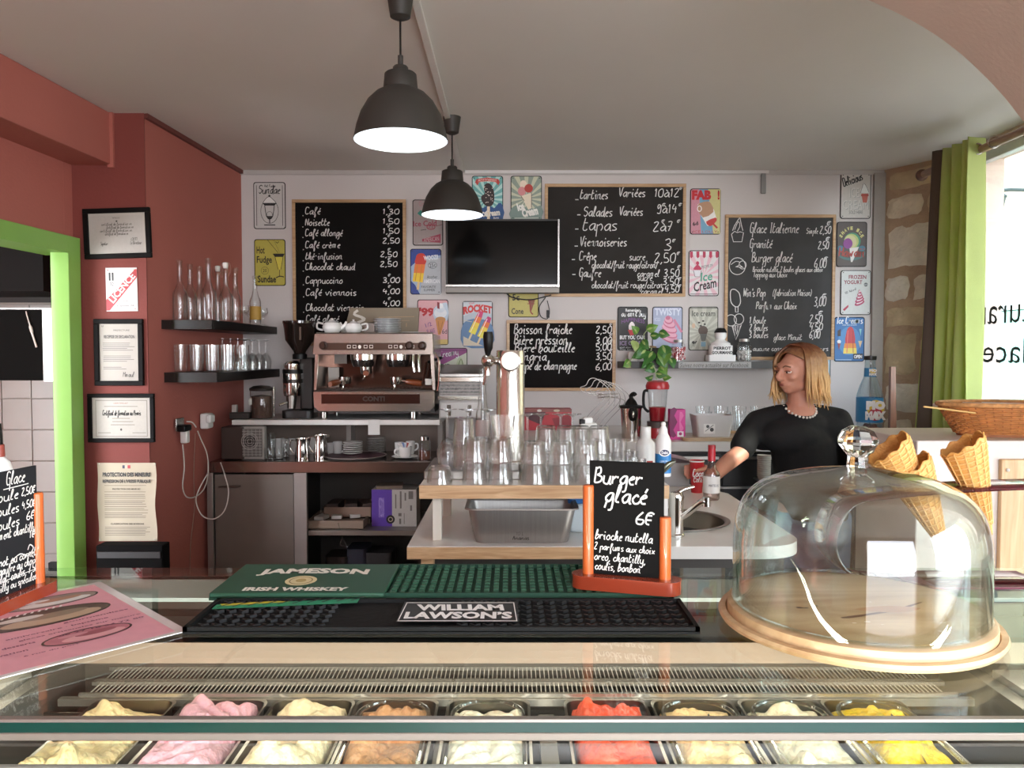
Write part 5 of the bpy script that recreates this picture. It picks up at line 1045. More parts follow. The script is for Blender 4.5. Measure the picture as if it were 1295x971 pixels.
candy('glass jar of white mints on the grey shelf, right of the white bust', 941, 5.2, .046, .13, ['#dcd9d4', '#c9c6c1'], .42)
t = thing('red_jar', 'small round pot of red sweets on the grey shelf, beside the woman’s hair', 'jar', (P(988, 455, 5.2).x, 5.2, zr)); MB().lathe([(0, 0), (.04, 0), (.05, .03), (.045, .07)], 20).build('glass', GL, t); MB().sphere((0, 0, .035), (.04, .04, .03)).build('sweets', M('#8e2f35', .5, var=.3, vs=60), t)
t = thing('ceramic_bust', 'white ceramic lollipop holder bust on a lettered stepped base', 'ornament', (P(911, 456, 5.18).x, 5.18, zr)); s = .00518
MB().prism(rrect(34*s, .11, .01), 0, 8*s).build('base', CERAM, t, bevel=.004); MB().prism(rrect(28*s, .09, .02), 8*s, 20*s).build('plinth', CERAM, t, bevel=.006)
a = Art(30, 12, s, off=.0465); a.text('PIERROT', 4, 1, 26, 5, '#2c2a28', bold=.04); a.text('GOURMAND', 2, 6.4, 28, 10.4, '#2c2a28', bold=.04); o = a.build('lettering', t); o.location = (0, 0, 13.5*s)
MB().lathe([(0, 19*s), (13*s, 19*s), (12*s, 23*s), (7*s, 26*s), (5*s, 28*s)], 24).build('collar', CERAM, t); MB().sphere((0, 0, 33*s), (7.5*s, 7*s, 8*s), 20, 12).build('head', CERAM, t); MB().lathe([(8*s, 36*s), (7.6*s, 38*s), (5*s, 41.6*s), (0, 42.5*s)], 24).build('black_cap', M('#1a1817', .35), t)
# plant
t = thing('potted_pothos', 'trailing pothos with variegated leaves in a dark pot on the grey shelf', 'plant', (P(824, 456, 5.17).x, 5.17, zr)); s = .00517
MB().lathe([(0, 0), (8*s, 0), (11*s, 16*s), (11.5*s, 17*s), (10.5*s, 17*s), (10*s, 14*s), (0, 14*s)], 24).build('pot', M('#2b2826', .5), t)
MB().lathe([(0, 14*s), (7*s, 15*s), (6*s, 19*s), (0, 20*s)], 16).build('wicker_core', M('#8a7152', .8), t)
LF = M('#3f6f2f', .35, var=.25, vs=30, name='pothos_green'); LF2 = M('#9fb06a', .4, var=.2, vs=30, name='pothos_cream'); LF3 = M('#5f8a36', .35, var=.25, vs=25)
def leaf(px, py, ln, ang, tilt, mat, Y=5.05, par=t):
    p = P(px, py, Y)-par.location; L_ = ln*s; Wd = L_*.42
    def fn(u, v, L_=L_, Wd=Wd):
        w = Wd*math.sin(PI*min(1, v**.8))*(1-.25*v); x = (u-.5)*2*w; return (x, -.25*abs(x)-.12*L_*math.sin(v*PI), v*L_)
    m = MB(); m.grid(fn, 5, 8); R_ = Matrix.Translation(p) @ Matrix.Rotation(ang, 4, 'Y') @ Matrix.Rotation(tilt, 4, 'X') @ Matrix.Rotation(random.uniform(-.5, .5), 4, 'Z')
    m.v = [R_ @ v for v in m.v]; o = m.build('leaf', mat, par, angle=180, recalc=False)
    m = MB(); m.grid(lambda u, v: ((u-.5)*Wd*.5*math.sin(PI*v), -.0012-.12*L_*math.sin(v*PI), v*L_*.85), 3, 7); m.v = [R_ @ v for v in m.v]; m.build('leaf_vein', LF2, o, recalc=False)
random.seed(5)
for px, py, ln, a_, tl, mt in [(817, 417, 16, 1.2, .3, LF3), (806, 422, 14, -.7, .4, LF3), (812, 430, 16, 2.6, .5, LF), (822, 424, 14, 1.5, .3, LF), (833, 420, 15, 1.9, .4, LF), (808, 436, 13, 3.4, .4, LF3), (800, 430, 16, 3.0, .4, LF2), (817, 442, 20, -2.2, .4, LF), (826, 444, 22, -2.6, .3, LF), (838, 436, 22, 2.9, .3, LF), (842, 440, 24, 3.3, .3, LF3), (822, 452, 20, -2.4, .4, LF), (832, 450, 20, 2.5, .3, LF), (828, 462, 18, -2.0, .5, LF), (835, 462, 16, 2.6, .5, LF3), (829, 472, 15, 1.7, .4, LF), (826, 477, 13, -1.6, .5, LF), (838, 478, 12, 1.5, .6, LF3), (797, 455, 14, -2.3, .3, LF3), (790, 459, 10, 2.2, .4, LF2), (812, 448, 16, -1.9, .4, LF), (846, 452, 16, 2.8, .4, LF)]: leaf(px, py, ln, a_, tl, mt)
m = MB(); m.tube(spline([P(824, 440, 5.1)-t.location, P(822, 455, 5.04)-t.location, P(828, 466, 5.03)-t.location, P(830, 480, 5.04)-t.location], 4), .004, 6); m.tube(spline([P(818, 440, 5.1)-t.location, P(805, 445, 5.05)-t.location, P(797, 456, 5.04)-t.location], 4), .003, 6); m.tube(spline([P(822, 440, 5.1)-t.location, P(814, 425, 5.08)-t.location, P(820, 416, 5.06)-t.location], 4), .003, 6); m.build('stem', M('#a9b58a', .5), t)
o = MB().bb(-.03, 0, 0, .03, .05, .06).build('white_card_holder', M('#d9d5cf', .5), bevel=.004); tag(o, 'small white box at the left end of the grey shelf, under the leaves', 'box'); o.location = (P(801, 456, 5.1).x, 5.1, zr)

# ================================================================ things on the right back counter
t = thing('citrus_juicer', 'steel citrus juicer with a black cone and lever', 'juicer', (P(798, 553, 4.5).x, 4.5, zc)); s = .0045
MB().lathe([(0, 0), (11.5*s, 0), (13.5*s, 38*s), (14.5*s, 39*s), (14*s, 41*s), (13*s, 40*s)], 32).build('body', CHROME, t); MB().lathe([(14.6*s, 38*s), (15*s, 41*s), (10*s, 42*s), (0, 42*s)], 28).build('rim', BLACK, t)
MB().lathe([(9*s, 41*s), (6*s, 47*s), (2.5*s, 51*s), (0, 52*s)], 20).build('cone', BLACK, t); MB().tube(spline([(0, 0, 50*s), (0, 0, 54*s), (3*s, -.01, 56*s), (5*s, -.01, 54*s)], 4), .012, 8).build('finger_grip', BLACK, t)
MB().sphere((0, -13.2*s, 31*s), (6*s, .02, 9*s)).build('spout_shield', BLACK, t); MB().sphere((0, -15.6*s, 31*s), (2*s, .012, 5*s)).build('spout', CHROME, t)
t = thing('blender', 'red lidded blender with a see-through jug half full of red juice', 'blender', (P(831, 556, 4.5).x, 4.5, zc)); s = .0045
MB().lathe([(0, 0), (13*s, 0), (14*s, 6*s), (12.5*s, 14*s), (0, 15*s)], 28).build('base', M('#a5232b', .35, coat=.3), t, bevel=.002); MB().lathe([(12.6*s, 13*s), (13.2*s, 21*s), (0, 21*s)], 28).build('collar', M('#5d5552', .35, .4), t)
MB().lathe([(0, 21*s), (9*s, 21*s), (10*s, 24*s), (13*s, 62*s), (13.4*s, 64*s)], 28).build('jug', PLAST, t); MB().lathe([(0, 22*s), (9*s, 22*s), (11*s, 39*s), (0, 40*s)], 24).build('juice', M('#b01f2c', .3, name='red_juice'), t)
MB().lathe([(14.5*s, 62*s), (15*s, 66*s), (13*s, 71*s), (6*s, 73*s), (0, 73*s)], 28).build('lid', M('#b3262e', .35, coat=.3), t); MB().tube(spline([(-12*s, 0, 60*s), (-17*s, 0, 58*s), (-17*s, 0, 40*s), (-11*s, 0, 33*s)], 5), 1.8*s, 10).build('handle', BLACK, t)
s = .0044
def carton2(label, px, pyb, Y, w, h, d_, col, name, art=None):
    t = thing(name, label, 'carton', (P(px, pyb, Y).x, Y, zc)); MB().bb(-w/2, 0, 0, w/2, d_, h).build('body', M(col, .4), t, bevel=.003)
    if art: a = Art(w*1000/Y, h*1000/Y, Y/1000, off=.001); art(a); o = a.build('print', t); o.location = (0, 0, h/2)
    return t
def dd(a):
    a.poly([(0, 0), (9, 0), (5, 8), (9, 16), (4, 26), (8, 33), (0, 34)], '#7a1b56', 2); a.poly([(12, 3), (17, 8), (13, 16), (17, 24), (12, 28)], '#e36bab', 2); a.rect(9, 28, 17, 35, '#e8dfe2'); a.ell(13, 31, 2, 2, '#b03070')
carton2('bright pink drink carton standing right of the blender', 857, 560, 4.4, .085, .17, .07, '#d1388e', 'drink_carton', dd)
t = thing('white_tub', 'white square tub with a dark rim, right of the pink carton', 'tub', (P(899, 562, 4.45).x, 4.45, zc)); 
m = MB(); m.prism(rrect(.18, .14, .015), 0, .004); m.grid(lambda u, v: tuple(Vector((rrect(.18+.03*v, .14+.03*v, .015, 5)[int(u*24) % 24][0], rrect(.18+.03*v, .14+.03*v, .015, 5)[int(u*24) % 24][1], v*.12))), 24, 2, True); m.build('body', M('#cbc7c4', .4), t)
a = Art(20, 18, .0045, off=.079); a.rect(1, 2, 15, 16, '#e4e1dd'); a.ell(6, 7, 2, 2, '#555555'); a.ell(11, 11, 2.4, 2.4, '#4a4a4a'); a.line([(3, 13), (13, 5)], .8, '#777777'); o = a.build('label', t); o.location = (-.02, 0, .05)
for i in range(8):
    row = i % 2; tumbler('sundae_glass', f'clear glass by the wall behind the white tub, {"front" if row == 0 else "rear"} row, {ORD[i//2]} from the left', 'glass', (P(880, 540, 5).x+.115*(i//2)+.03*row, 4.78+.17*row, zc), .045, .13+.02*row, .7, group='clear glasses at the back of the counter')
bd = MB().prism(rrect(.42, .3, .03), 0, .018).build('chopping_board', wood('#a98c6c', '#c9ae8c', 4), bevel=.003); tag(bd, 'pale wooden chopping board on the back counter, behind the red capped bottle', 'board'); bd.location = (P(905, 565, 4.45).x, 4.47, zc+.0)
t.location.z = zc+.018
o = MB().tube(spline([(-.06, 0, .01), (0, .01, .02), (.07, 0, .012)], 4), [.004, .006, .008, .009, .009, .008, .006, .005, .003], 8).build('wooden_spoon', M('#caa27e', .5)); tag(o, 'short wooden utensil lying on the chopping board', 'utensil'); o.location = (P(928, 560, 4.42).x, 4.42, zc+.02)
o = bottle('small_bottle', 'small empty bottle lying in front of the white tub on the chopping board', 'bottle', (P(922, 562, 4.4).x, 4.42, zc+.018), .02, .075, neck=.4)
# red box, white canister, wire cup rack
t = thing('red_carton', 'red and dark red carton behind the beer tower', 'box', (P(690, 545, 4.95).x, 4.95, zc)); s = .00495
MB().bb(-28*s, 0, 0, 33*s, .14, 27*s).build('body', M('#b3212f', .4), t, bevel=.002)
a = Art(61, 27, s, off=.001); a.rect(0, 0, 61, 4, '#8a4a44'); a.poly([(0, 4), (28, 4), (22, 20), (8, 14)], '#4a1a22'); a.poly([(36, 12), (58, 8), (61, 20), (40, 22)], '#8e1f2b'); a.ell(20, 2, 3, 1.6, '#d9cfc4'); a.ell(42, 2, 4, 1.6, '#c9b8a0'); o = a.build('print', t); o.location = (2.5*s, 0, 13.5*s)
t = thing('wire_rack', 'rack of bent steel wires leaning on the white wall below the wide chalkboard', 'rack', P(755, 530, 4.6))
for i in range(5):
    dx = 7*i; f = lambda x, y, d_=0.: P(x+dx*.9, y+dx*.25, 4.6+.04*i)-t.location
    MB().tube(spline([f(730, 545), f(745, 524), f(762, 506), f(764, 499), f(752, 496), f(738, 496), (f(734, 490)), f(741, 487), f(745, 480), f(750, 478), f(756, 480), f(768, 490), f(772, 500), f(770, 512)], 4), .0020, 6).build('wire', DSTEEL, t)
for y in (499, 503): MB().tube([P(756, y, 4.58)-t.location, P(781, y-1, 4.74)-t.location], .003, 6).build('cross_wire', CHROME, t)
# ================================================================ central bar with raised shelf, beer tower and glasses
ZB = P(640, 614, 2.5).z; ZL = P(640, 691, 2.47).z
BW = wood('#b88f66', '#d9b58c', 5, .45, axis=0)
t = thing('bar_worktop', 'white bar top with a raw wood front edge, carrying the drinking glasses', 'worktop', (P(530, 614, 2.5).x, 2.5, ZB-.042)); X1 = .50-t.location.x
MB().bb(0, .006, 0, X1, .50, .042).build('white_top', M('#e3ddd2', .35, name='cream_laminate'), t, bevel=.002)
MB().prism([(0, 0), (0, .042), (.006, .0425), (X1, .0425), (X1, 0)], -.006, 0, RXZ).build('wood_edge', BW, t)
xl = P(547, 640, 2.55).x-t.location.x
MB().bb(xl, .05, ZL-t.location.z, xl+.028, .09, 0).build('leg', M('#ddd5c7', .5), t, bevel=.001); MB().bb(xl, .44, ZL-t.location.z, xl+.028, .48, 0).build('leg', M('#ddd5c7', .5), t)
MB().bb(X1-.03, .02, ZL-t.location.z, X1, .48, 0).build('end_panel', M('#e2dfda', .5), t)
m = MB().tube([(xl, .12, -.012), (X1-.05, .12, -.012)], .006, 8); m.build('crossbar', DSTEEL, t)
# lower L-shaped worktop with the sink
t = thing('sink_worktop', 'white lower worktop with a wood front edge and a rounded end, holding the round sink', 'worktop', (0, 2.47, ZL-.04)); xa = P(515, 697, 2.47).x
SXc, SYc = .565, .40; SR = (.215, .19)
outer = [(xa, 0), (.80, 0)]+[(.80+.14*math.sin(a), .14-.14*math.cos(a)) for a in [PI/2*i/6 for i in range(1, 7)]]+[(.94, .95), (.80, 1.25), (.55, 1.35), (xa, 1.35)]
m = MB(); hole = [(SXc+SR[0]*math.cos(2*PI*i/32), SYc+SR[1]*math.sin(2*PI*i/32)) for i in range(32)]
tri = tessellate_polygon([[Vector((x, y, 0)) for x, y in outer], [Vector((x, y, 0)) for x, y in hole]]); al = outer+hole; no = len(outer); nh = 32
m.add([(x, y, .04) for x, y in al]+[(x, y, 0) for x, y in al], [tuple(q) for q in tri]+[tuple(i+len(al) for i in q)[::-1] for q in tri]+[(i, (i+1) % no, (i+1) % no+len(al), i+len(al)) for i in range(no)]+[(no+i, no+(i+1) % nh, no+(i+1) % nh+len(al), no+i+len(al)) for i in range(nh)])
m.build('top', M('#e6e4df', .3, coat=.2, name='white_solid_surface'), t)
MB().bb(xa, -.008, .002, .46, 0, .038).build('wood_edge', BW, t); MB().bb(.46, -.004, .002, .80, 0, .038).build('white_edge', M('#d9d6d1', .35), t)
MB().bb(xa+.02, .12, -.86, .90, 1.2, -.02).build('carcass', M('#3b3633', .5), t)
MB().bb(xa+.04, .03, -.5, xa+.08, .07, 0).build('leg', BW, t)
sk = MB().lathe([(1.06, .003), (1.06, .0045), (1.0, .0048), (.96, .0), (.92, -.10), (.80, -.135), (.2, -.145), (0, -.146)], 40, m=Matrix.Translation((SXc, SYc, .04)) @ Matrix.Diagonal((SR[0], SR[1], 1, 1))).build('sink_bowl', M('#9c948a', .3, 1, .06, name='sink_steel'), t)
q = MB().lathe([(0, 0), (.014, 0), (.020, .004), (.020, .0)], 24, m=Matrix.Translation((SXc-.02, SYc+.178, -.015)) @ Matrix.Rotation(PI/2, 4, 'X')).build('overflow_ring', CHROME, sk); MB().lathe([(0, .002), (.012, .002)], 20, m=Matrix.Translation((SXc-.02, SYc+.176, -.015)) @ Matrix.Rotation(PI/2, 4, 'X')).build('overflow_hole', BLACK, sk)
# mixer tap
t = thing('mixer_tap', 'chrome mixer tap with a long angled spout over the round sink', 'tap', (P(855, 668, 2.62).x, 2.62, ZL)); f = lambda x, y, Y: P(x, y, Y)-t.location
MB().lathe([(0, 0), (.028, 0), (.028, .006), (.024, .01), (.024, .12), (.026, .13), (.02, .145), (0, .15)], 28).build('body', CHROME, t)
MB().tube(spline([f(857, 656, 2.62), f(868, 650, 2.60), f(884, 637, 2.58), f(890, 634, 2.575), f(892, 636, 2.575)], 5), .011, 12).build('spout', CHROME, t)
MB().cyl(f(893, 629, 2.575), f(893, 640, 2.575), .013, 18).build('aerator', CHROME, t)
MB().tube(spline([f(854, 632, 2.62), f(856, 624, 2.62), f(866, 618, 2.63), f(878, 615, 2.64)], 4), [.014, .013, .012, .011, .009, .008, .007, .006, .006, .006, .005, .005, .004], 10, flat=.6).build('lever', CHROME, t)
# gastronorm pan
t = thing('steel_container', 'deep brushed steel food container with a wide rim, on the shelf under the bar top', 'container', (P(660, 688, 2.50).x, 2.49, ZL)); s = .0025
w, d_, h = 138*s, .17, .112
m = MB(); ring = lambda k, ww, dd, z: [(x, y+.10, z) for x, y in rrect(ww, dd, .03, 5)]
lv = [(w*.86, d_*.86, 0), (w*.88, d_*.9, .008), (w, d_, h-.006), (w, d_, h), (w*1.06, d_+.025, h+.002), (w*1.065, d_+.028, h-.002), (w*1.0-.004, d_-.004, h-.004), (w*.88, d_*.88, .012)]
vs = []; 
for a_, b_, z in lv: vs += ring(0, a_, b_, z)
n_ = 24; fs = []
for i in range(len(lv)-1):
    for j in range(n_): fs.append((i*n_+j, i*n_+(j+1) % n_, (i+1)*n_+(j+1) % n_, (i+1)*n_+j))
fs += [tuple(range(n_)), tuple(range((len(lv)-1)*n_, len(lv)*n_))]
m.add(vs, fs); m.build('pan', M('#a5a09b', .35, .75, .06, bump=.03, stretch=(40, 1, 1), name='pan_steel'), t, angle=50)
a = Art(30, 14, .0025, off=0, eps=.0003); a.hand('Ananas', 3, 11, 2.4, 22, .7, '#2e2a28'); a.hand('10 L', 8, 5, 2.2, 10, .4, '#5a5552'); o = a.build('pen_mark', t); o.location = (0, .0085, .025)
# tub with blue lid
t = thing('blue_lid_tub', 'clear plastic tub with a blue lid next to the steel container', 'tub', (P(737, 688, 2.7).x, 2.66, ZL)); MB().bb(-.05, 0, 0, .12, .16, .10).build('tub', M('#c9cfd2', .35), t, bevel=.01); MB().bb(-.055, -.006, .10, .125, .166, .125).build('lid', M('#2f6fb5', .4), t, bevel=.005)
# drip tray / steel box at the left of the bar
t = thing('steel_drip_tray', 'shallow steel drip tray on the left end of the bar top, under the stemmed glasses', 'tray', (P(562, 603, 2.6).x, 2.62, ZB)); s = .0026
MB().bb(-27*s, 0, 0, 95*s, .34, .028).build('body', M('#aaa49d', .3, 1), t, bevel=.003); MB().bb(-26*s, .006, .028, 94*s, .335, .030).build('grid', M('#5c5753', .35, .8), t)
ZT = ZB+.030
# beer tower
t = thing('beer_tower', 'polished steel column beer tower with a black tap handle and a blank round badge', 'beer tap', (P(645.5, 600, 2.82).x, 2.82, ZT)); s = .00282
ht = P(645, 443, 2.82).z-ZT
MB().lathe([(0, 0), (22*s, 0), (22*s, .008), (18*s, .012), (18*s, ht-.006), (17.2*s, ht), (0, ht)], 48).build('column', M('#e3ddd6', .2, .92, .02, name='polished_column'), t)
MB().lathe([(18.3*s, ht-.05), (18.3*s, ht-.045)], 48).build('seam', DSTEEL, t)
zb_ = P(645, 456, 2.82).z-ZT; RX = Matrix.Rotation(PI/2, 4, 'X')
MB().lathe([(0, 0), (9*s, 0), (9*s, .04), (12.6*s, .042), (12.6*s, .052), (11.4*s, .054), (0, .054)], 36, m=Matrix.Translation((0, -14*s, zb_)) @ RX).build('badge_ring', CHROME, t)
MB().lathe([(0, .0545), (11.2*s, .0545)], 36, m=Matrix.Translation((0, -14*s, zb_)) @ RX).build('badge_face', M('#d9ccbb', .35, coat=.3), t)
MB().tube([(-16*s, -.01, zb_), (-24*s, -.03, zb_)], .014, 14).build('tap_stem', CHROME, t); MB().sphere((-28*s, -.035, zb_), 8.5*s, 20, 12).build('tap_ball', CHROME, t)
hd = MB().tube([(-28*s, -.035, zb_+6*s), (-28*s, -.037, zb_+12*s), (-27.5*s, -.04, zb_+16*s), (-27.5*s, -.045, zb_+30*s), (-27.5*s, -.045, zb_+36*s)], [.008, .012, 5.5*s, 6.6*s, 5.2*s], 18).build('tap_handle', BLACK, t)
MB().tube(spline([(-28*s, -.04, zb_-6*s), (-29*s, -.045, zb_-14*s), (-33*s, -.04, zb_-30*s)], 3), .006, 10).build('tap_spout', CHROME, t); MB().tube([(-29*s, -.035, zb_-8*s), (-29*s, -.035, zb_-18*s)], .011, 12).build('tap_nozzle', CHROME, t)
o = bottle('syrup_bottle', 'small clear bottle with red and white label behind the beer tap spout', 'bottle', (P(613, 580, 3.2).x, 2.98, ZB), .026, P(613, 466, 2.98).z-ZB, neck=.35, lab=('#c7b9b4', .11, .17)); o['label'] = 'slim clear bottle with a pale label just behind the beer tap spout'
# --- glasses: rows
BG = glass('bar_glass', '#ffffff', '#c3ccca', .07, 2.6, .05, ep=3.6)
_n = BG.node_tree; _o = _n.nodes['Material Output']; _s = _o.inputs['Surface'].links[0].from_socket; _b = nd(_n, 'ShaderNodeBsdfGlass'); _b.inputs['IOR'].default_value = 1.4; _b.inputs['Roughness'].default_value = 0
_m = nd(_n, 'ShaderNodeMixShader'); _m.inputs[0].default_value = .2; _n.links.new(_s, _m.inputs[1]); _n.links.new(_b.outputs[0], _m.inputs[2]); _n.links.new(_m.outputs[0], _o.inputs['Surface'])
GR = 'upside down tumblers in front on the bar top'
FT = ['front tumbler pile on the bar top, first from the left, low single glass', ]
def inv_tumbler(name, label, loc, R=.042, H=.078, group=None, tap=.86, up=False):
    t = thing(name, label, 'glass', loc, group=group); r0, r1 = (R, R*tap) if not up else (R*tap, R)
    if up: pr = [(0, 0), (r0, 0), (r0+.001, .004), (r1, H), (r1-.002, H), (r0-.003, .010), (0, .009)]
    else: pr = [(r0-.002, 0), (r0, 0), (r1, H-.006), (r1-.004, H), (0, H), (0, H-.010), (r1-.004, H-.010), (r0-.003, 0)]
    MB().lathe(pr, 28).build('glass', BG, t)
    for z in (H*.4,): MB().lathe([(r0+(r1-r0)*z/H+.0006, z-.001), (r0+(r1-r0)*z/H+.0014, z), (r0+(r1-r0)*z/H+.0006, z+.001)], 28).build('moulded_ring', GL, t)
    return t
inv_tumbler('tumbler', 'low upside down tumbler alone at the left end of the bar front row', (P(556, 605, 2.56).x, 2.555, ZB), .042, .055, group=GR)
piles = [(600.5, .0415, .076, 2, 0), (633, .0415, .076, 2, 1), (675.5, .0425, .070, 2, 0), (709, .042, .070, 2, 0), (742, .041, .070, 2, 0)]
nm = ['leftmost', 'second', 'middle', 'fourth', 'rightmost']
for i, (px, R, H, n, top) in enumerate(piles):
    for j in range(n): inv_tumbler('tumbler', f'{"lower" if j == 0 else "upper"} glass of the {nm[i]} front pile of upside down tumblers on the bar', (P(px, 611, 2.56).x, 2.555, ZB+j*(H-.004)), R-.002*j, H, group=GR)
    if top: inv_tumbler('tumbler', 'flared open tumbler standing upright on top of the second front pile', (P(636, 560, 2.56).x, 2.56, ZB+2*(H-.004)), .042, .075, up=True, tap=.7)
# second row of tumblers on the tray / bar
for i, (px, h2) in enumerate(((587, .10), (690, .12), (716, .12), (733, .11), (757, .10))):
    for j in range(2): inv_tumbler('tumbler', f'{"lower" if j == 0 else "upper"} glass of the {nm[i]} second row pile of upside down tumblers on the bar', (P(px, 600, 2.68).x, 2.67, ZB+.03*(px < 600)+j*.085), .038, .09, group='upside down tumblers in the second row on the bar')
# inverted stemware behind
stem = [(566, 2.74), (592, 2.72), (617, 2.70), (667, 2.80), (684, 2.90), (724, 2.86), (709, 2.93)]
for i, (px, Y) in enumerate(stem):
    zt_ = P(px, 517 if i < 3 else 523, Y).z
    zb0 = ZT if px < 620 else ZB; g = goblet('wine_glass', f'upside down wine glass on the bar, {ORD[i]} from the left', 'glass', (P(px, 560, Y).x, Y, zb0), .038, zt_-zb0, .10, inv=True, mat=BG, group='upside down wine glasses on the bar')
for i, (px, Y, H, R) in enumerate(((773, 2.7, .06, .030), (790, 2.62, .06, .030), (806, 2.7, .06, .030), (783, 2.84, .11, .028), (768, 2.8, .115, .026), (797, 2.85, .07, .03))):
    inv_tumbler('small_tumbler', f'small straight glass right of the large glass piles, {ORD[i]} counting from the front left', (P(px, 600, Y).x, Y, ZB), R, H, up=True, tap=.9, group='small straight glasses at the right of the bar')
# white dispenser
t = thing('white_dispenser', 'white plastic measuring dispenser with a black cap among the glasses', 'dispenser', (P(747, 590, 2.98).x, 2.96, ZB)); s = .00296
MB().box((0, 0, .05), (28*s, .08, .10)).build('body', M('#dcd9d5', .45), t, bevel=.008); MB().box((6*s, 0, .115), (32*s, .07, .03)).build('shoulder', WHITE, t, bevel=.008); MB().box((-4*s, 0, .145), (22*s, .06, .03)).build('top_block', WHITE, t, bevel=.008); MB().box((-5*s, 0, .17), (12*s, .04, .022)).build('spout_cap', WHITE, t, bevel=.004); MB().box((-12*s, -.01, .165), (7*s, .03, .02)).build('black_cap', BLACK, t, bevel=.003)
a = Art(8, 14, s, off=.0405); a.rect(0, 2, 8, 4, '#6a4a4a'); a.rect(1, 6, 7, 7, '#8a3a40'); a.rect(1, 9, 5, 11, '#555'); o = a.build('print', t); o.location = (8*s, 0, .08)
# white bottle, cream spray
t = thing('white_bottle', 'plain white plastic bottle with sloping shoulders behind the menu stand', 'bottle', (P(814, 600, 2.9).x, 2.86, ZB)); s = .00286
MB().lathe([(0, 0), (.034, 0), (.036, .006), (.036, .085), (.03, .10), (.02, .112), (.0185, .12), (.0185, .155), (0, .156)], 28).build('body', M('#e4e2df', .4), t, bevel=0); MB().bb(-.002, -.0365, .012, .02, -.034, .035).build('red_sticker', M('#a5342c', .5), t)
t = thing('cream_spray', 'white and blue whipped cream spray can with a white nozzle', 'spray can', (P(837, 600, 2.72).x, 2.70, ZB)); s = .0027
MB().lathe([(0, 0), (.026, 0), (.027, .004), (.027, .120), (.022, .135), (.013, .15), (.010, .155)], 28).build('can', M('#e2e1df', .35), t); MB().lathe([(.0273, .012), (.0273, .078)], 28).build('blue_band', M('#2d7fc0', .4), t)
MB().lathe([(.016, .145), (.014, .16), (.008, .172), (.006, .182), (0, .183)], 20).build('nozzle', WHITE, t); MB().sphere((0, 0, .178), .009, 12, 8).build('nozzle_tip', WHITE, t)
a = Art(18, 34, .0027, off=.0276, eps=.0004); a.ell(9, 10, 7, 5, '#e8e6e3'); a.ell(9, 10, 5.6, 3.6, '#1e2a55'); a.text('Debic', 5, 8, 13.4, 12, '#f0f0f0', bold=.03); a.text('CREME SPRAY', 3, 20, 15, 22.5, '#e4eef6'); o = a.build('print', t); o.location = (.0, 0, .065)
o = MB().prism(rrect(.10, .10, .01), 0, .035).build('scale', M('#6f6d6c', .4, .5), bevel=.004); tag(o, 'small dark scale behind the small glasses on the bar', 'scale'); o.location = (P(790, 570, 2.93).x+.0, 2.93, ZB)
t = thing('grey_appliance', 'light grey box shaped appliance with a dark lid behind the sink tap', 'appliance', (P(857, 603, 3.6).x, 3.6, ZL)); MB().bb(-.07, 0, 0, .055, .18, .11).build('body', M('#a9a8a8', .4), t, bevel=.004); MB().prism([(-.075, 0), (.06, 0), (.06, .006), (-.075, .035)], -.185, .005, RXZ).build('lid', M('#4a3a3e', .3, coat=.3), t).location = (0, 0, .11)
o = MB().tube(spline([(-.03, 0, .0), (-.01, 0, .02), (.01, 0, .04), (.03, 0, .05)], 3), [.005, .006, .008, .009, .010, .011, .010, .008, .005, .003][:10], 8, flat=.4).build('ice_tongs', M('#6b6a5e', .25, 1)); o.location = P(843, 590, 2.62); o.location.z = ZB+.012; tag(o, 'dark steel tongs lying at the right end of the bar top', 'tongs')
# cola cup and rosé bottle
t = thing('cola_cup', 'red paper cup with white script held in the woman’s hand', 'cup', (P(881, 620, 3.45).x, 3.45, ZL)); s = .00345
hc = P(881, 583, 3.45).z-ZL
MB().lathe([(0, 0), (.024, 0), (.031, hc), (.0325, hc+.002), (.0315, hc+.004), (.029, hc-.001), (.023, .004), (0, .004)], 32).build('cup', M('#c3262f', .4, coat=.2, name='cola_red'), t); MB().lathe([(.0322, hc-.002), (.0335, hc+.001), (.0322, hc+.004)], 32).build('rim', WHITE, t)
a = Art(18, 36, s, off=.031, eps=.0004); a.hand('Coca', 2, 17, 4.4, 14, 1.3, '#f2eeee'); a.hand('Cola', 3, 24, 3, 11, .8, '#f2eeee'); a.line([(3, 19), (9, 20.5), (15, 18)], .7, '#f2eeee', 3); o = a.build('print', t); o.location = (0, 0, hc/2+.003)
t = bottle('wine_bottle', 'clear bottle with a red capsule and white label beside the cola cup', 'bottle', (P(898, 632, 3.3).x, 3.28, ZL), .034, P(898, 563, 3.28).z-ZL, neck=.42, r2=.013, mat=glass('rose_bottle_glass', '#f5efee', '#a0a3a6', .06, 3))
H = P(898, 563, 3.28).z-ZL; MB().lathe([(0, H+.002), (.0155, H+.001), (.0155, H-.06), (.0165, H-.065)], 20).build('red_capsule', M('#c22a38', .35), t); MB().lathe([(.0347, .03), (.0347, .10)], 28).build('label', M('#e6e1de', .6), t)
a = Art(20, 20, .0033, off=.0352, eps=.0004); a.text('MATEUS', 4, 9, 16, 12, '#3a3f55'); o = a.build('lettering', t); o.location = (0, 0, .065)
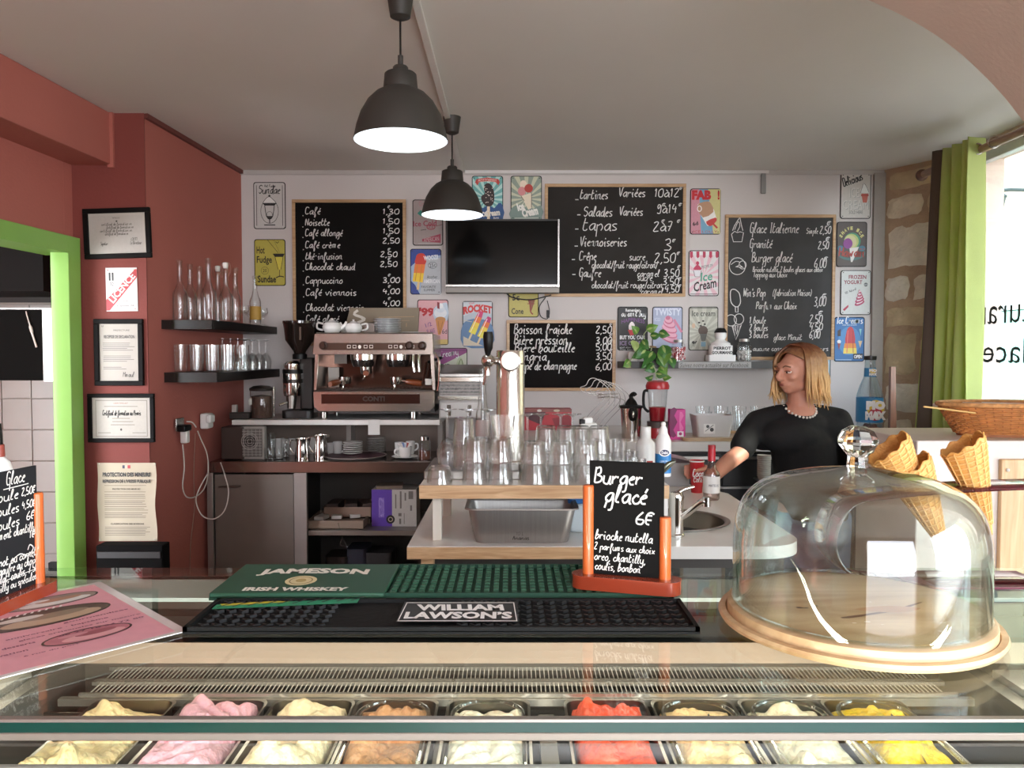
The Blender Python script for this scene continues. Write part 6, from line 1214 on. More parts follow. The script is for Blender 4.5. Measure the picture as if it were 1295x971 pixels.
# ================================================================ front ice cream display counter
HT = 1.17
def YZ(py, z): return PH(647, py, z).y
YBk, YFr = YZ(718, HT), YZ(909, HT)
XA, XB = -1.35, 1.35
t = thing('display_counter', 'glass topped refrigerated ice cream display counter across the foreground', 'counter', (0, 0, 0))
TG = glass('counter_top_glass', '#f4f7f5', '#dfe8e4', .02, 5.5, .02, gl='#eef4f2', ep=4)
MB().bb(XA, YFr, HT-.010, XB, YBk, HT).build('glass_top', TG, t)
ALU = M('#a8a39b', .4, .8, .04, name='aluminium_profile'); 
MB().bb(XA, YFr-.004, HT-.002, XB, YFr+.004, HT+.0015).build('front_profile', ALU, t, bevel=.0005, seg=1)
MB().bb(XA, YFr-.0035, HT-.012, XB, YFr, HT-.002).build('glass_edge', M('#0f3b33', .15, coat=.5, name='green_glass_edge'), t)
MB().bb(XA, YFr-.005, HT-.020, XB, YFr+.008, HT-.012).build('lower_profile', M('#93897d', .5, .5), t, bevel=.001, seg=1)
# back strip under glass (pale), grey strip + light box
zz = HT-.014; y1_ = YZ(756, zz)
PALE = M('#e2ece7', .35, var=.05, name='pale_green_enamel')
MB().bb(XA, y1_, zz-.006, XB, YBk-.004, zz).build('back_rail', PALE, t)
MB().bb(XA, YBk-.02, 0, XB, YBk, zz).build('back_panel', M('#5f564e', .5), t)
z1 = HT-.06; ya, yb = YZ(787, z1), YZ(812, z1); zlow = CAMZ-(.394*1.0)*yb
MB().bb(XA, yb, z1-.012, XB, ya+.03, z1).build('steel_ledge', M('#9b9792', .3, .8, name='ledge_steel'), t)
zb2 = P(647, 838, yb).z
MB().bb(XA, yb-.002, zb2, XB, yb+.02, z1-.0).build('light_box', M('#ad9684', .5, name='beige_panel'), t)
dl = bpy.data.lights.new('added_case_light', 'AREA'); dl.shape = 'RECTANGLE'; dl.size = 1.4; dl.size_y = .012; dl.energy = 4.5; dl.color = (1, .93, .82)  # added area light under the front profile to brighten the display interior
do = bpy.data.objects.new('added_case_light', dl); S.collection.objects.link(do); do.location = (0, YFr+.006, HT-.024); do.rotation_euler = Vector((0, .8, -.6)).to_track_quat('-Z', 'Y').to_euler()
o = MB().bb(XA+.1, yb+.022, zb2-.006, XB-.1, yb+.04, zb2).build('lamp_strip', M('#fff2dd', .5, emit=7, name='display_lamp'), t)
MB().bb(XA, yb+.02, zb2+.004, XB, ya+.05, z1-.012).build('evaporator_case', M('#6c6258', .4, .5), t)
# louvred grille
zg = 1.0; yg1, yg0 = YZ(881, zg), YZ(847, 1.004); zgt = 1.004
m = MB()
n = 190
for i in range(n):
    x = -.66+1.34*i/n
    m.add([(x, yg1, zg), (x+.0014, yg1, zg), (x+.0014, yg0, zgt), (x, yg0, zgt), (x, yg1, zg+.0015), (x+.0014, yg1, zg+.0015), (x+.0014, yg0, zgt+.0015), (x, yg0, zgt+.0015)], [(0, 1, 2, 3), (4, 7, 6, 5), (0, 4, 5, 1), (3, 2, 6, 7), (0, 3, 7, 4), (1, 5, 6, 2)])
m.build('vent_grille', M('#e2dacf', .4, .3, name='grille_steel'), t, kind='stuff', flat=True)
m = MB()
for f_ in (0, .42, .5, 1): y = yg1+(yg0-yg1)*f_; z = zg+(zgt-zg)*f_; m.bb(-.67, y-.003, z, .69, y+.003, z+.006)
m.build('grille_rails', M('#d6cdc2', .25, .8), t)
MB().bb(-.68, yg1+.01, zg-.045, .70, yg0+.02, zg-.025).build('grille_floor', M('#3a322c', .7), t)
MB().bb(-.70, yg1-.007, zg-.012, .72, yg1+.004, zg-.001).build('pan_ledge', M('#bdb6ad', .3, .8), t)
# well
MB().bb(-.80, YFr+.0, .80, .82, yg0+.05, .82).build('well_floor', M('#4a4540', .5), t)
for sx, x in ((-1, -.725), (1, .725)):
    w_ = MB().bb(x-.012, YFr, .80, x+.012, yg0+.03, 1.035).build('well_side', M('#8f8a84', .35, .7), t)
for sx, x0 in ((-1, -.74), (1, .74)):
    MB().prism([(x0, YFr-.0), (x0+sx*.05, YFr), (x0+sx*.05, YBk-.12), (x0, YBk-.12)], 1.03, 1.045).build('side_frame', M('#c3beb6', .3, .7), t, bevel=.002)
    for k in range(9): MB().bb(x0+sx*(.075+.022*k)-.002, YFr, 1.03, x0+sx*(.075+.022*k)+.002, YBk-.1, 1.036).build('side_rod', M('#b5b0a8', .3, .8), t)
    MB().bb(x0+sx*.05, YFr, .98, x0+sx*.55, YBk-.05, .985).build('side_floor', M('#5a5550', .5, .2), t)
    MB().lathe([(0, 0), (.018, 0), (.018, .004), (.008, .006), (.008, .02), (0, .02)], 20, c=(x0+sx*.025, 1.02, 1.045)).build('hinge_knob', ALU, t)
# front glass and lower body
yf = YFr-.012; zl2 = P(647, 963, yf).z
MB().bb(XA, yf-.003, zl2-.25, XB, yf+.003, HT-.02).build('front_glass', glass('front_glass', '#eef4f2', '#cfe0da', .06, 4), t)
MB().bb(XA, yf-.012, zl2-.05, XB, yf-.003, zl2).build('front_rail', M('#a9aba2', .4, .3), t, bevel=.002)
MB().bb(XA, yf-.01, 0, XB, yf+.02, zl2-.25).build('front_body', M('#d9d2c6', .5), t)
for sx in (-1, 1): MB().bb(XA if sx < 0 else XB-.01, yf, 0, XA+.01 if sx < 0 else XB, YBk, HT-.012).build('side_panel', M('#cfc8bd', .5), t)
# pans with ice cream
def mound(par, w, d_, col, amp, seed, kind=0, h0=-.012, var=.1):
    random.seed(seed); ph = [(random.uniform(-1, 1), random.uniform(-1, 1), random.uniform(20, 75), random.uniform(0, 6)) for _ in range(12)]
    bl = [(random.uniform(-w*.35, w*.35), random.uniform(.03, d_*.9), random.uniform(.012, .032), random.uniform(.004, .016)) for _ in range(16)]
    def fn(u, v):
        x = (u-.5)*w*.95; y = v*d_*.97+.004; e = min(u, 1-u, v, 1-v)*6; e = min(1, e)
        z = sum(.0018*math.sin(a*x*f+b*y*f+p) for a, b, f, p in ph)
        z += .0035*abs(math.sin(x*170+2*math.sin(y*90)))*abs(math.sin(y*140+x*60+seed))
        for bx, by, r, hh in bl:
            q = ((x-bx)**2+(y-by)**2)/r**2
            if q < 1: z += hh*(1-q)**.6
        if kind == 1: z = .011*abs(math.sin(x*85+4*math.sin(y*30)))+z*.4      # ribbons
        return (x, y, h0+(amp+z)*e**.35-(1-e**.35)*.008)
    m = MB(); m.grid(fn, 34, 60); return m.build('ice_cream', M(col, .42, var=var, vs=45, bump=.7, bs=70, sss=.15, name='ice_cream_'+col.strip('#')), par, angle=180, recalc=False)
PX = [(170, '#e3cb9a', 'pale yellow speckled vanilla', 0, .02), (286, '#e0a9b8', 'pink', 1, .018), (397, '#e8d6b0', 'cream white', 0, .022), (503, '#b8865e', 'light brown caramel', 0, .01), (618, '#e6dfca', 'ivory with grey swirls', 1, .008), (765, '#dd5336', 'bright orange red sorbet', 0, .02), (875, '#e6c994', 'beige cracked', 0, .016), (985, '#e5dcc0', 'pale cream flecked', 0, .008), (1090, '#e3c12c', 'bright yellow', 0, .012)]
PANM = M('#a9a49e', .28, 1, .05, name='pan_metal')
for i, (px, col, nm_, kd, am) in enumerate(PX):
    w = .118; X = P(px, 897, yg1-.02).x; d_ = .295
    p = thing('ice_cream_pan', f'steel pan of {nm_} ice cream in the display, {ORD[i]} from the left', 'ice cream pan', (X, yg1-.009-d_, .998), group='ice cream pans in the display')
    lv = [(w*.9, d_*.96, -.09), (w, d_, -.002), (w, d_, 0), (w+.008, d_+.008, .001), (w+.008, d_+.008, -.002)]
    vs = []; fs = []
    for a_, b_, z in lv: vs += [(x, y+d_/2, z) for x, y in rrect(a_, b_, .016, 4)]
    nn = 20
    for a_ in range(len(lv)-1):
        for j in range(nn): fs.append((a_*nn+j, a_*nn+(j+1) % nn, (a_+1)*nn+(j+1) % nn, (a_+1)*nn+j))
    fs.append(tuple(range(nn))); m = MB(); m.add(vs, fs); m.build('pan', PANM, p, angle=50)
    mound(p, w-.006, d_-.01, col, am, 40+i, kd, var=.10 if i != 5 else .06)
    if i in (3, 4, 6, 7, 8):
        m = MB(); m.tube([(x*.88, y*.92+d_/2, .004) for x, y in rrect(w, d_, .05, 8)], .0035, 8, closed=True); m.build('clear_tub_rim', glass('tub_plastic', '#f0f2f1', '#cfd4d2', .15, 2), p)
    if i in (6, 8): MB().tube([(.0, .10, .0), (.0, .13, .012), (.004, .2, .02)], [.008, .006, .004], 8, flat=.4).build('scoop_handle', CHROME, p)
p = thing('ice_cream_pan', 'nearly empty dark pan with a smear of caramel at the far left of the display', 'ice cream pan', (P(76, 900, yg1-.02).x, yg1-.31, .985)); m = MB(); m.prism(rrect(.10, .29, .016), -.06, -.055, Matrix.Translation((0, .145, 0))); m.build('pan', M('#3a322c', .4, .5), p)
m = MB()
for a_ in (-.05, .048): m.bb(a_, 0, -.06, a_+.002, .29, 0)
m.bb(-.05, .288, -.06, .05, .29, 0); m.build('pan_walls', PANM, p); mb = mound(p, .06, .12, '#c48d55', .01, 77, h0=-.05)
# divider post in the well
MB().bb(P(690, 900, yg1).x-.012, yg1-.31, .96, P(690, 900, yg1).x+.012, yg1-.012, .978).build('divider_post', M('#8a857e', .35, .7), t)
for i in (0, 1, 2, 3, 5, 6, 7): 
    xm = (P(PX[i][0], 897, yg1-.02).x+P(PX[i+1][0], 897, yg1-.02).x)/2
    if i == 4: continue
    MB().bb(xm-.004, yg1-.31, .955, xm+.004, yg1-.012, .975).build('divider_rail', M('#9a958e', .35, .8), t)

# ---------------------------------------------------------------- bar mats
def flat(name, label, cat, x0, x1, yf_, yb_, z):      # thing lying flat; art plane local -Y is up
    return thing(name, label, cat, ((x0+x1)/2, (yf_+yb_)/2, z), rx=-PI/2)
RUB = M('#0e0e0e', .7, spec=.25, bump=.1, name='black_rubber'); GRB = M('#12392a', .65, spec=.3, name='green_rubber')
yf1, yb1 = YZ(797, HT+.006), YZ(758, HT+.008); xl, xr = PH(240, 795, HT).x, PH(880, 795, HT).x
t = flat('bar_mat', 'long black rubber bar mat with a white WILLIAM LAWSON’S logo, nearest the camera', 'bar mat', xl, xr, yf1, yb1, HT+.001)
w, d_ = xr-xl, yb1-yf1
MB().bb(-w/2, -.004, -d_/2, w/2, 0, d_/2).build('base', RUB, t)
m = MB(); 
for a_ in ((-w/2, -d_/2, w/2, -d_/2+.006), (-w/2, d_/2-.006, w/2, d_/2), (-w/2, -d_/2, -w/2+.006, d_/2), (w/2-.006, -d_/2, w/2, d_/2)): m.bb(a_[0], -.009, a_[1], a_[2], -.003, a_[3])
m.build('raised_rim', RUB, t)
m = MB(); px_ = w/40; rows_ = 6
for j in range(rows_):
    z = -d_/2+.014+(d_-.028)*j/(rows_-1)
    for i in range(38):
        x = -w/2+.02+(w-.04)*i/37
        if abs(x-(-.065)) < .088 and abs(z) < .05: continue
        m.box((x-.0025, -.0065, z), (.009, .004, .003), ry=.7); m.box((x+.0035, -.0065, z), (.009, .004, .003), ry=-.7)
m.build('raised_chevrons', M('#191919', .5), t, kind='stuff')
# px frame of logo: art over mat plane, 1 unit = .001 m
a = Art(w*1000, d_*1000, .001, off=.0095, eps=.0001); cx = (PH(583, 772, HT).x-(xl+xr)/2)*1000+w*500; cz = d_*500
a.rect(cx-80, cz-42, cx+80, cz+42, '#161616'); a.line([(cx-76, cz-38), (cx+74, cz-38), (cx+78, cz+38), (cx-78, cz+38)], 3, '#e8e6e3', closed=True)
a.text('WILLIAM', cx-60, cz-30, cx+60, cz-4, '#ecebe8', bold=.045, shear=-.1); a.text('LAWSON’S', cx-72, cz+2, cx+72, cz+30, '#ecebe8', bold=.045)
a.build('logo', t)
a = Art(w*1000, d_*1000, .001, off=.0092, eps=.0001); a.poly([(10, 30), (205, 2), (205, 22), (10, 50)], '#1f8a63'); a.poly([(14, 28), (90, 14), (110, 18), (20, 36)], '#c9b92e')
for i in range(10): a.line([(15+i*20, 42-i*3), (30+i*20, 24-i*3)], 3, '#141414')
a.build('coloured_stripe', t)
yf2, yb2 = YZ(757, HT+.004), YZ(716, HT+.008); xl2, xr2 = PH(268, 757, HT).x, PH(850, 757, HT).x
t = flat('bar_mat', 'green rubber bar mat with JAMESON IRISH WHISKEY lettering, behind the black mat', 'bar mat', xl2, xr2, yf2+.001, yb2, HT+.001)
w, d_ = xr2-xl2, yb2-yf2-.001
MB().bb(-w/2, -.004, -d_/2, w/2, 0, d_/2).build('base', GRB, t); xs = PH(488, 757, HT).x-(xl2+xr2)/2
MB().bb(-w/2, -.011, -d_/2, xs, -.004, d_/2).build('logo_panel', M('#1d4a36', .5), t, bevel=.002)
m = MB(); nc = 30
for i in range(nc):
    for j in range(10):
        x = xs+.008+(w/2-.006-xs-.004)*i/nc; z = -d_/2+.009+(d_-.018)*j/9; m.box((x+.003, -.0075, z), (.0075, .007, .0085))
m.build('raised_nubs', M('#1f5038', .6), t, kind='stuff')
m = MB()
for a_ in ((xs, -d_/2, w/2, -d_/2+.004), (xs, d_/2-.004, w/2, d_/2), (w/2-.004, -d_/2, w/2, d_/2)): m.bb(a_[0], -.011, a_[1], a_[2], -.003, a_[3])
m.build('raised_rim', GRB, t)
a = Art(w*1000, d_*1000, .001, off=.0113, eps=.0001); x0 = (PH(335, 724, HT).x-(xl2+xr2)/2)*1000+w*500; x1 = (PH(472, 724, HT).x-(xl2+xr2)/2)*1000+w*500
a.text('JAMESON', x0+4, 28, x1, 66, '#e6e2d6', bold=.05, arc=6); a.ell((x0+x1)/2-6, 98, 24, 26, '#d6c79a'); a.ring((x0+x1)/2-6, 98, 17, 19, 2, '#8a7a4a'); a.ell((x0+x1)/2-6, 98, 8, 9, '#b09a5c'); a.text('IRISH WHISKEY', x0+10, 134, x1-14, 152, '#e6e2d6', bold=.05)
a.build('lettering', t)
# ---------------------------------------------------------------- menu stands
ORW = M('#c9622c', .28, var=.12, vs=10, coat=.5, stretch=(1, 1, .2), name='orange_varnished_wood'); RDW = M('#8f3821', .25, var=.12, coat=.6, name='red_varnished_wood')
def stand(name, label, p0, p1, z, hl, hr, L_=None):
    v = Vector(p1)-Vector(p0); L_ = v.length; rz = math.atan2(v.y, v.x); c = (Vector(p0)+Vector(p1))/2
    t = thing(name, label, 'menu stand', (c.x, c.y, z), rz=rz)
    MB().prism(rrect(L_, .044, .02, 6), 0, .02).build('base', RDW, t, bevel=.004)
    xl_, xr_ = -L_/2+.024, L_/2-.024
    MB().tube([(xl_, 0, .018), (xl_, 0, hl)], .0085, 18).build('post', ORW, t, bevel=.002); MB().tube([(xr_, 0, .018), (xr_, 0, hr)], .0085, 18).build('post', ORW, t, bevel=.002); return t, xl_, xr_
zs = HT+.012
t, xa_, xb_ = stand('menu_stand', 'wooden menu stand with a small blackboard advertising Burger glacé, middle of the counter', PH(724, 731, zs+.01), PH(862, 742, zs+.01), zs, P(743, 607, 1.22).z-zs, P(841, 649, 1.17).z-zs)
bw = xb_-xa_-.004; bh = .172
MB().box((0, 0, .018+bh/2), (bw, .003, bh)).build('blackboard', M('#131211', .9, spec=.15, name='small_blackboard'), t); K = 100/bw; hh = bh*K
a = Art(100, hh, bw/100, off=.0018, eps=.00005); WHT = '#dedbd6'
for s_, x, y, w_, h_, lw in [('Burger', 756, 612, 66, 10.5, 2.2), ('glacé', 769, 635, 58, 11.5, 2.4), ('6€', 805, 661, 26, 8.2, 2.2), ('brioche nutella', 757, 682, 78, 6, 1.3), ('2 parfums aux choix', 756, 695, 82, 5.2, 1.2), ('oreo, chantilly,', 756, 708, 70, 5.4, 1.3), ('coulis, bonbon', 757, 720, 62, 5.2, 1.3)]:
    a.hand(s_, (x-750)*100/87, (y-585)*hh/143, h_, w_, lw, WHT, rot=.02)
a.build('chalk_writing', t).location = (0, 0, .018+bh/2)
pE = PH(66, 738, HT+.01); t, xa_, xb_ = stand('menu_stand', 'wooden menu stand with ice cream prices, at the left edge', (-.722, 1.03, 0), (pE.x, pE.y-.005, 0), HT+.001, .145, P(47, 622, pE.y-.02).z-HT)
bw = xb_-xa_-.004; bh = .175
MB().box((0, 0, .02+bh/2), (bw, .003, bh)).build('blackboard', M('#232325', .9, spec=.15), t); K = 100/bw; hh = bh*K
a = Art(100, hh, bw/100, off=.0018, eps=.00005)
for s_, x, y, w_, h_ in [('Glace', 46, 20, 34, 9), ('1 boule', 6, 42, 62, 8), ('2,50€', 72, 40, 26, 6), ('2 boules', 6, 62, 62, 8), ('4,50€', 72, 60, 26, 6), ('3 boules', 6, 82, 62, 8), ('6€', 80, 78, 16, 6), ('supplément chantilly', 4, 96, 92, 6), ('1€', 84, 106, 12, 5), ('pot ou cornet', 30, 134, 66, 6), ('gaufre au choix', 30, 146, 66, 6), ('chocolat, coulis, 7,50', 8, 158, 90, 6), ('chantilly ou spéculos', 8, 170, 88, 5)]: a.hand(s_, x, y*hh/178, h_*.9, w_, 1.5, WHT)
a.line([(40, 20*hh/178+5), (84, 20*hh/178+4)], 1.2, WHT); a.line([(50, 118), (66, 112), (80, 118), (90, 110), (84, 104), (80, 110)], 1.6, WHT, 4); a.line([(32, 140), (96, 139)], 1, WHT)
a.build('chalk_writing', t).location = (0, 0, .02+bh/2)
t = thing('white_bottle', 'white pump bottle with a black cap at the very left edge behind the menu stand', 'bottle', (P(-3, 650, 1.42).x, 1.28, HT)); MB().lathe([(0, 0), (.022, 0), (.022, .165), (.018, .18), (.009, .19)], 24).build('body', WHITE, t); MB().lathe([(.011, .19), (.010, .21), (.0, .212)], 16).build('red_collar', M('#8f3f34', .4), t); MB().lathe([(.008, .208), (.006, .245), (0, .246)], 16).build('black_cap', BLACK, t)
t.location = (P(-6, 650, 1.30).x, 1.31, HT)
# flyer
A_, B_ = PH(127, 737, HT+.002), PH(238, 799, HT+.002); up = (A_-B_); hgt = up.length; up.normalize(); rt = Vector((up.y, -up.x, 0)); rt = rt if rt.x > 0 else -rt; wd = .235
c = B_+up*hgt/2-rt*wd/2
t = thing('flyer', 'laminated pink flyer with three oval photographs lying on the counter', 'flyer', (c.x, c.y, HT+.0035)); t.rotation_euler = Matrix(((rt.x, 0, up.x), (rt.y, 0, up.y), (0, -1, 0))).to_euler()
MB().box((0, 0, 0), (wd, .0012, hgt)).build('laminate', M('#ded9d6', .15, coat=.8, name='laminated_paper'), t)
a = Art(235, hgt*1000, .001, off=.0007, eps=.00006); Hh = hgt*1000
a.rect(6, 10, 222, Hh-8, '#d99aa5')
def oval(cx, cy, rx, ry, cols, rot=0):
    a.ell(cx, cy, rx+3, ry+3, '#3a2c2a', 32, rot=rot); a.ell(cx, cy, rx, ry, cols[0], 32, rot=rot); a.ell(cx+rx*.1, cy+ry*.3, rx*.75, ry*.55, cols[1], 24, rot=rot); a.ell(cx+rx*.2, cy-ry*.1, rx*.5, ry*.35, cols[2], 20, rot=rot); a.ell(cx-rx*.3, cy-ry*.4, rx*.35, ry*.25, cols[3], 20, rot=rot)
oval(148, 55, 62, 24, ['#8f8078', '#d8d5d2', '#a9806a', '#dcdad8']); oval(120, 128, 82, 34, ['#54453e', '#b39a82', '#8a7766', '#cdc6bf']); oval(140, 240, 50, 22, ['#b5707c', '#d8a0a5', '#9a5460', '#c98a92'])
for i in range(12): a.line([(50+i*9, 104-i*.6), (54+i*9, 97-i*.6)], 3, '#e6e2de')
for s_, x0, y0, x1_, h_ in [('gourmandises', 130, 172, 212, 7), ('anniversaire · baptême', 60, 190, 180, 7), ('glaces artisanales sur mesure', 70, 206, 216, 6), ('offres desserts', 20, 222, 84, 7), ('06 27 18 34 72 80', 110, 222, 214, 6), ('réservation', 12, 246, 70, 6), ('6 rue du port', 60, 268, 120, 5)]: a.text(s_, x0, y0, x1_, y0+h_, '#6e2f52', bold=.02)
a.build('print', t)
# ---------------------------------------------------------------- dome on board
BC = (P(1081, 780, 1.04).x, 1.04)
bd = thing('cake_board', 'round pale wooden board with a dark crack, under the glass dome', 'board', (BC[0], BC[1], HT+.001))
BWD = wood('#b28f66', '#d9bd94', 2.2, .45, axis=0, coat=.15, ring=7)
MB().lathe([(0, 0), (.160, 0), (.173, .004), (.176, .009), (.174, .013), (.1665, .0135), (.165, .011), (.164, .024), (.161, .0255), (0, .026)], 72).build('disc', BWD, bd)
a = Art(320, 320, .001, off=0, eps=.00005)
a.poly([(120, 210), (160, 196), (200, 180), (250, 150), (252, 152), (205, 184), (165, 200), (130, 214)], '#6b4428', 2); a.ell(82, 172, 5, 2.5, '#2b1c12', 8, rot=.2); a.ell(104, 165, 5, 3, '#2b1c12', 8); a.ell(90, 174, 3, 2, '#2b1c12', 8); a.poly([(150, 180), (200, 165), (240, 175), (200, 192)], '#b98a5e', 3)
for x, y, r in ((108, 145, 2), (128, 232, 3), (146, 228, 4), (160, 238, 2), (220, 262, 5), (238, 232, 3), (185, 150, 1.6)): a.ell(x, y, r, r*.6, '#ead9c0', 8)
o = a.build('knot_marks', bd); o.rotation_euler = (-PI/2, 0, 0); o.location = (0, 0, .0262)
DG = glass('dome_glass', '#fafdfb', '#c6d2cb', .05, 3.0, .015, ep=4)
dm = thing('glass_dome', 'large clear glass cake dome with a faceted knob on the wooden board', 'glass dome', (BC[0], BC[1], HT+.0275))
R = .1575
prof = [(R, 0), (R, .045), (R*.997, .085), (R*.975, .112), (R*.92, .136), (R*.80, .156), (R*.62, .169), (R*.4, .177), (R*.18, .182), (.016, .184)]
pr = [(p.x, p.y) for p in spline([(x, y, 0) for x, y in prof], 4)]
MB().lathe(pr, 96).build('dome_outer', DG, dm, angle=180); MB().lathe([(max(r-.004, .012), z-.0035 if z > .08 else z) for r, z in pr], 96).build('dome_inner', DG, dm, angle=180)
MB().lathe([(R-.004, 0), (R-.004, .003), (R+.001, .003), (R+.001, 0)], 96).build('dome_lip', DG, dm)
KG = realglass('knob_glass', '#f2f6f4', 1.47)
MB().lathe([(0, .1835), (.014, .184), (.013, .192), (.0125, .198), (.019, .206), (.0255, .215), (.0255, .222), (.020, .232), (.010, .238), (0, .2385)], 10).build('knob', KG, dm, flat=True)
# ---------------------------------------------------------------- cone holder and cones
AC = glass('burgundy_acrylic', '#a8536f', '#7a2c48', .08, 3.0, .03)
zc_ = P(1230, 618, 1.245).z; t = thing('cone_holder', 'see-through burgundy acrylic cone stand on the counter right of the dome', 'stand', (.69, 1.2, HT+.001))
f = lambda x, y, z: Vector((x, y, z))-t.location
prf = spline([(.83, 0, HT+.004), (.70, 0, HT+.004), (.57, 0, HT+.004), (.515, 0, HT+.03), (.50, 0, HT+.075), (.525, 0, HT+.125), (.59, 0, zc_-.008), (.72, 0, zc_+.002), (.85, 0, zc_+.006), (1.0, 0, zc_+.006)], 5)
m = MB(); m.grid(lambda u, v: tuple(f(prf[int(round(v*(len(prf)-1)))].x, 1.205+.085*u, prf[int(round(v*(len(prf)-1)))].z)), 3, len(prf)); o = m.build('bent_sheet', AC, t, angle=60, recalc=False); md = o.modifiers.new('t', 'SOLIDIFY'); md.thickness = .003
MB().bb(*f(.62, 1.20, HT), *f(.80, 1.295, HT+.003)).build('base_plate', M('#6b2f42', .3, coat=.4), t)
for x in (.62, .73, .86): MB().tube([tuple(f(x+.02*math.cos(q), 1.247+.02*math.sin(q), zc_+.008)) for q in [2*PI*i/20 for i in range(20)]], .002, 6, closed=True).build('hole_rim', M('#8a3a55', .2), t)
WAF = M('#d29a52', .55, var=.12, vs=30, bump=.3, bs=300, name='wafer'); WAF2 = M('#e3b473', .55, var=.08, vs=30)
def cone(label, tip, mouth, R, name='waffle_cone'):
    tip, mouth = Vector(tip), Vector(mouth); ax = mouth-tip; L_ = ax.length; t = thing(name, label, 'cone', tip); t.rotation_euler = ax.to_track_quat('Z', 'Y').to_euler()
    def sh(u, v, k=0.):
        a = 2*PI*u*1.12+2.2; r = .003+(R-.003)*v+.0025*u*v-k; rim = 1+.10*math.cos(a-1.2)-.03*math.cos(a*9)*1.0*(v > .9)
        return (r*math.cos(a), r*math.sin(a), L_*v*(1 if v < .9 else 1+(rim-1)*(v-.9)*6))
    m = MB(); m.grid(sh, 60, 40); o = m.build('wafer_shell', WAF, t, angle=180, recalc=False); md = o.modifiers.new('t', 'SOLIDIFY'); md.thickness = .0022
    m = MB(); nr = 16
    for i in range(nr):
        for sgn in (1, -1) if False else (1,):
            pts = [];
            for j in range(14):
                v = .12+.86*j/13; u = (i/nr*.98+.012*j*.15) % 1.0; p = Vector(sh(u, v)); q = Vector((p.x, p.y, 0)); q.normalize(); pts.append(p+q*.0012)
            m.tube(pts, .0011, 4)
    for j in range(13):
        v = .16+.8*(j/12)**.8; pts = []
        for i in range(41): u = i/40*.99; p = Vector(sh(u, min(v-.05+.08*((u*2) % 1 if False else u), .99))); q = Vector((p.x, p.y, 0)); q.normalize(); pts.append(p+q*.0012)
        m.tube(pts, .0011, 4)
    m.build('waffle_ridges', WAF2, t, kind='stuff', angle=60); return t
cone('single waffle cone standing in the acrylic holder, furthest right', P(1253, 676, 1.245), P(1216, 561, 1.245), .033)
cone('lower waffle cone of the stacked pair behind the dome', P(1196, 696, 1.25), P(1147, 590, 1.25), .036)
cone('upper waffle cone of the stacked pair, its open mouth by the dome knob', P(1175, 652, 1.248), P(1122, 566, 1.248), .035)
# ---------------------------------------------------------------- white cabinet, basket, wooden door at right
Yc = 2.62; zq = P(1162, 557, Yc).z; t = thing('white_cabinet', 'white cabinet with a pale wood door at the right edge', 'cabinet', (P(1160, 557, Yc).x, Yc, 0)); wq = 2.6-t.location.x
MB().bb(0, 0, 0, wq-1.0+.95, .46, zq).build('body', M('#dcd3cc', .45, name='white_cabinet_paint'), t, bevel=.004)
xd_ = P(1262, 600, Yc).x-t.location.x; MB().bb(xd_, -.02, .05, xd_+.42, -.001, P(1262, 580, Yc).z).build('door', wood('#c09a6d', '#dcb98c', 3, .4, axis=2), t, bevel=.003)
MB().sphere((xd_+.018, -.024, P(1267, 593, Yc).z), .006, 8, 6).build('screw_cap', WHITE, t)
# basket
Ybk = 2.8; t = thing('wicker_basket', 'oval wicker basket of wrapped cutlery on the white cabinet', 'basket', (P(1272, 567, Ybk).x, Ybk, zq)); 
def bk(u, v, r=0): a = 2*PI*u; k = .75+.25*v; return (.235*k*math.cos(a), .13*k*math.sin(a), .012+.095*v)
m = MB()
for j in range(15):
    pts = []
    for i in range(96): p = Vector(bk(i/96, j/14)); q = Vector((p.x, p.y, 0)).normalized(); pts.append(p+q*(.003*math.cos(i*PI/2+j*PI)))
    m.tube(pts, .0042, 5, closed=True)
m.build('woven_strands', M('#b0703a', .55, var=.25, vs=25, name='wicker'), t, kind='stuff')
m = MB()
for i in range(48): m.tube([bk(i/48, v/4) for v in range(5)], .003, 5)
m.build('uprights', M('#96592c', .55), t, kind='stuff'); m = MB(); m.tube(spline([Vector(bk(i/40, 1.05))*1.0 for i in range(40)], 2, True), .008, 8, closed=True); m.build('rim', M('#c08a55', .5, var=.3, vs=60), t)
MB().prism([(.17*math.cos(2*PI*i/24), .095*math.sin(2*PI*i/24)) for i in range(24)], 0, .012).build('base', M('#96592c', .6), t)
for i in range(9):
    x = -.15+.035*i; o = MB().box((0, 0, 0), (.03, .20, .012)).build('wrapped_cutlery', M(['#e9e5df', '#c98a7a', '#e4e0da'][i % 3], .4), bevel=.004); o.location = (t.location.x+x, Ybk, zq+.103+.004*(i % 2)); o.rotation_euler = (.0, .1, .9+.1*math.sin(i*2)); tag(o, f'{["white", "reddish", "off-white"][i % 3]} paper wrapped cutlery set in the wicker basket, {ORD[i]} from the left', 'cutlery', 'wrapped cutlery in the basket')
o = MB().tube([(-.1, 0, .0), (.14, .02, -.03)], .003, 6).build('straw', M('#d8b06a', .5)); o.location = P(1205, 514, 2.7); tag(o, 'thin yellow straw sticking out of the wicker basket', 'straw')
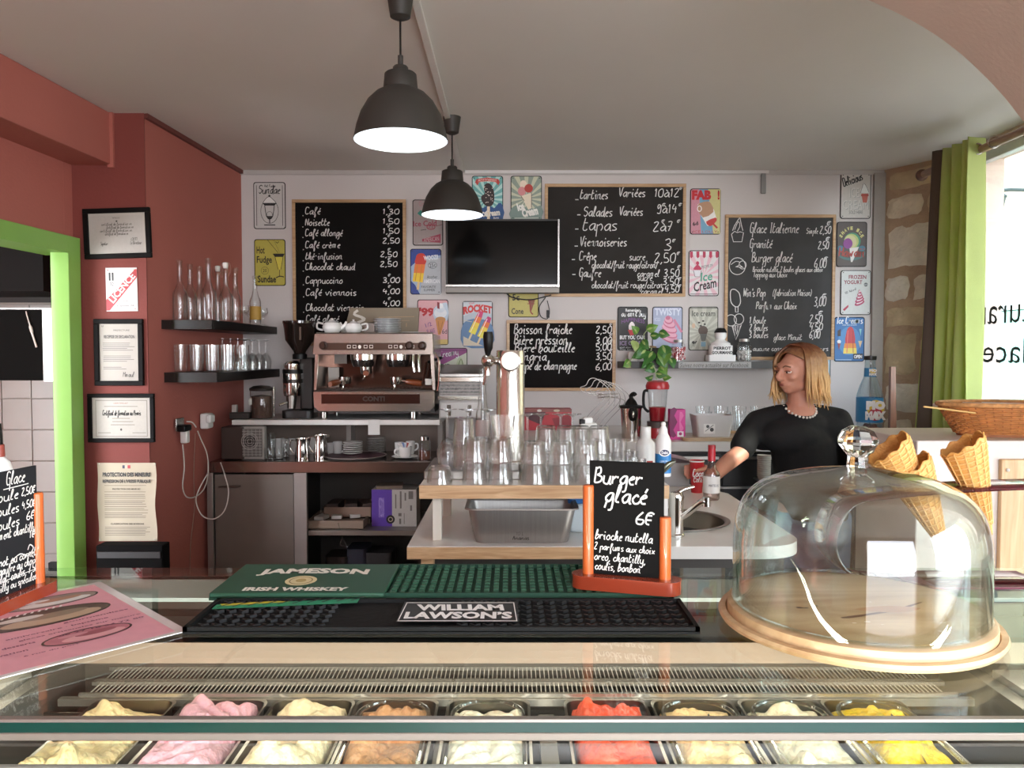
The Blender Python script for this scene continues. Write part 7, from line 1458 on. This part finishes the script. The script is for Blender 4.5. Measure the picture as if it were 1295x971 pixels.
# ================================================================ the woman behind the sink worktop
YPn = 3.72
t = thing('person', 'woman with shoulder length blonde hair in a black t-shirt and bead necklace, looking left', 'person', (P(1012, 500, YPn).x, YPn, 0)); PO = Vector(t.location)
def W3(px, py, dY=0.0): return P(px, py, YPn+dY)-PO
SK = M('#c98f78', .5, var=.04, vs=12, sss=.12, bump=.08, bs=180, name='skin')
def capsule(m, pts, rr, n=16):
    p = spline(pts, 4); k = len(p); R_ = []
    for i in range(k):
        f_ = i/(k-1)*(len(rr)-1); a = int(f_); b = min(a+1, len(rr)-1); R_.append(rr[a]+(rr[b]-rr[a])*(f_-a))
    m.tube(p, R_, n); m.sphere(p[0], R_[0], n, 10); m.sphere(p[-1], R_[-1], n, 10)
def remesh(o, vox, sm=6):
    md = o.modifiers.new('remesh', 'REMESH'); md.mode = 'VOXEL'; md.voxel_size = vox; md.use_smooth_shade = True
    s_ = o.modifiers.new('smooth', 'SMOOTH'); s_.iterations = sm; s_.factor = .5
# key joints
shL, shR = W3(957, 534, .05), W3(1061, 531, .02)          # her right shoulder is on the image left
elL, wrL = W3(937, 572, -.08), W3(897, 607, -.22)
elR, wrR = W3(1083, 592, -.06), W3(1062, 640, -.22)
neck = W3(1012, 505, .02); hc_ = W3(1009, 472, -.0); hip = W3(1030, 640, .03)
hipz = hip.z
body = MB()
capsule(body, [neck+Vector((.005, .01, -.05)), neck+Vector((-.002, .0, .02)), hc_+Vector((.012, .012, -.04))], [.066, .054, .052])
capsule(body, [neck+Vector((.0, .02, -.10)), W3(1015, 560, .04), W3(1022, 610, .04), hip], [.10, .125, .125, .135], 20)
capsule(body, [shL, shR], [.045, .045]); 
capsule(body, [shL, (shL+elL)/2+Vector((-.005, 0, .01)), elL], [.046, .045, .040]); capsule(body, [elL, (elL+wrL)/2+Vector((.0, 0, .006)), wrL], [.041, .037, .026])
capsule(body, [shR, (shR+elR)/2, elR], [.046, .045, .04]); capsule(body, [elR, (elR+wrR)/2, wrR], [.041, .036, .026])
# right hand (image left) closed round the cup; left hand relaxed
cup = Vector((P(881, 600, 3.45).x, 3.45, P(881, 602, 3.45).z))-PO
def hand(m, wr, palm_c, tips, thumb):
    d = palm_c-wr; m.add([], [])
    capsule(m, [wr, wr+d*.5, palm_c], [.025, .03, .031], 12)
    side = tips['side']
    for i in range(4):
        b = palm_c+side*(.027-.018*i)+d.normalized()*.022
        pts = [b]+[b+Vector(v) for v in tips['f'][i]]; capsule(m, pts, [.0095, .0088, .0082, .0072], 10)
    capsule(m, thumb, [.013, .011, .0095, .008], 10)
palm = cup+Vector((.048, .012, .004)); dd_ = (palm-wrL).normalized()
fs_ = []
for i in range(4):
    z = -.0; fs_.append([(-.022, .032, 0), (-.058, .036, -.002), (-.088, .014, -.002)] if i < 3 else [(-.018, .03, 0), (-.048, .036, 0), (-.076, .020, 0)])
hand(body, wrL, palm, {'side': Vector((0, .0, 1)), 'f': fs_}, [palm+Vector((.0, -.01, .015)), palm+Vector((-.02, -.032, .03)), palm+Vector((-.045, -.046, .028)), palm+Vector((-.06, -.044, .022))])
palm2 = wrR+Vector((-.055, -.055, -.02))
hand(body, wrR, palm2, {'side': Vector((.7, -.7, 0)), 'f': [[(-.025, -.02, -.008), (-.045, -.035, -.02), (-.052, -.042, -.036)]]*3+[[(-.02, -.016, -.008), (-.036, -.028, -.02), (-.04, -.032, -.03)]]}, [palm2+Vector((-.0, -.02, .0)), palm2+Vector((-.0, -.045, .0)), palm2+Vector((-.02, -.06, -.012)), palm2+Vector((-.035, -.065, -.02))])
# legs (skin core down to the ankles)
fl = -PO.z; hx = hip.x
for sx in (-1, 1):
    capsule(body, [Vector((hx+sx*.085, .04, hipz-.02)), Vector((hx+sx*.09, .03, hipz-.45)), Vector((hx+sx*.09, .05, .09))], [.085, .06, .04])
# head, built facing -Y then turned towards the image left
HM = Matrix.Translation(hc_) @ Matrix.Scale(1.1, 4) @ Matrix.Rotation(math.radians(-66), 4, 'Z') @ Matrix.Rotation(math.radians(6), 4, 'X')
def hs(c, r, n=20, k=12): body.sphere(c, r, n, k, m=HM)
hs((0, .018, .030), (.073, .088, .080)); hs((0, -.028, .012), (.062, .062, .070)); hs((0, -.036, -.030), (.050, .052, .050)); hs((0, -.058, -.058), (.026, .026, .022)); hs((0, -.02, -.045), (.052, .058, .035))
hs((0, -.070, .040), (.044, .026, .018)); hs((.034, -.062, -.006), (.022, .024, .020)); hs((-.034, -.062, -.006), (.022, .024, .020))
body.tube([HM @ Vector(p) for p in ((0, -.090, .028), (0, -.100, .012), (0, -.111, -.004), (0, -.106, -.013), (0, -.090, -.018))], [.008, .0095, .0125, .012, .008], 12)
hs((.011, -.096, -.012), (.009, .010, .007)); hs((-.011, -.096, -.012), (.009, .010, .007))
hs((0, -.086, -.033), (.020, .011, .0065)); hs((0, -.085, -.043), (.018, .011, .0075)); hs((0, -.078, -.036), (.030, .016, .018))
for sx in (-1, 1): hs((sx*.074, .008, .006), (.008, .018, .028))
o = body.build('body', SK, t); remesh(o, .0052, 5)
# face details
LIP = M('#a0584f', .4, name='lips'); m = MB(); m.sphere((0, -.0945, -.0345), (.017, .0042, .0026), 18, 8, m=HM); m.sphere((0, -.0935, -.0405), (.015, .0048, .0034), 18, 8, m=HM); m.build('lips', LIP, t)
for sx in (-1, 1):
    m = MB(); m.sphere((sx*.030, -.077, .017), (.0135, .011, .0105), 18, 12, m=HM); e = m.build('eye', M('#e6ddd6', .2, coat=.5), t)
    m = MB(); m.sphere((sx*.030-.001, -.0868, .0145), (.0050, .003, .0050), 14, 8, m=HM); m.build('iris', M('#3a2b20', .15), e)
    m = MB(); ec = Vector((sx*.030, -.077, .017))
    for lo, hi in ((8, 90), (-90, -28)):
        m.grid(lambda u, v: tuple(HM @ (ec+Vector((.0150*math.cos(math.radians(lo+(hi-lo)*v))*math.cos(2*PI*u), .0122*math.cos(math.radians(lo+(hi-lo)*v))*math.sin(2*PI*u), .0122*math.sin(math.radians(lo+(hi-lo)*v)))))), 20, 6, True)
    m.build('eyelids', SK, e)
    m = MB(); m.tube([HM @ Vector((sx*.030+.0155*math.cos(a), -.0835-.0055*math.sin(a), .0170+.0035*math.sin(a))) for a in [PI*i/8 for i in range(9)]], .0024, 6); m.build('upper_lid', M('#7a4a3c', .5), e)
    m = MB(); m.tube(spline([HM @ Vector((sx*.014, -.0925, .036)), HM @ Vector((sx*.030, -.0925, .042)), HM @ Vector((sx*.047, -.080, .036))], 4), .0028, 6); m.build('eyebrow', M('#6e4a33', .7), t)
# hair: cap plus strands
HR = bpy.data.materials.new('blonde_hair'); HR.use_nodes = True; n = HR.node_tree; b = n.nodes['Principled BSDF']
tcn = nd(n, 'ShaderNodeTexCoord'); sz = nd(n, 'ShaderNodeSeparateXYZ'); n.links.new(tcn.outputs['Object'], sz.inputs[0]); mr = nd(n, 'ShaderNodeMapRange'); mr.inputs[1].default_value = hc_.z+.13; mr.inputs[2].default_value = hc_.z-.10
nz = nd(n, 'ShaderNodeTexNoise'); nz.inputs['Scale'].default_value = 60; n.links.new(tcn.outputs['Object'], nz.inputs['Vector']); ad = nd(n, 'ShaderNodeMath', operation='MULTIPLY_ADD'); ad.inputs[1].default_value = .3; n.links.new(nz.outputs['Fac'], ad.inputs[0])
n.links.new(sz.outputs['Z'], mr.inputs[0]); n.links.new(mr.outputs[0], ad.inputs[2]); rp = nd(n, 'ShaderNodeValToRGB'); rp.color_ramp.elements[0].position = .2; rp.color_ramp.elements[0].color = srgb('#6e3f28'); rp.color_ramp.elements[1].position = 1.1 if False else 1.0; rp.color_ramp.elements[1].color = srgb('#dcb277')
n.links.new(ad.outputs[0], rp.inputs[0]); n.links.new(rp.outputs[0], b.inputs['Base Color']); b.inputs['Roughness'].default_value = .38
m = MB(); cap = MB()
def hp(az, el, R_=1.0):    # point on the scalp, az 0 = face direction (-Y), el up
    return Vector((.083*R_*math.sin(az)*math.cos(el), .016-.100*R_*math.cos(az)*math.cos(el), .034+.090*R_*math.sin(el)))
def capf(u, v):
    az = 2*PI*u; cz_ = max(0, math.cos(az*.74 if az < PI else az)); lo = -.55+1.3*cz_**1.1; el = PI/2-(PI/2-lo)*v; return tuple(HM @ hp(az, el, 1.02))
cap.grid(capf, 40, 16, True); o = cap.build('hair_cap', HR, t, angle=180, recalc=True); md = o.modifiers.new('t', 'SOLIDIFY'); md.thickness = .006
random.seed(21); zdn = hc_.z
for i in range(260):
    az = random.uniform(1.12, 2*PI-.62); part = Vector((.004*random.uniform(-1, 1), .016-.06*random.random()*1.2+.02, .034+.094))
    side = 1 if az < PI else -1
    p1 = HM @ part; p2 = HM @ hp(az, .95, 1.05+.03*random.random()); vol = random.random(); p3 = HM @ hp(az, .35, 1.08+.09*vol); p4 = HM @ hp(az, -.25, 1.08+.13*vol)
    out = (p4-hc_); out.z = 0; out.normalize(); ln = random.uniform(.115, .18)
    if math.cos(az) > .3: ln *= .9
    wv = random.uniform(.004, .016)*(1 if i % 3 else -.4); p5 = p4+Vector((0, 0, -ln*.5))+out*wv; p6 = p4+Vector((random.uniform(-.006, .006), random.uniform(-.006, .006), -ln))+out*random.uniform(-.016, .03)
    pts = spline([p1, p2, p3, p4, p5, p6], 4); k_ = len(pts); m.tube(pts, [.0028+.0032*math.sin(PI*min(1, j/(k_-1)*1.0+.08)) if j < k_-2 else .0016 for j in range(k_)], 5, flat=.6)
m.build('hair_strands', HR, t, kind='stuff', angle=180)
# t-shirt
ts = MB(); 
capsule(ts, [neck+Vector((0, .025, -.118)), W3(1015, 560, .045), W3(1022, 610, .045), hip+Vector((0, 0, -.03))], [.104, .152, .148, .152], 24)
ts.sphere(W3(1000, 552, -.02), (.155, .10, .085), 20, 12); ts.sphere(W3(1012, 545, .09), (.17, .09, .12), 20, 12)
capsule(ts, [shL+Vector((.01, .01, .004)), neck+Vector((-.07, .02, -.078)), neck+Vector((.07, .02, -.078)), shR+Vector((-.01, .01, .004))], [.056, .056, .056, .056], 18)
capsule(ts, [shL+Vector((.03, .0, -.05)), shR+Vector((-.03, .0, -.05))], [.085, .085], 20)
ts.sphere(neck+Vector((0, -.015, -.125)), (.14, .085, .075), 20, 12)
capsule(ts, [shL, (shL+elL)/2+Vector((-.004, 0, .005)), shL+(elL-shL)*.84+Vector((-.002, 0, .004))], [.057, .059, .060], 18)
capsule(ts, [shR, (shR+elR)/2, shR+(elR-shR)*.8], [.057, .058, .058], 18)
SH = M('#0d0d0f', .85, bump=.25, bs=24, var=.1, name='black_cotton'); o = ts.build('t_shirt', SH, t); remesh(o, .008, 8)
# cuff hems
for (a_, b_, r_) in ((shL, elL, .0705), (shR, elR, .0685)):
    ax = (b_-a_).normalized(); c_ = a_+(b_-a_)*(.86+.05 if a_ is shL else .80+.05); u_ = ax.orthogonal().normalized(); v_ = ax.cross(u_)
    # jeans
jn = MB(); 
capsule(jn, [hip+Vector((0, .0, .02)), hip+Vector((0, .0, -.10))], [.142, .155], 20)
for sx in (-1, 1): capsule(jn, [Vector((hx+sx*.08, .04, hipz-.06)), Vector((hx+sx*.09, .03, hipz-.45)), Vector((hx+sx*.09, .05, .12))], [.098, .074, .062], 16)
o = jn.build('jeans', M('#6d82a3', .85, var=.15, vs=20, bump=.3, bs=200, name='blue_denim'), t); remesh(o, .012, 5)
for sx in (-1, 1):
    mm = MB(); mm.sphere((hx+sx*.09, .0, .045), (.048, .13, .045), 18, 10); mm.bb(hx+sx*.09-.046, -.125, 0, hx+sx*.09+.046, .125, .02); mm.build('shoe', M('#d9d6d2', .6), t)
# bead necklace
nk = bpy.data.objects.new('necklace', None); S.collection.objects.link(nk); nk.parent = t; nb = 30; bm_ = None
for i in range(nb):
    a = 2*PI*i/nb; x = .074*math.sin(a); y = -.078*math.cos(a)*1.0; dz = -.048*max(0, math.cos(a))**1.0
    p = neck+Vector((x-.004, y+.012-.034*max(0, math.cos(a)), -.026+dz*1.1))
    if bm_ is None: bm_ = MB().sphere((0, 0, 0), .0058, 10, 8).build('bead', M('#e8e4dc', .2, coat=.6, name='pearl'), nk); o = bm_
    else: o = bm_.copy(); S.collection.objects.link(o)
    if i % 2: o.data = o.data
    o.location = p
